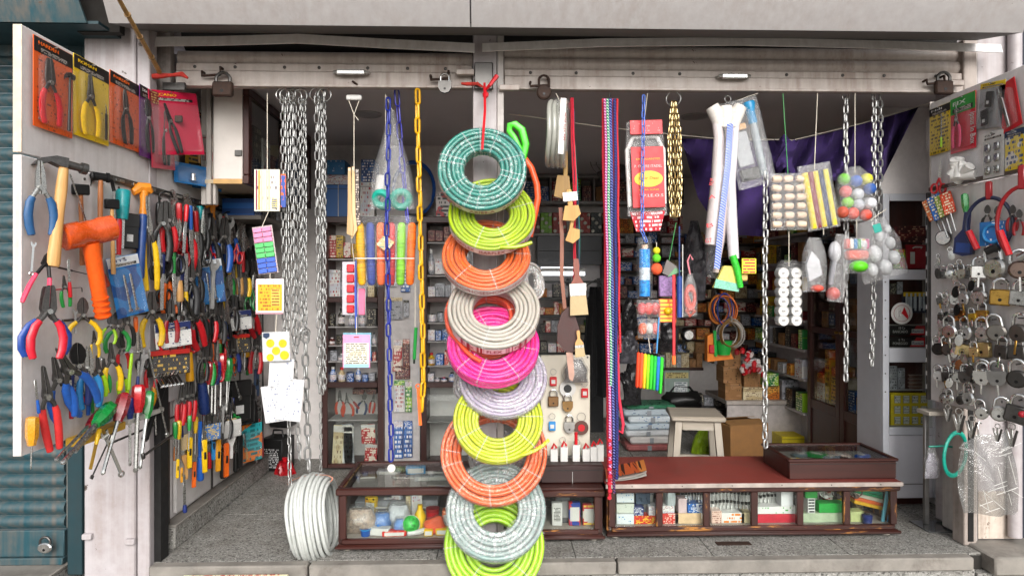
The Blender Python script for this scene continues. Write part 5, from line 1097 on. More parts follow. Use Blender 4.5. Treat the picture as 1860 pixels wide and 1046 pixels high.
for i,(a_,b_,c_,d_)in enumerate(((1156,544,1200,576),(1158,578,1200,614))):
 t,w_,h=hung('sponge_bag',('clear bag of red net scrubbers under the blue tube','lower clear bag with an orange sponge and silver net')[i],'bag',a_,b_,c_,d_,-.04,HG,ystr=b_-3)
 for k in range(3):part('scrubber',sph(w_*.2,w_*(-.28+.28*k),0,h*.48,sz=1.3),mat(('#c01a20','#d82e20','#b8201c')[k]if i==0 else('#e2561c','#b9b5b0','#c8382a')[k],.6,0,.4,80,.9,120),t)
 part('plastic_film',bagmesh(w_,h,.06,1,1,20+i,.06),FILM2,t)
t,w_,h=hung('foam_strip_pack','rainbow pack of foam strips from orange to green','pack',1153,640,1203,706,-.05,HG,-3,ystr=614)
for k,c_ in enumerate(('#e2431c','#e8562a','#e8c01a','#8fd01c','#35c22a','#1fb03a','#1f6fc0','#2fc22a')):part('foam_strip',MB().box(w_*(-.49+.123*k),w_*(-.375+.123*k),-.012,.012,h*(.02-.01*k if k<7 else-.12),h*(1-.015*k),.005),mat(c_,.7,0,.2,60,.5,150),t)
string(t,[(w_*.2,-.014,h),(w_*.22,-.014,h*2)],.004,mat('#3a86c0',.5),'blue_cord')
# green string, grey sheet, blue tube, red strap
t,w_,h=hung('sandpaper_sheet','grey and green sanding sheet hanging at an angle','sheet',1204,472,1240,500,.02,HG,14,ystr=405,xs=1228,m=GRN)
part('sheet',MB().prism([(-w_*.5,h*.3),(-w_*.1,h*1.1),(w_*.3,h*.5),(w_*.4,h*.05),(-w_*.2,0)],-.003,.003),mat('#6f6a68',.8),t);part('green_edge',MB().prism([(-w_*.3,-.002),(w_*.5,h*.12),(w_*.2,h*.45)],-.005,-.0035),mat('#6a9a70',.7),t)
t,w_,h=hung('purple_sponge_pack','packet of purple and orange scourers behind the red strap','pack',1196,500,1228,585,.04,HG,sm=False);flatcard(t,w_,h*.5,printm('#d8602a','#e8c83a',4,.6,4),'lower_pack',0,.02);part('upper_pack',MB().box(-w_*.5,w_*.3,-.012,.012,h*.55,h,.004),mat('#8a6a9a',.6,0,.6,90),t);part('yellow_pad',sph(.018,.0,-.012,h*.24,sx=1.1),YEL,t)
t,w_,h=hung('blue_tube','dark blue tube hanging behind the brass chain','tube',1228,410,1240,576,.0,HG,sm=False);part('tube',MB().cyl((0,0,0),(0,0,h*.45),.012,n=10),mat('#1c3d84',.3),t);part('rod',MB().cyl((0,0,h*.45),(0,0,h),.004,n=8),mat('#2a3a6a',.4),t);part('white_edge',MB().cyl((.014,-.004,0),(.014,-.004,h*.8),.0022,n=6),WHITE,t)
t,w_,h=hung('webbing_strap','long red strap with an orange end hanging over the shop floor','strap',1218,498,1230,662,-.02,HG,sm=False);part('strap',MB().box(-.007,.007,-.003,.003,h*.1,h,.002),mat('#c4202a',.5,0,.3,80),t);part('orange_end',MB().box(-.008,.008,-.004,.004,0,h*.1,.002),ORA,t)
t,w_,h=hung('red_bag','clear bag of red and orange straps on a pink hook','bag',1240,462,1267,574,.0,HG,sm=False);part('plastic_film',bagmesh(w_,h*.7,.05,.3,1,12,neck=.4),FILM2,t);part('red_roll',MB().torus(.03,.012,20,7,Matrix.Translation((0,0,h*.3))@Matrix.Diagonal((.7,1,1.5,1))),mat('#c43a24',.4),t);part('orange_strap',MB().tube([(-.02,0,h*.4),(.0,0,h*.2),(.02,0,.02),(.0,0,-.0),(-.02,0,.03)],.008,6),mat('#b8442a',.5),t);part('pink_hook',MB().tube([(0,0,h*.68),(-.012,0,h*.9),(.0,0,h*1.0),(.012,0,h*.92)],.004,6),mat('#d8808a',.4),t)
# three wrapped poles
t=thing('brush_pole_bundle','three long white wrapped brush poles hanging from a metal hook','pole bundle',P(1322,180,-.05));o0=t.location
part('hook',MB().torus(.014,.003,14,6),STEEL,t)
for nm,hx,pts,r0,m in(('wrapped_pole',1300,((1300,212),(1306,250),(1304,330),(1297,400),(1292,445)),.034,mat('#cfc4c2',.4,0,.12,30,.5,60)),('wrapped_pole',1318,((1320,200),(1322,250),(1318,340),(1310,430),(1300,495)),.016,mat('#cbb9b4',.4,0,.1,30)),('wrapped_pole',1338,((1338,212),(1334,250),(1326,330),(1328,400),(1333,470)),.027,mat('#cdc8cc',.4,0,.12,30,.5,60))):
 o=part(nm,MB().tube([P(x,y,-.05)-o0 for x,y in pts],[r0*.55,r0*.7,r0*.9,r0,r0*.85],10),m,t)
 part('brush_head',MB().tube([P(hx-(1320-hx)*.35,194,-.05)-o0,P(hx,206,-.05)-o0,P(hx+(1320-hx)*.3,232,-.05)-o0],[.03,.034,.02],10),mat('#d8d2ca',.8,0,.15,120,.9,300),o)
part('ruler_strip',MB().tube([P(x,y,-.1)-o0 for x,y in((1326,225),(1322,300),(1310,400),(1302,488))],.015,6,flat=(.3,1)),cordmat('#4a62b8','#c0cae8'),t)
for y_,s_ in((330,'FILM'),(360,'A'),(412,'B'),(440,'G7')):
 q=P(1299-(y_-330)*.08,y_,-.12)-o0;letters(t,s_,.018,RED,q.x,-.048,q.z,.03,rot=80 if y_<350 else 10)
part('plastic_sleeve',MB().tube([P(x,y,-.06)-o0 for x,y in((1312,215),(1318,260),(1308,350),(1298,440),(1292,505))],[.03,.045,.05,.045,.02],12),FILM,t)
# sponge brush
t,w_,h=hung('dish_brush','green dish brush with a yellow and green sponge and a yellow tag','brush',1294,464,1370,530,-.06,HG,sm=False)
part('handle',MB().tube([(-.01,-.02,h*1.0),(.01,-.022,h*.6),(.025,-.022,h*.12)],[.016,.015,.013],10),mat('#28b428',.5,0,.4,120,.8,200),t);part('sponge',MB().prism([(-w_*.5,h*.12),(w_*.1,0),(w_*.12,h*.7),(-w_*.25,h*.72)],-.014,.01),mat('#d8d06a',.8,0,.3,120,.8,200),t);part('scourer',MB().prism([(-w_*.5,h*.12),(w_*.1,0),(w_*.1,h*.22),(-w_*.45,h*.36)],-.018,-.0145),mat('#7ab8a0',.8,0,.4,150),t);part('yellow_tag',MB().box(w_*.15,w_*.5,-.03,-.026,h*.5,h*.92,.002),printm('#e0c81c','#b02a20',3,.6,4,.4,'#e0c81c'),t);part('second_sponge',MB().box(w_*.1,w_*.34,-.012,.006,h*.3,h*.6,.006),mat('#d8b46a',.8),t)
# clear bag with blue-capped pump
t,w_,h=hung('pump_bag','big clear bag holding a blue capped tube and a brush','bag',1338,176,1416,338,-.02,HG,14)
part('plastic_film',bagmesh(w_*.95,h,.06,1,1,14,.07),FILM2,t);part('tube',MB().cyl((w_*.2,0,h*.1),(w_*.24,0,h*.72),.018,n=12),mat('#8a949a',.2,0,.1,20,coat=.5),t);part('blue_cap',MB().lathe([(0,0),(.02,0),(.02,.05),(.03,.09),(.026,.1),(0,.1)],14,Matrix.Translation((w_*.24,0,h*.7))),mat('#1c86b8',.3),t);part('brush_block',MB().box(-w_*.34,w_*.05,-.012,.012,h*.66,h*.73,.004),HWOOD,t);part('pale_board',MB().box(-w_*.32,w_*.04,-.004,.004,h*.25,h*.64,.002),mat('#8f9296',.4),t);part('black_bristle',MB().box(-w_*.34,w_*.1,-.016,.016,h*.08,h*.22,.006),BLACK,t)
# soap bag
t,w_,h=hung('soap_bag','clear bag of cream rolls in six rows hanging from a green thread','bag',1398,314,1468,418,-.05,HG,1,xs=1422,m=GRN)
for r_ in range(6):
 for c_ in range(3):part('soap_roll',MB().lathe([(0,-.02),(.012,-.02),(.0155,-.012),(.0155,.012),(.012,.02),(0,.02)],10,Matrix.Translation((w_*(-.32+.32*c_)+random.uniform(-.003,.003),-.004,h*(.1+.16*r_)))@Matrix.Rotation(R(90+random.uniform(-12,12)),4,'Y')),mat('#d8bda4',.5),t)
part('plastic_film',bagmesh(w_,h,.06,1,1,15,.05),FILM2,t)
# sponge cloth roll
t,w_,h=hung('cloth_roll_pack','slanted clear pack of yellow and navy cloth rolls','pack',1470,304,1526,416,-.06,HG,10,xs=1485)
for k,c_ in enumerate(('#d8c01c','#7a1f2a','#d8c01c','#2a3458','#d8c83a')):part('cloth_roll',MB().cyl((w_*(-.34+.17*k),.0,.01),(w_*(-.34+.17*k),0,h*.96),.0135,n=10),mat(c_,.8,0,.35,160,.8,250),t)
part('plastic_film',bagmesh(w_*1.1,h*1.08,.05,1,1,16,.06),FILM2,t)
# bag of balls
t,w_,h=hung('ball_bag','clear bag of bright coloured scouring balls','bag',1518,312,1588,402,-.05,HG,0,xs=1553)
rn=random.Random(9)
for k,(x,z,c_)in enumerate(((-.3,.86,'#6ab82a'),(.02,.82,'#2a5ab0'),(-.28,.6,'#d86a6a'),(.1,.56,'#c8ccd2'),(.36,.66,'#2a56a0'),(-.2,.38,'#7cc42a'),(.12,.34,'#b8bcc4'),(.38,.36,'#d8dade'),(-.05,.16,'#e8503a'),(.3,.13,'#e04a34'),(-.36,.18,'#b8503a'),(.3,.86,'#d8d43a'))):part('scouring_ball',sph(.027,x*w_,rn.uniform(-.012,.012),z*h),mat(c_,.6,0,.35,70,.9,130),t)
part('plastic_film',bagmesh(w_,h*1.12,.08,.25,1,17,.07,neck=.2),FILM2,t)
# whisk bag
t,w_,h=hung('utensil_bag','two crumpled clear bags with white utensils and a red base','bag',1456,424,1536,548,-.07,HG,0,ystr=415)
part('plastic_film',bagmesh(w_*.55,h*.8,.07,.5,1,18,.1,neck=.3),FILM2,t,Matrix.Translation((-w_*.22,0,h*.15)));part('plastic_film',bagmesh(w_*.5,h,.07,.6,.8,19,.1,neck=.5),FILM2,t,Matrix.Translation((w_*.22,-.02,0))@Matrix.Rotation(R(6),4,'Y'))
part('white_fan',MB().prism([(-w_*.35,h*.3),(-w_*.05,h*.4),(-w_*.12,h*.62),(-w_*.3,h*.75),(-w_*.42,h*.55)],-.01,.01),mat('#b8b8bc',.4),t);part('spoon_bowl',sph(.03,w_*.26,0,h*.74,sz=1.6,sx=.9),mat('#c8c8cc',.3),t);part('spoon_handle',MB().cyl((w_*.16,0,h*.25),(w_*.25,0,h*.62),.012,n=10),mat('#8a8a90',.3),t);part('red_base',sph(.03,w_*.22,0,h*.12),mat('#b83a30',.5),t);part('red_cap',sph(.028,-w_*.15,0,h*.2,sz=.6),mat('#c84a3a',.5),t)
t,w_,h=hung('stripe_ball_bag','clear bag with striped cloths and a green ball','bag',1530,430,1582,497,-.08,HG,0,ystr=400)
for k,c_ in enumerate(('#d84a3a','#e8e4da','#2a7ab0','#3aa84a','#e0b82a','#d84a8a')):part('striped_cloth',MB().box(w_*(-.42+.14*k),w_*(-.29+.14*k),-.014,.014,h*.68,h*.95,.004),mat(c_,.7),t)
part('red_pad',MB().box(-w_*.4,w_*.4,-.02,.02,h*.38,h*.64,.01),mat('#d85a4a',.7,0,.3,100,.8,200),t);part('green_ball',sph(.035,w_*.05,-.005,h*.2,sz=.75,sx=1.15),mat('#5ccc1a',.5),t);part('plastic_film',bagmesh(w_,h,.07,1,1,21,.06),FILM2,t)
t,w_,h=hung('glove_bag','large crumpled clear bag of white gloves and bulbs beside the white cabinet','bag',1568,394,1652,506,-.08,HG,16,ystr=380)
part('plastic_film',bagmesh(w_,h,.1,.7,1,22,.14,neck=.5),FILM2,t)
for k,(x,z,r_)in enumerate(((-.25,.2,.024),(.05,.18,.028),(.3,.3,.025),(.3,.55,.022),(-.1,.45,.03),(.1,.72,.022),(-.3,.65,.02),(.32,.78,.016))):part('white_bulb',sph(r_,x*w_,0,z*h,sz=1.3),mat('#c4c6c8',.25,0,.15,40),t)
part('teal_patch',MB().box(-w_*.1,w_*.08,-.045,-.042,h*.78,h*.92,.002),mat('#2a9a8c',.5),t)
# can strip
t,w_,h=hung('can_strip','clear strip of white cans in two columns of six','pack',1408,482,1458,590,-.03,HG,0,ystr=420)
for r_ in range(6):
 for c_ in(0,1):
  M_=Matrix.Translation((w_*(-.24+.48*c_),0,h*(.08+.16*r_)))@Matrix.Rotation(R(90),4,'X')
  cn=part('can',MB().cyl((0,0,-.03),(0,0,.012),w_*.205,n=18),mat('#b8b8b6',.35,.2),t,M_);part('can_lid',MB().lathe([(0,.0125),(w_*.17,.0125),(w_*.19,.016),(w_*.2,.0125),(0,.0122)],18),mat('#d4d2ce',.3),cn);part('pull_tab',MB().box(-.008,.008,-.004,.004,.0128,.016,.001),GREY,cn)
part('plastic_film',bagmesh(w_,h*1.1,.07,.6,1,23,.03,neck=.1),FILM,t)
# padlocks on the shutter bars
def padlock(label,px,py,wpx,hpx,Y,kind_='rect',m=STEEL,side='F',X=None,group='padlocks',roll=0,cat='padlock',open_=False,sm=None,turn=0,plate=None):
 s=mpp(Y)if side=='F' else((CAM-PX(px,py,X)).length/FPX)
 p=P(px,py,Y)if side=='F' else PX(px,py,X)
 w_,h=wpx*s,hpx*s;o=thing('padlock',label,cat,frame(p,side,turn,roll),group);d=w_*.32;r=w_*.085
 bh=h*.58
 if kind_=='rect':b=MB().box(-w_/2,w_/2,-d/2,d/2,0,bh,w_*.08)
 elif kind_=='round':b=MB().lathe([(0,-d/2),(w_*.4,-d/2),(w_*.5,-d*.25),(w_*.5,d*.25),(w_*.4,d/2),(0,d/2)],18,Matrix.Translation((0,0,bh*.5))@Matrix.Rotation(R(90),4,'X')@Matrix.Diagonal((1,bh/w_*1.05,1,1)))
 else:b=MB().prism([(-w_*.5,bh),(-w_*.5,bh*.45),(-w_*.3,bh*.1),(0,0),(w_*.3,bh*.1),(w_*.5,bh*.45),(w_*.5,bh)],-d/2,d/2)
 part('body',b,m,o)
 sw=w_*.34;pts=[(-sw,0,bh*.85),(-sw,0,h-sw)]+[(-sw*math.cos(math.pi*i/6),0,h-sw+sw*math.sin(math.pi*i/6)-r)for i in range(1,6)]+[(sw,0,h-sw),(sw,0,bh*(.85 if not open_ else 1.25))]
 part('shackle',MB().tube(pts,r,8),sm or CHROME,o)
 part('keyhole',MB().cyl((0,-d/2-.001,bh*.35),(0,-d/2+.001,bh*.35),w_*.09,n=10),plate or BLACKST,o)
 return o
padlock('square brown padlock on the shutter bar above the pliers packs',405,176,36,46,-.06,'rect',RUSTY,group='padlocks on the shutter bars',sm=DARKST)
padlock('rounded dark padlock on the narrow shutter bar near the post',808,170,24,38,-.06,'shield',DARKST,group='padlocks on the shutter bars')
padlock('round rusty padlock on the wide shutter bar near the post',988,181,27,46,-.06,'round',RUSTY,group='padlocks on the shutter bars',sm=RUSTY)
padlock('square brown padlock at the far end of the wide shutter bar',1714,172,34,44,-.06,'rect',RUSTY,group='padlocks on the shutter bars',sm=DARKST)
def rag(label,pts,Y,r,m):
 q=[P(x,y,Y)for x,y in pts];t=thing('red_rag',label,'rag',q[0],'red rags on the shutter bar')
 part('cloth',MB().tube([p-q[0]for p in q],[r*(.6+.5*math.sin(i*2.1)**2)for i in range(len(q))],8),m,t);part('tail',MB().tube([q[-1]-q[0],q[-1]-q[0]+Vector((.03,-.01,-.02))],[r,r*.4],6),m,t);return t
RAG=mat('#a32a20',.9,0,.4,60,.9,120)
rag('red rag wound on the latch above the crimson packs',[(264,140),(280,139),(295,138),(312,137),(330,135)],-.12,.012,RAG)
rag('red rag on the latch beside the middle post',[(838,152),(848,153),(860,153),(866,152)],-.09,.009,RAG)
# clothes line and purple cloth
t=thing('clothes_line','thin line strung across the wide bay','line',P(925,208,.3));o0=t.location
part('cord',MB().tube([P(x,y,.3)-o0 for x,y in((925,208),(945,210),(1090,230),(1180,240),(1300,252),(1420,254),(1440,255),(1560,226),(1680,190),(1775,160))],.0022,5),STRING,t);part('knot',MB().lathe([(0,-.006),(.006,0),(0,.006)],6,Matrix.Translation(P(943,209,.3)-o0)),STRING,t)
PURC2=mat('#37235c',.9,0,.25,60,.5,300)
top=[(1236,252),(1300,253),(1360,256),(1420,256),(1446,256),(1500,243),(1560,227),(1620,210),(1668,195)]
botm=[(1240,262),(1268,360),(1310,425),(1392,430),(1420,330),(1480,326),(1540,330),(1602,326),(1666,199)]
def lerp2(L,u):
 k=u*(len(L)-1);i=min(int(k),len(L)-2);f=k-i;f2=f;return(L[i][0]+(L[i+1][0]-L[i][0])*f2,L[i][1]+(L[i+1][1]-L[i][1])*f2)
t=thing('purple_cloth','dark purple cloth draped over the line behind the hanging bags','cloth',P(1440,255,.32));o0=t.location
def clf(u,v):
 a,b=lerp2(top,u),lerp2(botm,u);x=a[0]+(b[0]-a[0])*v;y=a[1]+(b[1]-a[1])*v
 return P(x,y,.32+(.03+.06*v)*math.sin(u*46+v*5)*(.4+v)+.025*math.sin(u*83+v*2))-o0
part('drape',MB().grid(clf,90,14),PURC2,t)
part('knot_fold',MB().grid(lambda u,v:P(1405+38*u+4*math.sin(v*7),250+60*v+6*math.sin(u*9),.27-.06*math.sin(math.pi*u)+.015*math.sin(v*14+u*8))-o0,14,12),PURC2,t)
# yellow tag lock at the foot of the long chain
t=thing('tag_padlock','yellow bag and small gold padlock at the foot of the longest chain','padlock',P(535,1040,-.05));part('yellow_wrap',MB().grid(lambda u,v:((u-.4)*.06*(.6+v*.6),-.012*math.sin(6*u),v*.06+.02),8,6),mat('#d8a81c',.3,0,.3,40,.6,60),t);part('gold_disc',MB().cyl((-.014,-.03,.0),(-.014,-.02,.0),.02,n=18),BRASS,t);part('shackle',MB().torus(.012,.003,12,6,Matrix.Translation((-.014,-.025,.024))),STEEL,t)
# colourful mat edge on the pavement below
t=one('floral_mat','rolled floral yellow and red cloth in front of the step','mat',MB().cyl((P(330,1046,-.25).x,-.23,P(330,1056,-.25).z),(P(520,1046,-.25).x,-.23,P(520,1054,-.25).z),.018,n=12),printm('#b89a3a','#a8302a',9,.5,40,.8,'#c8c0a0',3),None)
# ================================================================== shelf goods
PRN=[('red',printm('#a8181e','#e8d8c8',5,.5,6,.4,'#d8c8b8',1)),('blue',printm('#1f5fa8','#e8e8e8',5,.5,6,.4,'#15407c',2)),('white',printm('#d6d4d0','#a03030',5,.45,6,.4,'#c4c6cc',3)),('orange',printm('#c8701f','#40200a',5,.5,6,.5,'#e0a040',4)),('yellow',printm('#d0ac1c','#302808',5,.5,6,.4,'#c8922a',5)),('green',printm('#2a7a3a','#e8e8c8',5,.5,6,.4,'#8ab82a',6)),('brown',printm('#8a6238','#4a3018',4,.4,6,.7,'#9a7048',7)),('black',printm('#1c1a1a','#b0a890',5,.45,6,.4,'#34302c',8)),('grey',printm('#8f9094','#303238',5,.45,6,.4,'#a8aab0',9)),('cream',printm('#cdbf9c','#6a4a3a',5,.45,6,.5,'#b8a47c',10)),('dark red',printm('#5c1418','#c8a080',5,.45,6,.4,'#3c1014',11))]
PD=dict(PRN)
_box={}
def carton(label,p,w_,h,d,m,side='F',group=None,name='carton',cat='box',tape=True,turn=0):
 t=thing(name,label,cat,frame(p,side,turn),group)
 part('box',MB().box(-w_/2,w_/2,0,d,0,h,min(.002,w_*.03)),m,t)
 if tape and w_>.05:part('lid_edge',MB().box(-w_*.5,w_*.5,-.0015,-.0003,h*.86,h*.875,0),mat('#2b2624',.7),t)
 return t
def bottle(label,p,r,h,m,cap,group=None,side='F'):
 t=thing('bottle',label,'bottle',frame(p,side),group)
 part('body',MB().lathe([(0,0),(r*.9,0),(r,h*.04),(r,h*.6),(r*.45,h*.78),(r*.4,h*.85),(0,h*.85)],12),m,t);part('cap',MB().lathe([(0,h*.84),(r*.5,h*.84),(r*.5,h),(0,h)],10),cap,t);part('label_sleeve',MB().lathe([(r*1.02,h*.15),(r*1.02,h*.5)],12),PD['white'],t);return t
def tin(label,p,r,h,m,group=None):
 t=thing('tin',label,'tin',frame(p),group);part('body',MB().cyl((0,0,0),(0,0,h),r,n=16),m,t);part('rim',MB().torus(r*.97,.003,18,5,Matrix.Translation((0,0,h))@Matrix.Rotation(R(90),4,'X')),STEEL,t);return t
def row(x0,x1,yb,hmin,hmax,Y,names,phrase,seed,wmin=10,wmax=24,d=.09,group=None,mix=.0,gap=.1,stack=.0,nm='carton'):
 """a row of cartons, tins and bottles standing on a shelf whose edge is at picture row yb"""
 rn=random.Random(seed);x=x0;i=0;s=mpp(Y)
 while x<x1-4:
  w_=min(rn.uniform(wmin,wmax),x1-x);hh=rn.uniform(hmin,hmax);cn=rn.choice(names);p=P(x+w_/2,yb,Y+rn.uniform(0,.02));lab='%s, %s from the left'%(phrase,nth(i))
  k=rn.random();g=group or 'goods '+phrase
  if k<mix*.5:bottle('%s bottle %s'%(cn,lab),p,min(w_,14)*.45*s,hh*s,PD[cn],rn.choice((WHITE,RED,BLACK)),g)
  elif k<mix:tin('%s tin %s'%(cn,lab),p,w_*.45*s,hh*s*.8,PD[cn],g)
  else:
   carton('%s %s %s'%(cn,nm.replace('_',' '),lab),p,w_*s*.96,hh*s,d,PD[cn],group=g,name=nm,cat=nm.replace('_',' '),turn=rn.uniform(-9,9)*(rn.random()<.6))
   if rn.random()<stack:carton('%s carton lying on top %s'%(cn,lab),p+Vector((0,.005,hh*s+.0005)),w_*s*.9,hh*s*.4,d*.9,PD[rn.choice(names)],group=g)
  x+=w_*(1+rn.uniform(0,gap));i+=1
def pbox(t,o0,x0,y0,x1,y1,Y,d,m,name,ch=.002):
 a=P(x0,y1,Y)-o0;b=P(x1,y0,Y)-o0;return part(name,MB().box(a.x,b.x,a.y,a.y+d,a.z,b.z,ch),m,t)
# ------------------------------------------------ glazed shelf unit behind the left case
YS=1.33
t=thing('shelf_unit','dark brown glazed shelf unit at the back of the narrow bay','shelf unit',P(690,845,YS));o0=t.location.copy()
for x0,x1 in((584,595),(686,697),(764,775),(893,903)):pbox(t,o0,x0,398,x1,850,YS,.24,VARNZ,'upright')
for y0,y1,xa,xb in((394,404,584,903),(540,549,595.5,685.5),(540,549,775.5,892.5),(694,704,595.5,685.5),(694,704,775.5,892.5),(842,850,595.5,685.5),(842,850,775.5,892.5)):pbox(t,o0,xa,y0,xb,y1,YS-.002,.24,VARN,'rail')
SHW=mat('#a8a4a2',.5)
for y,xa,xb in((470,596,685),(593,596,685),(627,596,685),(656,596,685),(762,596,685),(440,776,892),(500,776,892),(586,776,892),(620,776,892),(664,776,892),(765,776,892)):pbox(t,o0,xa,y,xb,y+2.5,YS+.012,.2,SHW,'shelf')
a=P(595,850,YS+.24)-o0;b=P(893,398,YS+.24)-o0;part('back_panel',MB().box(a.x,b.x,a.y-.012,a.y-.002,a.z,b.z),WALLC,t)
pbox(t,o0,698,405,763,846,YS+.05,.02,mat('#b9b4b2',.45),'hanging_panel')
for x0,x1,y0,y1 in((596,685,705,841),(776,892,705,841)):pbox(t,o0,x0,y0,x1,y1,YS-.004,.004,GLASS,'glass_pane',0)
YI=YS+.05
names0=['red','blue','white','yellow','grey','cream']
row(597,684,468,20,44,YI,names0,'on the top inside shelf of the glazed unit',1,12,24,.1,mix=.2);row(597,684,539,26,50,YI,['white','grey','blue','cream','black'],'on the second shelf of the glazed unit',2,10,22,.1,mix=.25)
row(597,684,626,12,24,YI,['black','black','grey','dark red'],'on the fourth shelf of the glazed unit',4,10,20,.08,mix=.7);row(597,684,592,18,34,YI,['black','black','grey'],'on the third shelf of the glazed unit',3,12,20,.08,mix=.7)
row(597,684,655,8,22,YI,['grey','blue','red','black'],'on the fifth shelf of the glazed unit',5,9,18,.07,mix=.6);row(597,684,693,14,30,YI,['blue','grey','cream','blue'],'on the sixth shelf of the glazed unit',6,9,18,.07,mix=.8)
row(777,890,438,18,32,YI,['dark red','black','green','grey'],'on the top shelf beside the coils',7,10,20);row(777,890,498,22,46,YI,['white','grey','blue','black'],'on the second shelf beside the coils',8,10,20,mix=.3);row(777,890,539,12,30,YI,['white','blue','grey'],'on the third shelf beside the coils',9,9,18,mix=.3)
row(777,890,584,12,24,YI,['grey','black','white'],'on the fourth shelf beside the coils',10,10,20,mix=.5);row(777,890,618,10,26,YI,['blue','white','cream'],'on the fifth shelf beside the coils',11,9,18,mix=.2);row(777,890,663,12,28,YI,['red','blue','yellow','white'],'on the sixth shelf beside the coils',12,9,18,mix=.2);row(777,890,693,8,18,YI,['grey','blue','white'],'on the seventh shelf beside the coils',13,9,16,mix=.5)
# tools in the lower glass cases
FP=('F',YI)
for i,(k,a_,b_,cols,lab,nm)in enumerate(((('pliers','lineman',.12),(617,708),(618,752),grip(mat('#b8442a',.5)),'orange handled pliers in the lower glass case, leftmost','pliers'),(('pliers','needle',.2),(629,712),(632,756),grip(mat('#b8442a',.5)),'orange handled long-nosed pliers in the lower glass case','pliers'),(('bar',.08,.5),(632,716),(652,742),grip(mat('#8a2a20',.5)),'red handled scraper lying in the lower glass case','scraper'),(('pliers','cutter',.16),(664,712),(655,752),grip(mat('#2a3a5c',.5)),'tagged cutters in the lower glass case','cutters'),(('pliers','snips',.04),(680,712),(674,750),grip(mat('#a8301c',.5)),'red snips at the end of the lower glass case','snips'))):
 tool(nm,k,a_,b_,lab,cols,plane=FP,off=.0,wide=1.0,group='tools in the lower glass case')
row(640,684,716,8,11,YI+.02,['dark red'],'along the top of the lower glass case',14,20,30)
for i,(x0,x1,yt,yb,cn,lab)in enumerate(((603,622,772,842,'cream','cream packet leaning in the lower glass case'),(622,640,774,842,'white','clear pouch with a red knife in the lower glass case'),(626,644,770,842,'grey','silver strip of fittings in the lower glass case'),(657,682,770,805,'red','red and white seed packet in the lower glass case'),(662,684,806,840,'red','red packet below the seed packet'))):
 p,w_,h=bb(x0,yt,x1,yb,YI-.02);t=thing('packet',lab,'packet',frame(p,'F',0,random.uniform(-4,4)),'packets in the lower glass case');flatcard(t,w_,h,PD[cn],'sleeve',0,.008);part('header',MB().box(-w_/2,w_/2,-.006,-.0045,h*.82,h*.98),mat('#c9c4bc',.5)if cn!='red' else WHITE,t)
# packs on the hanging panel
for i,(x0,y0,x1,y1,c1,c2,lab,rl)in enumerate(((697,540,731,580,'grey','cream','grey framed pack with gold fittings on the white panel',0),(733,545,743,576,'grey','black','narrow black pack beside the gold fittings',0),(713,618,729,674,'red','white','red and white blister on the white panel',-2),(732,616,744,664,'dark red','red','dark red blister beside the red and white one',0),(716,690,735,748,'white','green','green and white toothbrush-style pack on the white panel',0),(736,692,748,748,'green','white','narrow green pack beside the green and white one',0),(716,764,732,832,'blue','white','tall blue and clear pack at the foot of the white panel',0),(733,764,749,830,'blue','blue','second tall blue pack at the foot of the white panel',0),(700,470,722,520,'white','grey','white pack behind the rope hanks',0),(728,478,745,530,'blue','white','blue pack behind the rope hanks',0),(718,664,745,688,'dark red','dark red','dark red bag below the blisters',0))):
 p,w_,h=bb(x0,y0,x1,y1,YS+.03);o=blister('hang_pack',lab,p,w_,h,'F',PD[c1],PD[c2],'',[],rl,'pack','packs on the white hanging panel',bump=.018)
# goods above the glazed unit
YU=YS+.02
BLUEC=printm('#1a5a9c','#2f78bc',3,.3,2,.4,None,3)
for i,(x0,y0,x1,y1,m,lab)in enumerate(((592,336,637,393.5,BLUEC,'large plain blue carton tied with string on top of the shelf unit'),(592,318,636,335,PD['white'],'white carton with a red label on the blue carton'),(594,291,626,317,printm('#1a6aa0','#d8e0e8',4,.4,5),'small blue appliance carton, topmost of its stack'),(656,290,680,330,PD['blue'],'blue and white appliance carton beside the wooden strips'),(654,331,680,393.5,PD['white'],'white appliance carton with black pictures'),(684,372,741,393.5,mat('#a8a4a0',.6),'grey flat carton under the clear bag'),(792,350,820,393.5,printm('#c9c0bc','#2a2828',4,.5,4,.4,'#b82a30',4),'red and white carton with a kettle picture'),(638,345,653,393.5,PD['black'],'dark carton behind the wooden strips'))):
 p,w_,h=bb(x0,y0,x1,y1,YU);o=carton(lab,p,w_,h,.18,m,group='cartons on the shelf unit')
 if i==0:part('string',MB().box(-.002,.002,-.002,-.0004,0,h,0),STRING,o)
p,w_,h=bb(745,292,784,392,YU+.05)
t=thing('standing_fan','pale rounded fan hood with a blue edge on top of the shelf unit','fan',frame(p));part('hood',MB().lathe([(0,-.04),(w_*.7,-.03),(w_*.95,0),(w_*.7,.03),(0,.04)],22,Matrix.Translation((-w_*.35,.05,h*.5))@Matrix.Rotation(R(70),4,'X')@Matrix.Diagonal((1,1.35,1,1))),mat('#8f8a8a',.4),t);part('blue_edge',MB().torus(w_*.95,.012,26,6,Matrix.Translation((-w_*.35,.03,h*.5))@Matrix.Diagonal((1,1,1.3,1))),BLUE,t);part('foot',MB().box(-w_*.6,w_*.1,0,.12,0,h*.1,.006),BLACK,t)
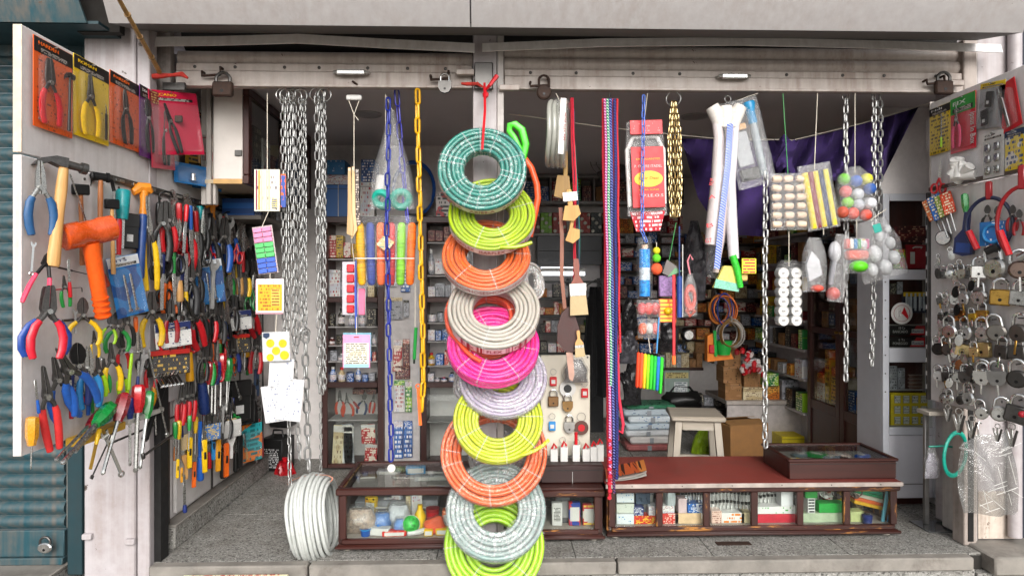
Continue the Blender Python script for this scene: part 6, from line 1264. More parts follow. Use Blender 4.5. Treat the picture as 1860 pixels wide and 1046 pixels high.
# ------------------------------------------------ wall cabinet high on the left
xc0=P(437,300,.2).x;t=thing('wall_cabinet','white wall cabinet with a dark red glazed front high on the left','cabinet',(XL,.2,PZ(400,318,1.68).z));Wc=.30;Lc=1.12;Hc=CEIL-1.68-.01
o0=t.location
xe=P(388,300,.2).x-XL;part('end_panel',MB().box(xe,Wc-.03,0,.018,0,Hc,.002),mat('#cdc6bf',.5,0,.08,6,dirt=.2),t)
[part('channel_strip',MB().box(xe*q0,xe*q1,.02+q2,.05+q2,-.1,Hc,.003),paint('#b8b2ac','#6a5a50',.5),t)for q0,q1,q2 in((.42,.62,.02),(.66,.84,.0),(.87,.99,.01))];part('base_board',MB().box(0,Wc-.03,.019,Lc,0,.02,.002),mat('#bba98c',.6),t);part('end_lip',MB().box(xe,Wc-.03,-.004,-.0005,-.004,.02,.001),mat('#b8925c',.6),t)
part('hinge',MB().box(Wc-.065,Wc-.031,-.008,-.001,Hc*.28,Hc*.34,.002),DARKST,t)
for z0,z1 in((-.003,.04),(Hc-.04,Hc)):part('front_rail',MB().box(Wc-.029,Wc,.0,Lc,z0,z1,.003),VARN,t)
for k in range(3):ya=k*(Lc-.04)/2;part('front_stile',MB().box(Wc-.028,Wc+.001,ya,ya+.04,.041,Hc-.041,.003),VARNZ,t)
for k in range(2):ya=.04+k*(Lc-.04)/2;part('glass_pane',MB().box(Wc-.018,Wc-.014,ya+.001,ya+(Lc-.04)/2-.041,.042,Hc-.042),GLASS,t)
for i in range(7):
 yy=.10+i*.14;hh=(.22,.3,.26,.2,.28,.24,.3)[i];cn=('red','black','white','dark red','cream','black','blue')[i]
 carton('%s carton inside the wall cabinet, %s from the street'%(cn,nth(i)),Vector((XL+Wc-.04,.2+yy,o0.z+.0205)),.12,hh,.2,PD[cn],'L','cartons in the wall cabinet')
t=thing('wall_shelf','grey shelf under the wall cabinet with dark cartons','shelf',(XL,.55,1.54));part('board',MB().box(0,.24,0,.8,0,.022,.002),mat('#6a6460',.6),t);part('bracket',MB().box(0,.2,.3,.32,-.12,-.001,.002),DARKST,t)
for i in range(6):carton('dark carton on the grey wall shelf, %s from the street'%nth(i),Vector((XL+.2,.62+i*.13,1.5625)),.11,.09,.17,PD[('blue','black','black','grey','black','brown')[i]],'L','cartons on the grey wall shelf')
# ------------------------------------------------ deep middle: racks, tube light
YD=2.78
t=thing('back_shelf','long pale wall shelf at the very back of the shop','shelf',P(1080,430,YD));o0=t.location.copy()
for y in(318,366,424):pbox(t,o0,922,y,1245,y+4,YD,.2,mat('#9a9694',.5),'board')
for x in(999,1078,1160):pbox(t,o0,x,322.5,x+3,365.5,YD+.004,.19,mat('#9a9694',.5),'divider')
row(924,997,365.5,22,36,YD+.02,['blue','white','black'],'in the first bay of the back shelf',20,18,30,.14);row(1003,1076,365.5,26,40,YD+.02,['dark red','black','red','green'],'in the second bay of the back shelf',21,14,24,.14);row(1082,1158,365.5,24,38,YD+.02,['brown','cream','dark red'],'in the third bay of the back shelf',22,14,24,.14);row(1165,1243,365.5,24,38,YD+.02,['white','grey','black'],'in the fourth bay of the back shelf',23,14,24,.14)
for bi,(x0,x1,cn,m,nm)in enumerate(((982,1003,'green',mat('#7ab81c',.4),'lime'),(1004,1030,'red',mat('#a8302a',.4),'red'),(1054,1073,'red2',mat('#b03a30',.4),'coral red'),(1074,1094,'black',mat('#22302e',.4),'dark green'),(962,981,'dk',mat('#6a1a18',.4),'dark red'))):
 t=thing('tin_display','%s display tray of small round tins on the back shelf'%nm,'display tray',P((x0+x1)/2,423.5,YD-.0),'trays of small tins');s_=mpp(YD);W=(x1-x0)*s_
 part('tray',MB().box(-W/2,W/2,.03,.08,0,38*s_,.003),m,t)
 for r_ in range(5):
  for c_ in range(3):part('round_tin',MB().cyl((W*(-.33+.33*c_),.031,(4+7.4*r_)*s_),(W*(-.33+.33*c_),.012,(4+7.4*r_)*s_),3*s_,n=10),mat('#c9c4b4',.4)if(r_+c_)%3==0 else m,t)
row(1096,1240,423.5,20,42,YD+.02,['orange','red','dark red','white'],'on the lower back shelf beside the ropes',24,16,30,.14)
t=thing('black_cabinet','dark grey roller cabinet under the back shelf','cabinet',P(1035,482,YD));o0=t.location.copy();pbox(t,o0,976,429,1094,480,YD+.02,.15,mat('#3a3c40',.35),'roller_front');pbox(t,o0,976,455,1094,456,YD+.015,.01,BLACK,'seam')
t=thing('tube_light','lit fluorescent tube low in the dark passage','lamp',P(1035,497,2.5));a=P(984,497,2.5)-t.location;b=P(1062,497,2.5)-t.location
part('tube',MB().cyl(a,b,.014,n=12),glow('#f4f8ff',3.0),t);part('batten',MB().box(a.x,b.x,-.02,.02,.02,.045,.003),WHITE,t);part('tube',MB().cyl(a+Vector((0,.1,.05)),b+Vector((-.08,.1,.05)),.007,n=10),glow('#e8f0ff',1.5),t)
t=thing('storage_rack','black storage rack with drawers below the tube light','rack',P(1035,660,2.45));o0=t.location.copy()
for y in(510,540,572,604,640):pbox(t,o0,978,y,1092,y+4,2.45,.22,BLACK,'shelf_board')
for x in(976,1034,1092):pbox(t,o0,x,505,x+4,662,2.44,.24,BLACK,'post')
for j,y in enumerate((539.5,571.5,603.5,639.5)):row(981,1033,y,12,24,2.47,['orange','grey','black','red','white'],'in rack row %s below the tube light'%('one','two','three','four')[j],30+j,9,16,.12);row(1039,1091,y,12,24,2.47,['green','cream','grey','blue'],'in rack row %s beside the dark coat'%('one','two','three','four')[j],40+j,9,16,.12)
p,w_,h=bb(1062,520,1102,720,1.9);t=thing('dark_coat','black coat hanging in the dark passage behind the rope bundle','coat',frame(p))
part('cloth',MB().grid(lambda u,v:((u-.5)*w_*(1.25-.7*v*v),.05*math.sin(u*14)*(1-.5*v),h*v),24,10),mat('#0d0d10',.9,0,.3,30),t);part('hanger',MB().tube([(-.08,0,h),(0,0,h+.05),(.08,0,h)],.005,6),DARKST,t)
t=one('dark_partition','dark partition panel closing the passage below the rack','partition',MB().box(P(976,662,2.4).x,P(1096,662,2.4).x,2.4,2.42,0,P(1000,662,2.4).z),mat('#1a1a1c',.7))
# ------------------------------------------------ stacked goods along the back of the wide bay
YB=2.72
t=thing('stock_shelf','tall stock shelf crammed with flat boxes behind the hanging goods','shelf',P(1240,640,YB));o0=t.location.copy()
for k in range(9):pbox(t,o0,1100,442+25*k,1392,444+25*k,YB,.25,mat('#4a3a32',.6),'board')
for x in(1098,1196,1294,1392):pbox(t,o0,x,425,x+4,660,YB-.006,.25,mat('#4a3a32',.6),'post')
for k in range(9):
 for j,(xa,xb)in enumerate(((1103,1194),(1201,1292),(1299,1390))):row(xa,xb,441.5+25*k,8,22,YB+.01,['dark red','brown','red','grey','cream','orange','blue','dark red','white'],'on stock shelf level %s, %s bay'%(('one','two','three','four','five','six','seven','eight','nine')[k],('first','second','third')[j]),100+3*k+j,12,26,.16,group='flat boxes on the stock shelf',nm='flat_box')
# crumpled dark bags, cords and toys hanging in the middle distance
def clump(label,x0,y0,x1,y1,Y,m,seed,name='crumpled_bag',cat='bag',n=5,group='crumpled bags over the shop floor'):
 p,w_,h=bb(x0,y0,x1,y1,Y);t=thing(name,label,cat,frame(p),group);rn=random.Random(seed)
 part('bag',bagmesh(w_,h,w_*.6,.35,1,seed,.22,26,18,.45),m,t)
 for k in range(2):part('fold',bagmesh(w_*.55,h*.5,w_*.5,.5,1,seed+9+k,.25,18,12,.5),m,t,Matrix.Translation((w_*rn.uniform(-.25,.25),-w_*.12,h*rn.uniform(.05,.4)))@Matrix.Rotation(R(rn.uniform(-40,40)),4,'Y'))
 return t
DKF=mat('#2b2a2c',.25,0,.5,25,.8,40);GRF=mat('#55545a',.25,0,.5,25,.8,40)
clump('dark crumpled bag beside the red rope, upper',1128,540,1158,610,1.6,DKF,1);clump('grey crumpled bag beside the red rope, middle',1126,600,1160,660,1.5,GRF,2);clump('dark crumpled bag over the white packets',1132,650,1165,735,1.7,DKF,3);clump('dark bag behind the red net scrubbers',1195,570,1232,640,1.2,DKF,4);clump('grey plastic bundle beside the purple cloth',1240,400,1282,545,1.3,GRF,5)
t=thing('head_torch','black head torch hanging over the small shelf','torch',frame(P(1246,610,1.2)));part('lamp',MB().lathe([(0,0),(.035,0),(.04,.03),(.03,.06),(0,.06)],12,Matrix.Rotation(R(80),4,'X')),BLACK,t);part('strap',MB().tube([(-.01,0,-.02),(-.02,0,-.08),(.02,0,-.1)],.01,6),BLACK,t);part('lens',MB().cyl((0,-.07,.01),(0,-.06,.01),.028,n=12),CHROME,t)
def cordcoil(label,x0,y0,x1,y1,Y,cols,seed):
 p,w_,h=bb(x0,y0,x1,y1,Y);t=thing('cord_coil',label,'cord',frame(p),'cord coils in the wide bay');rn=random.Random(seed)
 for k in range(9):part('cord_loop',MB().torus(.5,.035,22,5,Matrix.Translation((rn.uniform(-.02,.02),rn.uniform(-.03,.03),h*.5))@Matrix.Rotation(R(rn.uniform(-14,14)),4,'Y')@Matrix.Rotation(R(rn.uniform(-20,20)),4,'Z')@Matrix.Diagonal((w_*rn.uniform(.55,.95),.15,h*rn.uniform(.75,1),1))),cols[k%len(cols)],t)
 part('tie',MB().torus(.02,.006,12,5,Matrix.Translation((0,0,h*.97))@Matrix.Rotation(R(90),4,'Z')),cols[0],t);return t
cordcoil('coil of orange and blue extension cord',1288,532,1334,592,1.3,[mat('#d2691c',.5),mat('#c8741f',.5),mat('#1c2f84',.5)],1)
cordcoil('bundle of grey and brown cords below the orange cord',1302,578,1352,634,1.25,[mat('#8a847c',.5),mat('#b8b0a8',.5),mat('#7a5a30',.5)],2)
p,w_,h=bb(1282,604,1330,656,1.3);t=thing('toy_set','orange and green plastic sand toy set','toy',frame(p))
part('orange_tray',MB().prism([(-w_*.5,0),(w_*.5,h*.1),(w_*.4,h*.3),(-w_*.2,h*.25),(-w_*.3,h),(-w_*.5,h*.9)],-.03,.03),mat('#dc7a16',.35),t);part('green_bucket',MB().lathe([(0,0),(.04,0),(.055,.09),(0,.09)],14,Matrix.Translation((w_*.12,-.03,h*.25))),mat('#1f9a3a',.35),t);part('spade',MB().tube([(-w_*.2,-.04,h*.2),(-w_*.25,-.04,h*1.1)],.01,6),mat('#2aa84a',.35),t);part('red_scoop',MB().box(-w_*.45,-w_*.25,-.045,-.031,h*.3,h*.6,.004),RED,t)
for i,(x0,y0,x1,y1)in enumerate(((1336,626,1366,660),(1356,640,1390,686),(1340,660,1362,690))):
 p,w_,h=bb(x0,y0,x1,y1,1.7);t=thing('red_bundle',('bundle of red plugs hanging by the cords','red and white bundle above the brown cartons','small red bundle above the brown cartons')[i],'bundle',frame(p),'red bundles')
 for k in range(7):part('red_plug',MB().lathe([(0,0),(.016,0),(.018,.03),(.008,.04),(0,.045)],8,Matrix.Translation((random.uniform(-.4,.4)*w_,random.uniform(-.02,.02),random.uniform(0,.8)*h))@Matrix.Rotation(R(random.uniform(-60,60)),4,'Y')),(RED,DRED,mat('#c8bab4',.4))[k%3],t)
# brown cartons on the slanting counter
t=thing('side_counter','pale counter along the wide bay carrying brown cartons','counter',(P(1320,790,1.75).x,1.75,0));part('top',MB().box(0,.62,0,.5,.17+.16,.36,.003),mat('#a39a92',.5),t);part('front_panel',MB().box(.01,.61,.02,.04,0,.329),mat('#b8b0ac',.5),t)
bx=t.location.x
for i,(dx,dz,w_,h,lab)in enumerate(((.06,0,.12,.12,'brown carton lowest on the side counter'),(.055,.1205,.13,.12,'brown carton second in the stack on the side counter'),(.06,.241,.12,.11,'brown carton on top of the stack on the side counter'),(.2,0,.14,.09,'cream carton beside the brown stack'),(.2,.0905,.12,.12,'brown carton on the cream one'),(.34,0,.13,.1,'orange labelled carton on the side counter'),(.34,.1005,.1,.09,'green and white carton on the orange one'),(.48,0,.12,.14,'grey carton at the end of the side counter'),(.2,.211,.13,.08,'white patterned carton on the brown one'))):
 carton(lab,Vector((bx+dx,1.78+.01*(i%3),.3605+dz)),w_,h,.16,PD[('brown','brown','brown','cream','brown','orange','green','grey','white')[i]],group='cartons on the side counter')
p,w_,h=bb(1322,772,1402,850,1.25);p.z=.001
t=thing('cardboard_carton','large worn brown cardboard carton behind the red counter','carton',frame(p,'F',14));part('carton',MB().box(-w_/2,w_/2,0,.25,0,.29,.004),mat('#8a6238',.85,0,.15,20,.2,200),t)
for k,a_ in enumerate((-82,80)):part('flap',MB().box(-w_/2,w_/2,-.001,.001,0,.1,0),mat('#8f683c',.85,0,.15,20,.2,200),t,Matrix.Translation((0,.003+.244*k,.292))@Matrix.Rotation(R(a_),4,'X'))
# small shelf, poster, desk, packets, stool
t=thing('small_shelf','small brown shelf of notepads over the shop floor','shelf',P(1238,670,2.3));o0=t.location.copy();pbox(t,o0,1196,668,1278,673,2.3,.2,VARN,'board');pbox(t,o0,1200,673.5,1205,700,2.32,.15,VARNZ,'bracket')
row(1198,1276,667.5,14,30,2.33,['brown','cream','grey','black','brown'],'on the small shelf of notepads',60,8,16,.12)
p,w_,h=bb(1206,672,1252,742,2.0);t=thing('wall_calendar','green framed price chart standing on the desk','chart',frame(p));flatcard(t,w_,h,mat('#7f9088',.5),'board',0,.01);part('header',MB().box(-w_*.46,w_*.46,-.008,-.0055,h*.8,h*.95),printm('#b8a868','#5a4a2a',2,.5,8),t);part('table',MB().box(-w_*.1,w_*.42,-.008,-.0055,h*.2,h*.7),printm('#c4c8c8','#50606a',6,.55,6),t)
t=thing('desk','dark desk behind the stool','desk',P(1250,800,1.95));o0=t.location.copy();t.location.z=o0.z=0;a=P(1190,742,1.95)-o0;b=P(1322,742,1.95)-o0;part('top',MB().box(a.x,b.x,0,.4,a.z-.02,a.z,.003),mat('#26201e',.4),t)
for xx in(a.x+.02,b.x-.02):part('leg',MB().box(xx-.02,xx+.02,.02,.06,0,a.z-.021,.002),mat('#26201e',.4),t)
zt_=a.z
t=thing('black_bag','black bag lying on the desk','bag',(P(1245,742,1.9).x,2.0,zt_+.001));part('body',bagmesh(.3,.12,.2,.8,1,30,.1,20,10,.4),BLACK,t);part('strap',MB().tube([(-.1,0,.1),(-.05,0,.16),(.06,0,.15),(.1,0,.1)],.01,6),BLACK,t)
row(1265,1318,741,12,34,2.05,['grey','blue','black','cream'],'on the dark desk',61,9,18,.12)
rn=random.Random(3);zz=.001
for i,(hh,m,lab)in enumerate(((.05,mat('#9a5a58',.35,0,.3,20,.7,40),'red and clear wrapped bundle at the bottom of the pile'),(.055,mat('#c9c4c0',.4,0,.1,20,.4,40),'plain white packet second in the pile'),(.045,mat('#c4c6c8',.35,0,.15,20,.6,40),'white packet third in the pile'),(.05,printm('#b8c4cc','#2a5a8a',3,.4,8),'white packet with blue print, fourth in the pile'),(.05,printm('#c4ccd0','#3a6a9a',3,.4,8),'white packet with blue print, fifth in the pile'),(.05,printm('#a8b4bc','#2a4a6a',3,.4,8),'greyish packet sixth in the pile'),(.03,mat('#3a7a5a',.3,0,.4,30,.7,40),'green bag on top of the pile'))):
 p=P(1184+rn.uniform(-5,5),800,1.75);p.z=zz;p.y=1.75;t=thing('packet',lab,'packet',frame(p,'F',rn.uniform(-6,6)),'pile of packets on the floor')
 W=.34+rn.uniform(-.03,.04);part('packet_body',MB().box(-W/2,W/2,0,.26,0,hh-.001,.014),m,t);part('fold',MB().box(-W*.06,W*.03,-.003,-.0005,.006,hh-.008,.001),mat('#8a8f94',.4),t);zz+=hh
zz_=.001
p=P(1262,748,.98)
t=thing('stool','pale painted wooden stool behind the red counter','stool',frame(Vector((p.x,.98,0)),'F',-8));SW=wood('#b4ab9e','#978c7c',.55,.5,'X');SWZ=wood('#b4ab9e','#978c7c',.55,.5,'Z');zs=p.z
part('seat',MB().box(-.155,.155,-.155,.155,zs-.03,zs,.008),SW,t)
for sx in(-1,1):
 for sy in(-1,1):part('leg',MB().add([(sx*(.11+a_*.03)+b_*.019,sy*(.11+a_*.03)+c_*.019,(1-a_)*(zs-.0305))for a_ in(0,1)for b_ in(-1,1)for c_ in(-1,1)],[(0,1,3,2),(4,6,7,5),(0,4,5,1),(2,3,7,6),(0,2,6,4),(1,5,7,3)]),SWZ,t)
for sy in(-1,1):part('apron',MB().box(-.09,.09,sy*.112-.01,sy*.112+.01,zs-.085,zs-.031,.002),SW,t);part('stretcher',MB().box(-.115,.115,sy*.13-.009,sy*.13+.009,.11,.14,.002),SW,t)
for i,(x,y,c_)in enumerate(((1280,800,'#8aa81c'),(1305,806,'#7a9a1a'),(1312,790,'#a8b42a'))):
 clump(('lime green bag under the stool','second lime bag beside the stool leg','yellow green bag beside the carton')[i],x-24,y-22,x+20,y+40,1.7,mat(c_,.4,0,.3,30,.6,50),50+i,group='lime bags on the floor')
# ------------------------------------------------ white wall strip with small shelves, brown cabinet, white cabinet
XC=P(1598,515,.56).x;yb1=PX(1466,515,XC).y;yb0=PX(1597,515,XC).y
t=thing('china_cabinet','tall dark brown cabinet with two glazed doors along the right wall','cabinet',(XC,yb0,0));Lk=yb1-yb0;Hk=1.95
part('carcass_back',MB().box(.24,.255,0,Lk,0,Hk),mat('#8a8078',.6),t);part('carcass_side',MB().box(.03,.239,Lk-.018,Lk,0,Hk),VARNZ,t);part('carcass_side',MB().box(.03,.239,0,.018,0,Hk),VARNZ,t);part('carcass_top',MB().box(.03,.239,.019,Lk-.019,Hk-.02,Hk),VARN,t)
for k in range(2):
 ya=k*Lk/2+.002;yb=(k+1)*Lk/2-.002
 d=part('door',MB().box(0,.028,ya,ya+.05,.05,Hk,.003).box(0,.028,yb-.05,yb,.05,Hk,.003).box(.001,.027,ya+.0505,yb-.0505,Hk-.06,Hk-.001,.002).box(.001,.027,ya+.0505,yb-.0505,.38,.44,.002).box(.001,.027,ya+.0505,yb-.0505,.05,.12,.002).box(.001,.027,ya+.0505,yb-.0505,.88,.92,.002),VARNZ,t)
 part('wood_panel',MB().box(.008,.02,ya+.0505,yb-.0505,.1205,.3795,.002),VARNZ,d)
 for z0,z1 in((.4405,.8795),(.9205,Hk-.0605)):part('glass_pane',MB().box(.012,.016,ya+.0505,yb-.0505,z0,z1),GLASS,d)
 part('knob',MB().cyl((-.015,(yb-.025)if k==0 else(ya+.025),.9),(0,(yb-.025)if k==0 else(ya+.025),.9),.008,n=10),BRASS,d)
for z in(.42,.9,1.2,1.5):part('shelf',MB().box(.031,.238,.019,Lk-.019,z-.012,z,.001),mat('#6a5a50',.5),t)
rn=random.Random(21)
for si,(z,phr)in enumerate(((.4205,'low'),(.9005,'middle'),(1.2005,'upper'),(1.5005,'top'))):
 y=.06;i=0
 while y<Lk-.1:
  w_=rn.uniform(.06,.12);h=rn.uniform(.1,.3 if si==0 else .22);cn=rn.choice(['white','blue','yellow','grey','red','cream']if si==0 else['dark red','black','white','grey','brown','red'])
  carton('%s carton on the %s shelf of the brown cabinet, %s from the street'%(cn,phr,nth(i)),Vector((XC+.06,yb0+y+w_/2,z)),w_*.95,h,.13,PD[cn],'R','cartons in the brown cabinet')
  if si==0 and rn.random()<.6:carton('small carton stacked on the low cabinet shelf, over the %s from the street'%nth(i),Vector((XC+.06,yb0+y+w_/2,z+h+.0005)),w_*.85,.06,.12,PD[rn.choice(['blue','white','orange'])],'R','cartons in the brown cabinet')
  y+=w_+.012;i+=1
for i in range(7):carton('dusty %s carton high on top of the brown cabinet, %s from the street'%(('brown','orange','brown','cream','dark red','brown','cream')[i],nth(i)),Vector((XC+.03,yb0+.06+.11*i,Hk+.0005)),.10,(.1,.14,.09,.12,.15,.1,.13)[i],.18,PD[('brown','orange','brown','cream','dark red','brown','cream')[i]],'R','cartons on top of the brown cabinet')
t=thing('wall_fan','grey wire table fan on the back shelf behind the rope bundle','fan',frame(P(1112,300,2.3),'F',24,-12));FS=mpp(2.3)
for k in range(4):part('cage_ring',MB().torus((48-11*k)*FS,.004,28,5,Matrix.Translation((0,-.012*k,0))@Matrix.Diagonal((1,1,.62,1))),mat('#8a8684',.4,.5),t)
for k in range(14):a_=2*math.pi*k/14;part('cage_spoke',MB().cyl((0,-.045,0),(48*FS*math.cos(a_),0,30*FS*math.sin(a_)),.002,n=5),mat('#8a8684',.4,.5),t)
part('hub',MB().cyl((0,-.05,0),(0,.05,0),.035,n=14),GREY,t)
for k in range(3):part('blade',MB().prism([(.02,-.02),(.15,-.06),(.17,.02),(.05,.04)],.0,.006),mat('#6a6866',.4),t,Matrix.Rotation(R(120*k),4,'Y'))
part('stand',MB().cyl((0,.04,-.02),(0,.06,-.16),.014,n=8),GREY,t)
p=Vector((XC+.05,yb0+.10,.4205))
t=thing('paint_bucket','white paint bucket with a teal lid behind the nearer cabinet door','bucket',Vector((XC+.035,yb0+.0,0))+Vector((-.001,-.0,0)))
t.location=(XC+.13,yb0+.14,.4205);part('pail',MB().lathe([(0,0),(.07,0),(.08,.15),(0,.15)],18),mat('#c9cccc',.35),t);part('lid',MB().lathe([(0,.1505),(.085,.1505),(.085,.165),(0,.17)],18),mat('#1a7f74',.35),t);part('print_band',MB().lathe([(.0765,.04),(.0795,.11)],18),printm('#c9cccc','#2a3a4a',3,.5,12),t)
# strip wall and little shelves between stock and cabinet
xs0=XC+.12
t=thing('side_shelf','white side panel with small shelves beside the brown cabinet','shelf',(xs0,yb1+.03,0));part('panel',MB().box(0,.02,0,.95,0,1.9),mat('#b8b2b4',.5),t)
for k,z in enumerate((.32,.55,.75,.95,1.15,1.35,1.55)):part('shelf',MB().box(-.12,-.001,.02,.9,z-.015,z,.001),mat('#a8a2a2',.5),t)
rn=random.Random(5)
for si,z in enumerate((.3205,.5505,.7505,.9505,1.1505,1.3505,1.5505)):
 y=.05;i=0
 while y<.85:
  w_=rn.uniform(.06,.13);cn=rn.choice(['black','grey','orange','white','yellow','green','brown','dark red']);carton('%s carton on side shelf level %s, %s from the cabinet'%(cn,('one','two','three','four','five','six','seven')[si],nth(i)),Vector((xs0-.115,yb1+.03+y+w_/2,z)),w_,rn.uniform(.05,.15),.1,PD[cn],'R','cartons on the side shelves');y+=w_+rn.uniform(.01,.06);i+=1
p,w_,h=bb(1420,792,1462,830,1.6);carton('bright yellow carton standing on the floor by the side shelf',p+Vector((0,0,0)),w_,h,.2,mat('#c8b41c',.5),group='floor cartons')
# white cabinet
YW=.5;xw0=P(1604,515,YW).x;xw1=P(1702,515,YW).x;zw=P(1650,352,YW).z;WM=mat('#c4c6cc',.35,0,.06,10)
struct('wall_panel',MB().box(xw0,XWR-.002,YW+.02,YW+.05,zw+.003,CEIL-.002),WALLC)
t=thing('white_cabinet','white framed glass cabinet beside the lock board','cabinet',(xw0,YW,.05));W=xw1-xw0;H=zw-.05;s_=mpp(YW)
def zc(py):return P(1650,py,YW).z-.05
part('side',MB().box(0,.02,.021,.26,0,H),WM,t);part('side',MB().box(W-.02,W,.021,.26,0,H),WM,t);part('back',MB().box(.021,W-.021,.25,.26,0,H),mat('#5a5654',.6),t)
part('frame_stile',MB().box(0,.035,0,.02,0,H,.003),WM,t);part('frame_stile',MB().box(W-.02,W,0,.02,0,H,.003),WM,t)
for a_,b_ in((335,365),(490,508),(632,658),(776,790)):part('frame_rail',MB().box(.0355,W-.0205,.001,.019,max(0,zc(b_)),min(H,zc(a_)),.002),WM,t)
part('kick_panel',MB().box(.0355,W-.0205,.004,.018,.0,zc(791),.002),mat('#cdccd2',.4,0,.05,8,dirt=.15),t);part('panel_groove',MB().box(.06,W-.05,.001,.0035,zc(880),zc(878)),GREY,t)
for a_,b_ in((365.5,489.5),(508.5,631.5),(658.5,775.5)):part('glass_pane',MB().box(.036,W-.021,.008,.012,zc(b_),zc(a_)),GLASS,t)
for z in(489,590,631,709,775):part('shelf',MB().box(.036,W-.022,.03,.248,zc(z)-.006,zc(z),.001),mat('#8a8684',.4),t)
for k in range(8):part('rivet',MB().cyl((.012,-.002,H*(.35+.06*k)),(.012,0,H*(.35+.06*k)),.004,n=8),DARKST,t)
YC=YW+.05
for i,(x0,y0,x1,y1,m,lab)in enumerate(((1646,444,1684,488,mat('#9a1420',.35),'dark red toolbox on the top shelf of the white cabinet'),(1625,452,1645,488,printm('#7ab02a','#d8c01c',4,.5,4,.4,'#d84a2a'),'green and orange carton beside the dark red toolbox'),(1625,410,1684,440,PD['dark red'],'long dim carton high in the white cabinet'),(1640,530,1690,568,printm('#1c2438','#c8cdd4',1,.5,16,.4),'card of pens with a yellow top in the white cabinet'),(1616,590,1682,609,mat('#15120f',.4),'black and red carton lettered BANCADO'),(1616,611.5,1682,630.5,mat('#15120f',.4),'black and red carton lettered PONEGGIO'),(1616,664,1630,707,PD['grey'],'grey carton on the third shelf of the white cabinet, nearest the chain'),(1632,668,1644,707,PD['grey'],'second grey carton on the third shelf of the white cabinet'),(1616,698,1690,708.5,printm('#4a1424','#c8a0b0',1,.5,9),'flat dark red carton with white lettering'),(1617,712,1692,774.5,mat('#cbb31a',.45),'yellow display carton with a grid of bulbs'))):
 if i==8:continue
 p,w_,h=bb(x0,y0,x1,y1,YC);p.y=YC;o=carton(lab,p,w_,h,.1,m,group='goods in the white cabinet',tape=False)
 if i in(4,5):
  part('red_flash',MB().prism([(w_*.05,h*.05),(w_*.48,h*.05),(w_*.48,h*.9),(w_*.25,h*.95)],-.0025,-.0004),mat('#b81824',.35),o);letters(o,('BANCADO','PONEGGIO')[i-4],h*.26,WHITE,-w_*.22,-.002,h*.25,w_*.42);letters(o,('18 Cx','6 Tx')[i-4],h*.22,WHITE,-w_*.18,-.002,h*.62,w_*.18);letters(o,'Ranco',h*.25,DBLUE,w_*.27,-.004,h*.3,w_*.3);part('white_pill',MB().box(w_*.1,w_*.44,-.0034,-.0026,h*.22,h*.62,.0003),WHITE,o)
 if i==3:part('yellow_top',MB().box(-w_/2,w_/2,-.002,-.0004,h*.8,h,0),YEL,o);[part('pen',MB().cyl((w_*(-.4+.16*k),-.008,h*.1),(w_*(-.4+.16*k),-.008,h*.95),.005,n=8),mat('#b8bcc0',.3),o)for k in range(6)]
 if i==9:[part('bulb_window',MB().box(w_*(-.42+.22*c_),w_*(-.26+.22*c_),-.003,-.0004,h*(.08+.31*r_),h*(.30+.31*r_),.001),printm('#7a7a70','#d8d8d0',3,.6,3),o)for r_ in range(3)for c_ in range(4)]
 if i==0:part('handle',MB().tube([(-w_*.2,-.004,h*.86),(-w_*.18,-.014,h*.9),(w_*.18,-.014,h*.9),(w_*.2,-.004,h*.86)],.004,6),WHITE,o);part('label',MB().box(-w_*.32,-w_*.1,-.0025,-.0004,h*.2,h*.7),PAPER,o)
for k in range(4):
 p=P(1666,707-9*k,YC);t2=thing('wire_reel','brown wire reel in the white cabinet, %s from the bottom'%nth(k),'reel',Vector((p.x,YC+.05,P(1666,708.5,YC).z+.0005+.021*k)),'wire reels');part('drum',MB().cyl((0,0,.003),(0,0,.017),.05,n=20),mat('#5a3a2c',.4),t2);part('flange',MB().cyl((0,0,.0172),(0,0,.0202),.056,n=20),mat('#8a7a70',.4),t2)
p=P(1638,569,YW-.004);t=thing('round_sticker','round white sticker with red and black print on the white cabinet glass','sticker',frame(p));part('disc',MB().cyl((0,.001,0),(0,-.001,0),20*s_,n=28),WHITE,t);part('red_wedge',MB().prism([(.0,.0),(.03,-.03),(.035,-.015),(.012,.035)],-.0022,-.0012),RED,t);part('ring_print',MB().torus(15*s_,.0012,28,5,Matrix.Translation((0,-.0015,0))),DRED,t);letters(t,'ROA',.012,RED,.012,-.003,-.004,.03);part('print_block',MB().box(-.024,-.004,-.0022,-.0012,-.022,.02),printm('#dedcd8','#3a3a3a',5,.5,6),t)
row(1616,1640,534,18,24,YC,['grey','black','white'],'on the second shelf of the white cabinet',70,9,14,.1)
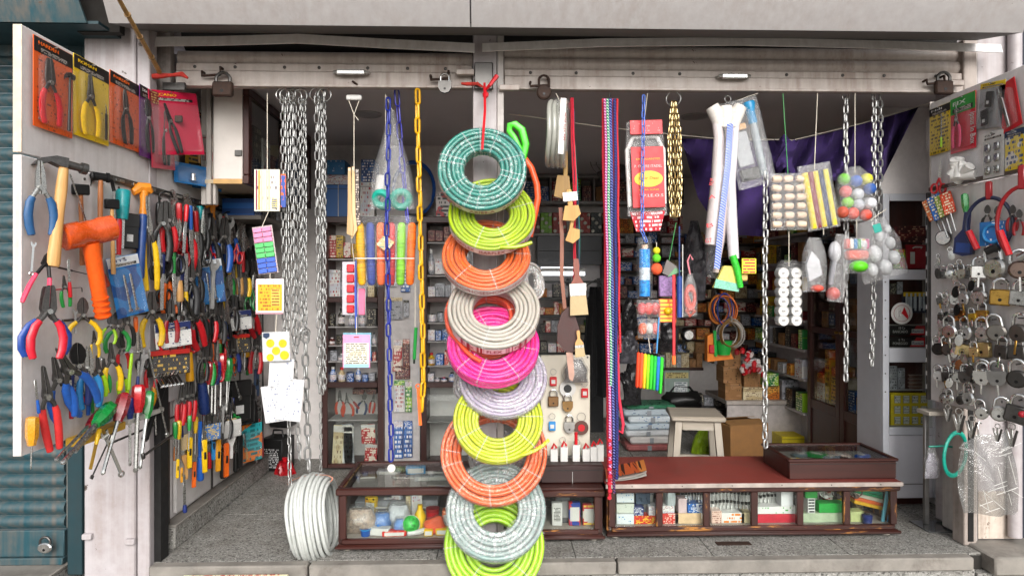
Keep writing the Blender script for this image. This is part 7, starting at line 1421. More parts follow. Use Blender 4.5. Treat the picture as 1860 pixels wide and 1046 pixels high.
# ================================================================== glass cases on the step
def case(name,label,x0,x1,Yf,Yb,ztop,posts,wz,wx,top='glass',glassy=True,foot=True):
 """low show case; posts = picture columns of the front posts"""
 a=P(x0,900,Yf).x;b=P(x1,900,Yf).x;t=thing(name,label,'show case',(a,Yf,0));W=b-a;D=Yb-Yf;z0=.015
 w2=WORN2 if wx is WORN else wx;part('base',MB().box(0,W,.0,D,z0,z0+.018,.004),w2,t);part('plinth_moulding',MB().box(-.008,W+.008,-.012,-.0005,z0,z0+.016,.005),w2,t)
 part('bottom_rail',MB().box(.02,W-.02,.0,.022,z0+.0185,z0+.042,.004),wx,t)
 part('top_rail',MB().box(-.006,W+.006,-.006,.03,ztop-.032,ztop,.006),wx,t);part('back_board',MB().box(0,W,D-.015,D,z0+.0185,ztop),wx,t)
 part('end_board',MB().box(0,.014,.031,D-.016,z0+.0185,ztop-.001),wz,t);part('end_board',MB().box(W-.014,W,.031,D-.016,z0+.0185,ztop-.001),wz,t)
 xs=[P(q,900,Yf).x-a for q in posts]
 for q in xs:part('post',MB().box(q-.016,q+.016,.001,.024,z0+.0425,ztop-.0325,.003),wz,t)
 for q0,q1 in zip(xs,xs[1:]):part('front_pane',MB().box(q0+.0165,q1-.0165,.010,.014,z0+.043,ztop-.033),GLASS,t)
 if top=='glass':
  part('top_pane',MB().box(.02,W-.02,.031,D-.04,ztop-.012,ztop-.007),GLASS,t);part('top_back_rail',MB().box(0,W,D-.038,D-.0155,ztop-.02,ztop+.004,.003),wx,t)
  part('top_end_rail',MB().box(-.002,.02,.031,D-.039,ztop-.02,ztop+.003,.003),wz,t);part('top_end_rail',MB().box(W-.02,W+.002,.031,D-.039,ztop-.02,ztop+.003,.003),wz,t)
  part('brass_edge',MB().box(.0205,.026,.0315,D-.0395,ztop-.006,ztop-.001),BRASS,t)
 part('inner_floor',MB().box(.015,W-.015,.032,D-.017,z0+.0185,z0+.033),mat('#a39a90',.6),t)
 if foot:
  for q in(.04,W-.04):part('foot',MB().lathe([(0,0),(.018,0),(.022,.008),(.018,.0145),(0,.0145)],10,Matrix.Translation((q,.04,0))),mat('#c9c4b8',.5),t)
 return t,W,D,z0+.0335
ZL=P(800,886,-.03).z
c1,Wc1,Dc1,zi1=case('show_case','dark brown glass-topped show case at the left of the hose column',612,955,-.03,.45,ZL,(622,945),VARNZ,VARN)
ZR=P(1370,881,.09).z
c3,Wc3,Dc3,zi3=case('show_case','worn brown show case with six panes under a red counter top',1104,1633,.09,.56,ZR,(1112,1198,1284,1371,1454,1539,1624),WORNZ,WORN,'wood')
part('counter_top',MB().box(-.01,Wc3+.01,-.012,Dc3+.02,ZR+.0015,ZR+.014,.003),mat('#7d352d',.58,0,.2,4,.05,80,dirt=.35),c3);part('metal_edge',MB().box(-.012,Wc3+.012,-.016,-.0125,ZR-.006,ZR+.0145,.001),mat('#b8aca4',.4,.6,.2,20,dirt=.4),c3)
for k in range(6):part('edge_screw',MB().cyl((Wc3*(.08+.17*k),-.0175,ZR+.004),(Wc3*(.08+.17*k),-.0162,ZR+.004),.003,n=8),DARKST,c3)
ZM=P(1040,890,.06).z
c2,Wc2,Dc2,zi2=case('show_case','short worn show case between the hose column and the red counter',962,1096,.06,.45,ZM,(975,1086),WORNZ,WORN,'wood')
part('lid',MB().box(.0,Wc2,-.004,Dc2,ZM+.0005,ZM+.014,.003),VARN,c2)
a=P(982,872,.12);b=P(1097,840,.12)
t=thing('brown_cover','long dark brown box with a white chalk line on the short case','box',(a.x,.12,ZM+.0145));part('body',MB().box(0,b.x-a.x,0,.14,0,.085,.006),mat('#2c1512',.55,0,.2,12,.2,80),t);part('lid_line',MB().box(.0,b.x-a.x+.001,-.0015,-.0003,.06,.063),BLACK,t);part('chalk_line',MB().box((b.x-a.x)*.5,(b.x-a.x)*.505,-.002,-.0004,.0,.055),LGREY,t)
ztc=ZM+.0145+.0855
# goods in the left case
def lie(name,label,x,y,Y,zfloor,builder,group,cat=None,turn=0):
 p=P(x,y,Y);p.z=zfloor+.0005;p.y=Y;t=thing(name,label,cat or name.replace('_',' '),frame(p,'F',turn),group);builder(t);return t
GL='small goods in the left show case';zf=zi1
def blob(m,w_,h,d=.08,seed=1,film=True):
 def f(t):
  part('contents',bagmesh(w_*.85,h*.85,d*.8,.7,1,seed,.12,18,12,.4),m,t)
  if film:part('plastic_film',bagmesh(w_,h,d,.6,1,seed+50,.14,18,12,.4),FILM2,t)
 return f
def bxs(m,w_,h,d,m2=None):
 def f(t):
  part('box',MB().box(-w_/2,w_/2,0,d,0,h,.003),m,t);part('label',MB().box(-w_*.4,w_*.4,-.0015,-.0003,h*.2,h*.8),m2 or PAPER,t)
 return f
pk=lambda a,b_,s=1:printm(a,b_,4,.5,6,.35,None,s)
lie('net_bag','silver and orange net bag at the corner of the left case',655,965,.08,zf,blob(mat('#a8907c',.3,0,.6,60,.8,90),.17,.13,.12,2),GL,'bag');lie('blue_pot','small blue pot in the left case',664,970,.04,zf,lambda t:(part('pot',MB().lathe([(0,0),(.02,0),(.024,.03),(0,.03)],12),BLUE,t),part('rim',MB().torus(.024,.003,14,5,Matrix.Translation((0,0,.03))@Matrix.Rotation(R(90),4,'X')),LBLUE,t)),GL,'pot')
lie('white_carton','long white carton lying in the left case',686,972,.03,zf,bxs(WHITE,.10,.035,.05),GL,'box',-14);lie('blue_bag','blue bag of plugs in the left case',694,950,.1,zf,blob(mat('#1c6cb8',.35,0,.3,40),.1,.1,.1,3),GL,'bag');lie('white_bag','crumpled white bag in the left case',724,945,.13,zf,blob(mat('#c0c4c8',.4,0,.3,40),.13,.13,.1,4),GL,'bag');lie('blue_brush','blue and clear pack of combs in the left case',730,965,.06,zf,blob(mat('#3a7ac0',.35,0,.5,40),.09,.08,.06,5),GL,'pack')
lie('red_carton','red sachets lying at the front of the left case',716,975,.02,zf,bxs(pk('#c42a20','#e8b0a0'),.11,.025,.04),GL,'box',4);lie('green_ball','green and white speckled ball in the left case',746,962,.06,zf,lambda t:(part('ball',sph(.042,0,0,.043),mat('#3ab048',.4,0,.8,80),t),part('seam',MB().torus(.0425,.0015,20,5,Matrix.Translation((0,0,.043))),WHITE,t)),GL,'ball');lie('yellow_bottle','small yellow bottle on the green ball side of the left case',763,950,.1,zf,lambda t:(part('body',MB().lathe([(0,0),(.024,0),(.028,.07),(.012,.1),(0,.1)],12),YEL,t),part('cap',MB().lathe([(0,.1),(.012,.1),(.012,.12),(0,.12)],10),YEL,t)),GL,'bottle')
lie('white_tube','curved white tube lying in the left case',760,972,.03,zf,lambda t:(part('tube',MB().tube([(-.05,0,.012),(0,.01,.014),(.05,.04,.02)],.012,8),WHITE,t),part('cap',MB().cyl((.05,.04,.02),(.06,.05,.021),.009,n=8),GREY,t)),GL,'tube');lie('orange_soap','orange soap block in clear wrap in the left case',795,962,.06,zf,lambda t:(part('block',MB().box(-.045,.045,-.02,.02,.0,.075,.012),mat('#d8542a',.35),t,Matrix.Rotation(R(-22),4,'Y')),part('clear_wrap',MB().box(-.05,.05,-.024,.024,-.003,.082,.012),FILM,t,Matrix.Rotation(R(-22),4,'Y'))),GL,'soap');lie('yellow_card','small yellow card at the front of the left case',778,975,.02,zf,bxs(YEL,.04,.03,.03),GL,'card');lie('red_jar','small red jar near the back of the left case',786,930,.16,zf,lambda t:(part('jar',MB().lathe([(0,0),(.03,0),(.032,.07),(0,.07)],14),RED,t),part('lid',MB().cyl((0,0,.0705),(0,0,.085),.033,n=14),DRED,t)),GL,'jar')
lie('yellow_packet','yellow packet beside the hose column in the left case',803,975,.03,zf,bxs(YEL,.06,.03,.04),GL,'packet');lie('orange_packet','orange packet half behind the hose coils in the left case',815,955,.1,zf,bxs(pk('#d8642a','#f0d0b0'),.06,.09,.05),GL,'packet')
lie('grey_tray','grey tray of rulers near the top of the left case',720,925,.22,zf+.05,lambda t:(part('tray',MB().box(-.2,.2,0,.12,0,.05,.004),mat('#8a8c90',.4,0,.3,30),t),part('ruler',MB().box(-.19,.2,-.02,-.005,.02,.025),WHITE,t)),GL,'tray')
zt1=ZL-.05
shelf_=part('inner_tray',MB().box(.02,Wc1-.02,.19,Dc1-.04,zt1-.012,zt1-.004),mat('#a09b96',.5),c1)
for i,(x,y,nm,b_,lab)in enumerate(((705,850,'clear_pack',bxs(mat('#9a9a9c',.25,0,.4,40),.12,.02,.1),'clear pack of screws under the top glass'),(755,855,'blue_box',bxs(mat('#1c86b8',.35),.10,.04,.07),'bright blue box under the top glass'),(735,868,'silver_strip',bxs(STEEL,.14,.01,.02),'long silver strip under the top glass'),(790,872,'grey_profile',bxs(mat('#a8acac',.3,.3),.2,.025,.05),'grey metal profile under the top glass'),(668,868,'gold_chain_pack',bxs(mat('#8a7048',.35,.5,.5,60),.09,.012,.05),'pack of gold fittings under the top glass'),(800,850,'white_pipe',bxs(WHITE,.24,.012,.012),'white pipe lying across under the top glass'))):
 p=PZ(x,y,zt1);lie(nm,lab,x,y,max(.17,min(.38,p.y)),zt1-.004,b_,'goods under the top glass of the left case',nm.replace('_',' '),(0,5,-8,4,10,-12)[i])
rg=random.Random(5)
for i in range(12):
 cn,cm=rg.choice(PRN);x=632+i*14+rg.uniform(-3,3);w_=rg.uniform(.03,.06)
 lie('small_packet','%s packet in the back row of the left case, %s from the floor roll'%(cn,nth(i)),x,940,.2+rg.uniform(-.02,.05),zi1,bxs(cm,w_,rg.uniform(.06,.14),.03,rg.choice((PAPER,cm,WHITE))),'back row of the left case','packet',rg.uniform(-25,25))
for i in range(18):
 cn,cm=rg.choice(PRN);x=1122+i*27.5
 lie('small_packet','%s packet at the back of the red counter case, %s from the rope bundle'%(cn,nth(i)),x,940,.3+rg.uniform(-.02,.04),zi3,bxs(cm,rg.uniform(.03,.06),rg.uniform(.08,.17),.03,rg.choice((PAPER,cm,WHITE))),'back row of the red counter case','packet',rg.uniform(-25,25))
# short case
GS='small goods in the short case'
lie('calculator','white and black tally counter in the short case',1012,968,.14,zi2,bxs(WHITE,.05,.11,.03,printm('#d8d6d0','#1a1a1a',6,.6,3)),GS,'box');lie('grey_tape','grey tape measure in the short case',1022,968,.18,zi2,bxs(mat('#4a4a4c',.4),.07,.13,.04,GREY),GS,'tape measure');lie('glue_pack','blue and red glue pack in the short case',1044,968,.14,zi2,bxs(printm('#c02a2a','#1c3a8a',3,.5,4,.4,'#1c3a8a',3),.055,.11,.03),GS,'pack');lie('candy_pack','red and yellow striped pack in the short case',1070,968,.14,zi2,bxs(printm('#b83030','#e0b84a',4,.6,4,.4,'#c8c4b8',5),.06,.1,.03),GS,'pack');lie('speaker_box','dark rounded speaker at the back of the short case',1058,960,.28,zi2,bxs(mat('#26292a',.4),.13,.18,.06,BLACK),GS,'speaker')
# six panes of the red counter
GR='goods behind the panes of the red counter';yg=.15;zf=zi3
for i,(x,w_,h,m,lab)in enumerate(((1136,.085,.05,printm('#cfd4d6','#3a86b8',3,.4,6),'white and blue carton lowest in the first pane'),(1136,.085,.045,printm('#c4c8bc','#6a7a70',3,.4,6),'cream carton second in the first pane'),(1136,.085,.05,printm('#cfd4d6','#3a86b8',3,.4,6),'white and blue carton topmost in the first pane'))):
 carton(lab,Vector((P(x,900,yg).x,yg,zf+.0005+.052*i)),w_,h,.08,m,group=GR,tape=False)
def gbox(x,w_,h,m,lab,Y=yg,z=0,d=.06):return carton(lab,Vector((P(x,900,Y).x,Y,zf+.0005+z)),w_,h,d,m,group=GR,tape=False)
gbox(1172,.11,.04,pk('#c43020','#e8c83a'),'red and orange carton in the first pane');gbox(1160,.05,.04,pk('#22306a','#d8d8d8'),'navy carton on the red one',z=.041);gbox(1186,.04,.045,PD['white'],'white carton on the red one',z=.041);gbox(1168,.07,.09,mat('#3a4a5c',.3,0,.5,40),'dark clear box high in the first pane',.19,.082)
gbox(1218,.08,.05,pk('#c83a30','#e8d0c0'),'coral carton in the second pane');gbox(1250,.13,.05,mat('#d8b890',.5),'peach carton in the second pane');gbox(1214,.06,.035,PD['white'],'small white carton on the coral one',z=.051);gbox(1240,.04,.07,mat('#c8b0b0',.5),'pale pink carton standing in the second pane',z=.051);gbox(1266,.09,.045,PD['blue'],'blue carton on the peach one',z=.051)
t=lie('clear_bottle','clear faceted bottle in the second pane',1218,900,yg+.02,zf+.087,lambda t:(part('glass',MB().lathe([(0,0),(.024,0),(.026,.05),(.01,.08),(.01,.1),(0,.1)],8),mat('#b8c0c0',.1,.3),t),part('stopper',MB().cyl((0,0,.1),(0,0,.115),.012,n=8),CHROME,t)),GR,'bottle')
gbox(1302,.05,.06,pk('#d8b8a8','#8a5a4a'),'pink carton in the third pane');gbox(1332,.11,.05,printm('#d8d6d0','#d87a1c',2,.5,3,.4,'#d8d6d0'),'white carton with an orange square in the third pane');gbox(1356,.05,.05,mat('#c9b890',.6),'cream carton in the third pane')
gbox(1410,.2,.042,mat('#c02a3a',.4),'long red and white carton in the fourth pane');gbox(1410,.2,.035,printm('#dcdad6','#4aa04a',2,.4,5),'white carton with a green mark on the long red one',z=.043);gbox(1430,.06,.09,printm('#dcdcdc','#6a6a8a',3,.3,4),'white carton with a crest standing in the fourth pane',z=.079)
gbox(1496,.2,.045,mat('#aab89a',.4),'pale green perforated carton in the fifth pane');gbox(1512,.13,.045,mat('#1f9a3a',.4),'bright green carton in the fifth pane',z=.046);gbox(1474,.035,.07,printm('#d8d8d4','#1a1a1a',3,.6,3),'white carton with black squares in the fifth pane',z=.046);gbox(1474,.06,.035,mat('#1f8a34',.4),'green carton on the squared one',z=.117,d=.05)
gbox(1558,.07,.05,mat('#b8c084',.5),'olive carton in the sixth pane');
for i,(c_,lab)in enumerate((('#d8a41c','yellow book lowest of the slanted pile in the sixth pane'),('#d8602a','orange book in the slanted pile'),('#c8c4b0','cream book in the slanted pile'),('#1f8a5a','green book in the slanted pile'),('#2a9a7a','teal book on top of the slanted pile'))):
 t=thing('book',lab,'book',Matrix.Translation((P(1580,900,.2).x,.2,zf+.055+.018*i))@Matrix.Rotation(R(14),4,'Y'),'slanted pile of books');part('cover',MB().box(-.08,.07,0,.12,0,.017,.002),mat(c_,.45),t);part('pages',MB().box(-.078,.0715,.002,.118,.003,.014),PAPER,t)
t=lie('brochure_stand','light blue plastic stand in the sixth pane',1604,900,yg,zf,lambda t:(part('bar',MB().box(-.008,.008,0,.01,0,.17,.002),mat('#6ab4c8',.35),t,Matrix.Rotation(R(10),4,'Y')),part('bar',MB().box(.022,.034,0,.01,0,.17,.002),mat('#2a86b8',.35),t,Matrix.Rotation(R(10),4,'Y'))),GR,'stand')
lie('navy_pot','small navy pot in the sixth pane',1575,900,yg-.02,zf,lambda t:(part('pot',MB().lathe([(0,0),(.02,0),(.024,.04),(.015,.045),(0,.045)],12),DBLUE,t),part('lid',MB().cyl((0,0,.0455),(0,0,.055),.014,n=10),BLACK,t)),GR,'pot')
def keycard(x0,x1,lab,rows,n,zt,zb):
 Y=.22;a=P(x0,900,Y).x;b=P(x1,900,Y).x;t=thing('key_rack',lab,'rack',(a,Y,zf+.0005));W=b-a;part('backing',MB().box(0,W,0,.006,0,zt+.0),mat('#cfcdca',.5),t)
 blade=MB().box(-.0025,.0025,-.004,-.001,0,.03).mesh('k');bow=MB().lathe([(0,0),(.007,.002),(.007,.014),(0,.016)],8).mesh('b')
 for r_ in range(rows):
  for i in range(n):
   x=W*(i+.5)/n;z=zb+(zt-zb)*(r_+.35)/rows-.012+.006*math.sin(i*.5);kb=part('key_bow',bow,BLACK,t,Matrix.Translation((x,-.008,z+.02)));part('key_blade',blade,CHROME,kb,Matrix.Translation((0,0,-.028)))
keycard(1290,1364,'white card of black-headed keys behind the third pane',3,11,.19,.05);keycard(1377,1425,'white card of black-headed keys behind the fourth pane',3,7,.19,.08);keycard(1236,1282,'card of steel keys behind the second pane',2,8,.19,.09)
for i,(x,c_)in enumerate(((1440,BLACK),(1522,mat('#3a2a22')),(1500,WHITE),(1555,mat('#5a4a44')))):
 lie('cable_bundle',('black cable bundle at the top of the fourth pane','brown cable loop in the fifth pane','white cable loop in the fifth pane','grey tangle of leads in the sixth pane')[i],x,900,yg+.05,zf+.1,lambda t:[part('loop',MB().torus(.03,.004,18,5,Matrix.Translation((.01*k,.006*k,.03))@Matrix.Rotation(R(25*k),4,'Y')@Matrix.Diagonal((1,1,.8,1))),c_,t)for k in range(3)]+[part('plug',MB().box(-.01,.01,-.01,.01,0,.02,.003),c_,t)],GR,'cable')
# display box on the counter
zc_=ZR+.0145;a=P(1434,868,.13).x;b=P(1628,868,.13).x;Wd=b-a;hd=P(1530,838,.13).z-zc_;Dd=.32
t=thing('display_box','low brown display box with a glass lid on the red counter','display box',(a,.13,zc_+.0005));part('front_board',MB().box(0,Wd,0,.015,0,hd,.003),VARN,t);part('back_board',MB().box(0,Wd,Dd-.015,Dd,0,hd,.003),VARN,t)
for q in(0,Wd-.015):part('side_board',MB().box(q,q+.015,.0155,Dd-.0155,0,hd,.003),VARN,t)
part('bottom',MB().box(.0155,Wd-.0155,.0155,Dd-.0155,.002,.012),mat('#6a625c',.6),t);part('false_floor',MB().box(.0155,Wd-.0155,.0155,Dd-.0155,hd-.03,hd-.025),mat('#8f8a84',.6),t)
part('lid_frame',MB().box(-.008,Wd+.008,-.008,.012,hd+.0005,hd+.014,.003).box(-.008,Wd+.008,Dd-.012,Dd+.008,hd+.0005,hd+.014,.003).box(-.008,.012,.0125,Dd-.0125,hd+.0005,hd+.014,.003).box(Wd-.012,Wd+.008,.0125,Dd-.0125,hd+.0005,hd+.014,.003),VARN,t);part('lid_glass',MB().box(.0125,Wd-.0125,.0125,Dd-.0125,hd+.004,hd+.008),GLASS,t);part('rail_groove',MB().box(.0,Wd,-.0025,-.0005,hd-.012,hd-.009),BLACK,t)
zfd=zc_+hd-.0245
for i,(fx,fy,w_,d_,h,m,lab)in enumerate(((.12,.08,.06,.04,.02,YEL,'yellow tape roll in the display box'),(.22,.06,.08,.03,.012,DARKST,'dark scissors case in the display box'),(.35,.07,.1,.025,.01,STEEL,'steel blade set in the display box'),(.42,.18,.07,.1,.02,mat('#1f8a44',.4),'green packet in the display box'),(.52,.14,.1,.05,.018,mat('#8a94a0',.3,0,.4,40),'clear bag of blades in the display box'),(.64,.17,.09,.06,.02,mat('#c4b0a8',.4,0,.3,40),'pale packet in the display box'),(.7,.1,.12,.03,.015,BLACK,'black knife in the display box'),(.84,.15,.08,.04,.02,mat('#1c4a9a',.4),'blue knife in the display box'),(.3,.2,.12,.04,.015,mat('#5a6a70',.3,0,.4,40),'grey packet at the back of the display box'),(.8,.06,.1,.03,.012,GREY,'grey strip at the front of the display box'))):
 o=thing('small_packet',lab,'packet',Matrix.Translation((a+fx*Wd,.13+fy,zfd))@Matrix.Rotation(R(random.uniform(-35,35)),4,'Z'),'goods in the display box');part('pack',MB().box(-w_/2,w_/2,-d_/2,d_/2,.0005,h,.004),m,o);part('sticker',MB().box(-w_*.2,w_*.15,-d_*.3,d_*.3,h+.0003,h+.001),PAPER,o)
# magazine
t=thing('magazine','curled magazine with an orange cover lying on the red counter','magazine',(P(1125,870,.2).x,.2,zc_+.001))
for k in range(3):part('page',MB().grid(lambda u,v:(-.08+.2*u+.03*v,-.09+.2*v+.03*u,.002+.006*k+.03*(u**3)*(1 if k else .6)+.012*(k==2)*math.sin(3*u)),12,6),(PAPER,PAPER,printm('#b8542a','#3a2018',5,.5,5,.5,'#c87a3a',4))[k],t)
# key board behind the short case
Yk=.30
p,w_,h=bb(982,645,1072,838,Yk);p.z=ztc;h=P(1030,645,Yk).z-ztc
t=thing('key_board','cream board of key rings and padlocks standing on the short case','board',frame(Vector((p.x,Yk,ztc+.0)),'F'));part('panel',MB().box(-w_/2,w_/2,0,.015,0,h,.003),mat('#d0c8b8',.5,0,.06,8,dirt=.1),t);part('corner_screw',MB().cyl((w_*.45,-.003,h*.98),(w_*.45,0,h*.98),.005,n=8),DARKST,t)
kp=Yk-.02
def keyring(label,px,py,c_,Y=kp,r=9,fob='disc',m=None):
 s=mpp(Y);t=thing('key_ring',label,'key ring',frame(P(px,py,Y)),'key rings on the cream board');part('split_ring',MB().torus(r*s*.6,.0016,18,5,Matrix.Translation((0,0,r*s))),CHROME,t)
 if fob=='disc':part('fob',MB().cyl((0,.003,-r*s*.5),(0,-.003,-r*s*.5),r*s,n=18),m or CHROME,t);part('emblem',MB().cyl((0,-.004,-r*s*.5),(0,-.003,-r*s*.5),r*s*.5,n=12),c_,t)
 else:part('fob',MB().box(-r*s*.7,r*s*.7,-.004,.004,-r*s*1.9,0,.003),m or c_,t);part('emblem',MB().box(-r*s*.4,r*s*.4,-.0055,-.0042,-r*s*1.4,-r*s*.6,.001),WHITE,t)
 return t
keyring('red key ring with a black fob at the top of the cream board',1005,684,BLACK,fob='bar',m=RED);keyring('large white disc key ring',1031,698,BLACK,r=15,m=WHITE);keyring('red and gold key ring at the edge of the cream board',1062,705,BRASS,fob='bar',m=RED);keyring('blue and teal card key ring',1003,765,TEALP,fob='bar',m=LBLUE);keyring('red lanyard key ring with a brown leather fob',1056,770,RED,r=13,m=mat('#5a3a30',.5));keyring('green tag key ring low on the board',1048,812,GRN,fob='bar',m=mat('#1f8a7a'));keyring('white and green bottle-opener key ring',1022,808,GRN,fob='bar',m=mat('#c4ccc0',.3))
padlock('brown square padlock on the cream board, in the first column',1005,738,19,32,kp,'rect',mat('#7a5a3a',.4,.6),group='padlocks on the cream board');padlock('bronze shield padlock on the cream board, in the middle column',1031,748,19,34,kp,'shield',mat('#8a6a40',.4,.6),group='padlocks on the cream board');padlock('grey slotted padlock on the cream board, below the bronze one',1034,786,19,34,kp,'shield',mat('#9a9894',.4,.5),group='padlocks on the cream board')
p,w_,h=bb(1024,648,1068,694,Yk-.05);t=thing('wire_wool_bag','clear bag of silver wire wool at the top of the cream board','bag',frame(p));part('wire_wool',bagmesh(w_*.9,h*.9,.05,.5,1,41,.1,18,12,.4),mat('#8a8886',.4,.5,.5,120,1,200),t);part('plastic_film',bagmesh(w_,h,.06,.5,1,42,.12,18,12,.4),FILM2,t)
for i,x in enumerate((1006,1024,1046,1064,1078,1089)):
 p=P(x,838,.2);t=thing('price_box','small white carton with a red top on the brown cover, %s from the hose column'%nth(i),'box',frame(Vector((p.x,.18,ztc+.0005))),'white cartons on the brown cover');w_=.036;hh=.06+.01*(i%3);part('carton',MB().box(-w_/2,w_/2,0,.03,0,hh,.002),WHITE,t);part('red_goods',MB().tube([(-.01,.015,hh),(0,.012,hh+.025),(.012,.015,hh+.005)],.006,6)if i!=2 else MB().cyl((0,.015,hh),(0,.015,hh+.06),.008,n=8),RED,t)
# iron floor plate, white screw cap
t=one('floor_plate','small brown iron plate set in the step','plate',MB().box(-.08,.08,-.02,.02,.0005,.004,.001),RUSTY,Matrix.Translation(PZ(1332,987,0)))
# ================================================================== lock board at the right
RPX=XR;yA=-.06;yZ=-1.05
zT=PX(1690,188,XR).z;zM_=PX(1690,350,XR).z;zB=PX(1699,728,XR).z
t=thing('display_board','white upper board at the right carrying blister packs','board',(XR,yZ,zM_+.006));part('panel',MB().box(0,.02,0,yA-yZ,.0,zT-zM_-.006,.002),LAM,t);part('edge_band',MB().box(-.002,.022,yA-yZ+.0005,yA-yZ+.006,0,zT-zM_),mat('#b8b0a8',.5),t);part('lower_rail',MB().box(-.012,-.0005,0,yA-yZ,.0,.016,.002),mat('#4a3c34',.5),t)
t=thing('display_board','white lower board at the right covered with padlocks','board',(XR,yZ,zB));part('panel',MB().box(0,.02,0,yA-yZ,0,zM_-zB,.002),LAM,t);part('slotted_edge',MB().box(-.014,.022,yA-yZ+.0005,yA-yZ+.014,.0,zM_-zB,.002),DARKST,t)
for k in range(14):part('edge_hole',MB().box(-.016,-.0145,yA-yZ+.004,yA-yZ+.011,.05+.06*k,.07+.06*k),LGREY,t)
GRB='blister packs on the upper right board'
def rcard(x0,x1,ytl,ybl,out=.012):return lcard(x0,x1,ytl,ybl,out,'R',XR)
p,w_,h=rcard(1689,1727,200,284);blister('blister_pack','yellow blister pack with a black header on the right board',p,w_,h,'R',printm('#d0b01c','#5a4a0a',8,.5,6),BLK,'Ndl',[('bar',grip(LIME),.2,.1,.7,0,.8)],group=GRB)
p,w_,h=rcard(1727,1773,182,281);o=blister('blister_pack','red and green blister pack with pink handled pliers on the right board',p,w_,h,'R',mat('#c01c30',.4),mat('#2f8a3a',.4),'FIX',[(('pliers','needle',.1),grip(mat('#c84a6a',.4),jaw=STEEL),-.15,.08,.78,0,.8)],group=GRB,headh=.3);letters(o,'Ipsus In Box',.03,WHITE,w_*.32,-.004,h*.36,h*.55,rot=-90)
p,w_,h=rcard(1774,1820,160,240);blister('blister_pack','clear pack of black clamps with a yellow header on the right board',p,w_,h,'R',mat('#8a8a8c',.3),mat('#d0b01c',.4),'CLAMP',[('pouch',{},-.05,.06,.35,10,1.4),('pouch',{},.0,.45,.34,-6,1.4)],group=GRB,roll=-8,headh=.12,wordcol=BLACK)
p,w_,h=rcard(1822,1858,150,240);blister('blister_pack','red cutter in a clear pack on the right board',p,w_,h,'R',mat('#b81c24',.35),None,'',[('cutter',{'body':CHROME},.0,.05,.9,6,.8)],group=GRB,roll=12)
tool('scissors','scissors',(1709,286),(1704,352),'red handled scissors hanging point up on the right board',cat='scissors',plane=('R',XR),off=.02,wide=1.2,group=GRB)
p,w_,h=rcard(1729,1776,275,345,.03);t=thing('plug_bag','clear bag of white round plugs on the right board','bag',frame(p,'R',20),GRB);rn=random.Random(8)
for k in range(9):part('white_plug',MB().cyl((rn.uniform(-.3,.3)*w_,-.02,h*rn.uniform(.15,.75)),(rn.uniform(-.3,.3)*w_,-.0,h*rn.uniform(.15,.75)),.02,n=14),WHITE,t)
part('plastic_film',bagmesh(w_*.9,h,.05,1,1,60,.06),FILM,t)
p,w_,h=rcard(1786,1824,245,326);o=blister('blister_pack','clear card of six steel clips on the right board',p,w_,h,'R',mat('#b8b6b4',.4),mat('#c9c6c2',.4),'CLIP',[],group=GRB,bump=0,wordcol=BLACK)
for r_ in range(3):
 for c_ in(-1,1):part('steel_clip',MB().box(w_*(.22*c_-.12),w_*(.22*c_+.12),-.012,-.002,h*(.08+.25*r_),h*(.25+.25*r_),.004),STEEL,o)
p,w_,h=rcard(1826,1862,240,312);blister('blister_pack','yellow and blue pack at the picture edge of the right board',p,w_,h,'R',printm('#d0b41c','#1c3a6a',5,.5,4,.4,'#c8c4bc',3),mat('#1c3050',.4),'G',[],group=GRB)
RP=('R',XR);GK='goods above the padlocks on the right board'
for i,(x0,y0,x1,y1,c_,c2)in enumerate(((1684,362,1712,428,'#d8703a','orange'),(1694,356,1722,432,'#2a6ab8','blue'),(1706,354,1728,425,'#8aa03a','olive'),(1716,350,1736,420,'#d84a2a','red'))):
 t=thing('key_tag_card','%s printed stick card fanned out at the corner of the right board'%c2,'card',along((x0,y0),(x1,y1),RP,.03),'fanned stick cards');part('card',MB().box(-.13,.13,-.02,.02,.45,1.0,.02),printm(c_,'#f0e0c0',5,.5,4),t);part('wire_stem',MB().cyl((0,0,0),(0,0,.46),.02,n=6),STEEL,t)
tool('screwdriver',('screwdriver',.5,.09),(1752,352),(1757,420),'green handled screwdriver beside the navy trowel on the right board',grip(mat('#1f8a3a',.25,coat=.5)),plane=RP,off=.03,group=GK)
t=thing('navy_trowel','navy plastic scoop hanging on the right board','scoop',along((1758,385),(1750,465),RP,.04),GK);part('scoop',MB().prism([(-.2,.05),(.0,0),(.2,.05),(.2,.4),(.06,.6),(.05,1),(-.05,1),(-.06,.6),(-.2,.4)],-.06,.06),mat('#141f4a',.4),t);part('label',MB().box(-.15,.15,-.07,-.061,.08,.3),mat('#1c3a7a',.5),t)
def cable(lab,cx,cy,rx,ry,m,end,seed=0):
 c0=PX(cx,cy,XR-.05);s=(CAM-c0).length/FPX;t=thing('cable_lock',lab,'cable lock',frame(c0,'R',32),'cable locks on the right board');part('cable',MB().tube([(rx*s*math.cos(a)*1.05,0,ry*s*math.sin(a))for a in[R(-60+300*i/26)for i in range(27)]],.0075,8),m,t);part('lock_barrel',MB().cyl((-rx*s*.1,-.005,-ry*s*1.0),(rx*s*.45,-.005,-ry*s*.82),.015,n=10),end,t);part('red_sleeve',MB().cyl((-rx*s*.5,-.004,-ry*s*.9),(-rx*s*.9,-.004,-ry*s*.2),.012,n=8),RED,t);part('hang_tab',MB().box(-.012,.012,-.008,.008,ry*s*.92,ry*s*1.6,.005),DRED,t)
cable('navy cable lock ring with a red hanging tab on the right board',1796,408,29,40,mat('#141a3a',.35),BLACK);cable('red cable lock ring at the picture edge of the right board',1856,404,30,52,mat('#8a0f16',.35),STEEL)
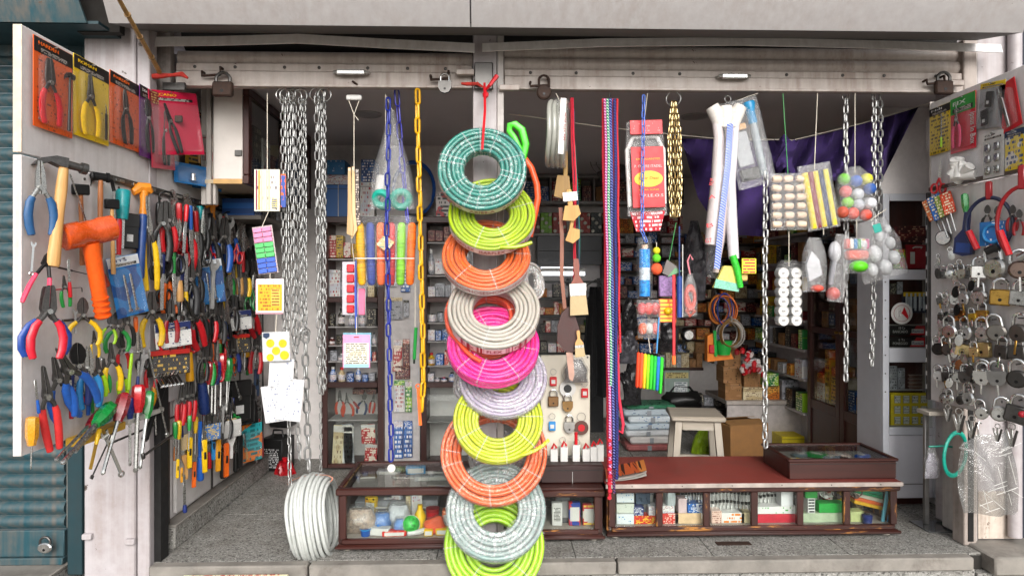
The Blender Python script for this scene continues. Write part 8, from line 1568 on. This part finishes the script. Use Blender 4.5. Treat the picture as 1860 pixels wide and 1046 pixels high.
p,w_,h=rcard(1782,1826,405,448,.03);t=thing('disc_pack','blue pack with a round emblem inside the navy cable ring','pack',frame(p,'R',20),GK);flatcard(t,w_*.8,h,printm('#2a6aa8','#d8d8e0',4,.4,5));part('round_emblem',MB().torus(h*.36,.006,20,6,Matrix.Translation((0,-.004,h*.5))),LBLUE,t)
for i,(x,y,cc)in enumerate(((1794,372,BLACK),(1812,374,GREY),(1852,380,DRED),(1840,372,DRED))):tool('cutting_pliers',('pliers','cutter',.12),(x,y),(x-2,y+48),('black pliers inside the navy cable ring','grey pliers inside the navy cable ring','dark red pliers inside the red cable ring','second dark red pliers by the red cable ring')[i],grip(cc),cat='pliers',plane=RP,off=.02,group=GK)
t=thing('round_mirror','small round mirror on a stalk on the right board','mirror',frame(PX(1713,432,XR-.03),'R',35),GK);part('glass',MB().cyl((0,-.002,0),(0,.002,0),.03,n=20),CHROME,t);part('rim',MB().torus(.03,.003,20,5),DARKST,t)
# padlocks, row by row
rows_=[(506,[(1712,13,'rect',DARKST),(1724,15,'round',STEEL),(1736,16,'round',CHROME),(1748,16,'shield',STEEL),(1758,14,'rect',DARKST),(1777,25,'rect',CHROME),(1811,42,'round',STEEL),(1852,34,'round',mat('#6a5a52',.3,.9))]),(553,[(1709,12,'rect',DARKST),(1720,12,'rect',STEEL),(1732,16,'shield',STEEL),(1753,24,'round',CHROME),(1780,30,'round',STEEL),(1816,32,'rect',BRASS),(1850,30,'rect',STEEL)]),(582,[(1708,10,'rect',DARKST),(1726,12,'shield',DARKST),(1744,20,'rect',mat('#b0703a',.35,.9)),(1768,14,'rect',mat('#b89a3a',.35,.9)),(1785,22,'rect',BRASS)]),(614,[(1709,13,'rect',STEEL),(1727,28,'round',CHROME),(1757,28,'round',CHROME),(1786,27,'round',STEEL),(1814,32,'round',mat('#8a8680',.35,.9)),(1849,34,'round',mat('#6a6662',.4,.9))]),(644,[(1706,22,'round',mat('#2a2422',.4,.6)),(1724,22,'round',mat('#3a302c',.4,.6)),(1746,24,'rect',GOLD),(1770,16,'rect',GOLD),(1786,30,'rect',GOLD),(1818,25,'rect',DARKST),(1847,27,'rect',DARKST)]),(692,[(1704,18,'round',WHITE),(1720,18,'rect',DARKST),(1734,26,'shield',mat('#d0d0d2',.25,.7)),(1754,22,'shield',DARKST),(1782,30,'round',CHROME),(1740,20,'round',STEEL),(1762,24,'round',DARKST),(1784,26,'shield',CHROME),(1813,29,'shield',mat('#8a8886',.35,.9)),(1848,33,'round',mat('#4a4846',.35,.9))]),(730,[(1711,15,'round',STEEL),(1727,15,'round',STEEL),(1743,15,'round',DARKST),(1761,27,'round',CHROME)]),(752,[(1785,22,'round',CHROME),(1812,28,'round',STEEL),(1842,34,'rect',DARKST)])]
rn=random.Random(17);nk=('steel','dark','bright')
rw=('top','second','third','fourth','fifth','sixth','seventh','lowest')
for r_,(yb,L)in enumerate(rows_):
 for i,(x,w_,kd,m)in enumerate(L):
  y=yb+(x-1700)*.09*((yb-515)/200 if yb>515 else 0)
  shp={'rect':'square','round':'round','shield':'shield-shaped'}[kd]
  mn='brass' if m in(BRASS,GOLD)else 'chrome' if m is CHROME else 'dark' if m is DARKST else 'steel' if m is STEEL else 'coloured'
  o=padlock('%s %s padlock in the %s row of the right board, %s from the cabinet'%(mn,shp,rw[r_],nth(i)),x,y,w_*.84,w_*1.12+6,0,kd,m,'R',XR-.025-.02*(i%2),'padlocks on the right board',rn.uniform(-13,13),turn=32+rn.uniform(-26,26))
  part('peg',MB().cyl((0,-.01,(w_*1.12+4)*.0021),(0,.03,(w_*1.12+4)*.0021),.003,n=6),DARKST,o)
  if rn.random()<.45:part('key',MB().box(-.004,.004,-.012,-.009,-w_*.0014,.006,.001),BRASS if rn.random()<.4 else CHROME,o)
# small keys and fobs crowding the left columns
for i in range(22):
 x=rn.choice((1703,1710,1718,1726,1735,1744,1752,1762))+rn.uniform(-3,3);y=464+11*i;m=rn.choice((STEEL,CHROME,DARKST,BLACKST,DARKST,CHROME,mat('#8a5a3a',.35,.9)))
 t=thing('small_key_fob','tiny metal key fob among the crowded padlocks of the right board, %s from the top'%nth(i),'key fob',frame(PX(x,y,XR-.045),'R',30+rn.uniform(-25,25),rn.uniform(-20,20)),'tiny key fobs on the right board');w_=rn.uniform(.012,.02)
 part('fob',MB().lathe([(0,-.003),(w_,-.002),(w_,.002),(0,.003)],12,Matrix.Rotation(R(90),4,'X')@Matrix.Diagonal((.8,1.3,1,1))),m,t);part('split_ring',MB().torus(w_*.6,.002,12,5,Matrix.Translation((0,0,w_*1.7))),CHROME,t)
for i,(x,yt,yb)in enumerate(((1722,735,768),(1742,742,790),(1765,755,800),(1812,770,805),(1838,770,815))):
 t=thing('key_bunch','bunch of keys dangling below the right board, %s from the cabinet'%nth(i),'keys',along((x,yt),(x,yb),RP,.04),'keys dangling below the right board')
 for k in range(3):part('key',MB().box(-.05,.05,-.03,.0,.1,.8,.02),(CHROME,STEEL,DARKST)[k],t,Matrix.Rotation(R(-14+14*k),4,'Y'))
 part('split_ring',MB().torus(.12,.025,14,5,Matrix.Translation((0,0,.9))),CHROME,t)
# acrylic stand, teal ring, wire bag
p=PZ(1700,958,0);t=thing('acrylic_stand','clear acrylic stand on a metal leg in front of the white cabinet','stand',(p.x,p.y,0));hh=P(1700,745,p.y).z
part('foot_plate',MB().box(-.08,.12,-.07,.09,.001,.006,.002),mat('#4a4c4c',.15,.0,.1,10,coat=1),t);part('leg',MB().box(-.035,-.012,.03,.05,.0065,hh-.02,.003),mat('#9a9896',.35,.8),t);part('front_edge',MB().cyl((.045,-.02,.0065),(.045,-.02,hh-.02),.003,n=6),WHITE,t);part('top_tray',MB().box(-.06,.05,-.04,.06,hh-.02,hh,.003),mat('#b8b0a4',.35),t);part('acrylic_panel',MB().box(-.05,.042,-.022,-.018,.2,hh-.021),FILM,t)
t=thing('foil_bag','small crumpled foil bag hanging on the acrylic stand','bag',frame(P(1692,868,p.y-.06)));part('foil',bagmesh(.075,.15,.04,.5,1,71,.15,20,14,.5),FILM2,t);part('insert',bagmesh(.06,.12,.02,.5,1,72,.2,16,10,.5),mat('#a8a4b0',.3,.3,.4,60),t);part('teal_strap',MB().tube([(-.02,-.01,.155),(.05,-.02,.16),(.1,-.03,.155)],.005,6),mat('#12907c',.4),t)
c0=P(1735,824,-.25);s=mpp(-.25);t=thing('steering_lock_ring','thick teal plastic ring hanging below the lock board','ring',frame(c0,'F',20,-14));part('ring',MB().torus(1,.11,34,10,Matrix.Diagonal((29*s,29*s*.9,40*s,1))),mat('#12a08a',.3,0,.25,60),t);part('white_pin',MB().cyl((-.02,-.03,.03),(.06,-.03,.028),.005,n=8),WHITE,t);part('wire_tie',MB().tube([(0,0,40*s),(.0,0,55*s),(.005,0,80*s)],.003,6),DARKST,t)
t=thing('wire_pack','large clear bag of white plastic strips hanging at the far right','bag',frame(P(1802,935,-.32),'F',12,8));s=mpp(-.32);W,H=118*s,150*s
part('plastic_film',MB().grid(lambda u,v:((u-.5)*W*(1.05-.1*v),.02*math.sin(u*9+v*4)-.03*math.sin(math.pi*u)*math.sin(math.pi*v),v*H+(u-.5)*-.22*H*(1-v)),22,16),clear('#a8a8a4',.1,.45,16,1.0,.1),t);part('plastic_film',MB().grid(lambda u,v:((u-.5)*W*(1.05-.1*v),.02*math.sin(u*9+v*4)+.03*math.sin(math.pi*u)*math.sin(math.pi*v),v*H+(u-.5)*-.22*H*(1-v)),22,16),FILM2,t)
rn=random.Random(31)
for k in range(20):
 x=rn.uniform(-.3,.35)*W;z=rn.uniform(.1,.85)*H;a=rn.choice((-8,-5,-3,38,45,80));L=rn.uniform(.05,.13);d=Vector((math.cos(R(a)),0,-math.sin(R(a))))*L/2
 part('white_strip',MB().cyl(Vector((x,-.045,z))-d,Vector((x,-.045,z))+d,.0011,n=5),WHITE,t)
part('hook',MB().tube([(-.02,0,H),(-.02,0,H+.05),(-.01,0,H+.06),(.0,0,H+.05)],.003,6),CHROME,t)
for i,(x,y,r_)in enumerate(((1856,752,10),)):t=one('red_ball_fob','red beaded ball at the picture edge under the lock board','fob',sph(.012),mat('#b01c2c',.5,0,.5,200),Matrix.Translation(PX(x,y,XR-.04)))
padlock('cylinder padlock on the bottom of the teal shutter',82,1003,26,30,-.06,'round',CHROME,group='padlocks on the shutter bars',sm=DARKST)
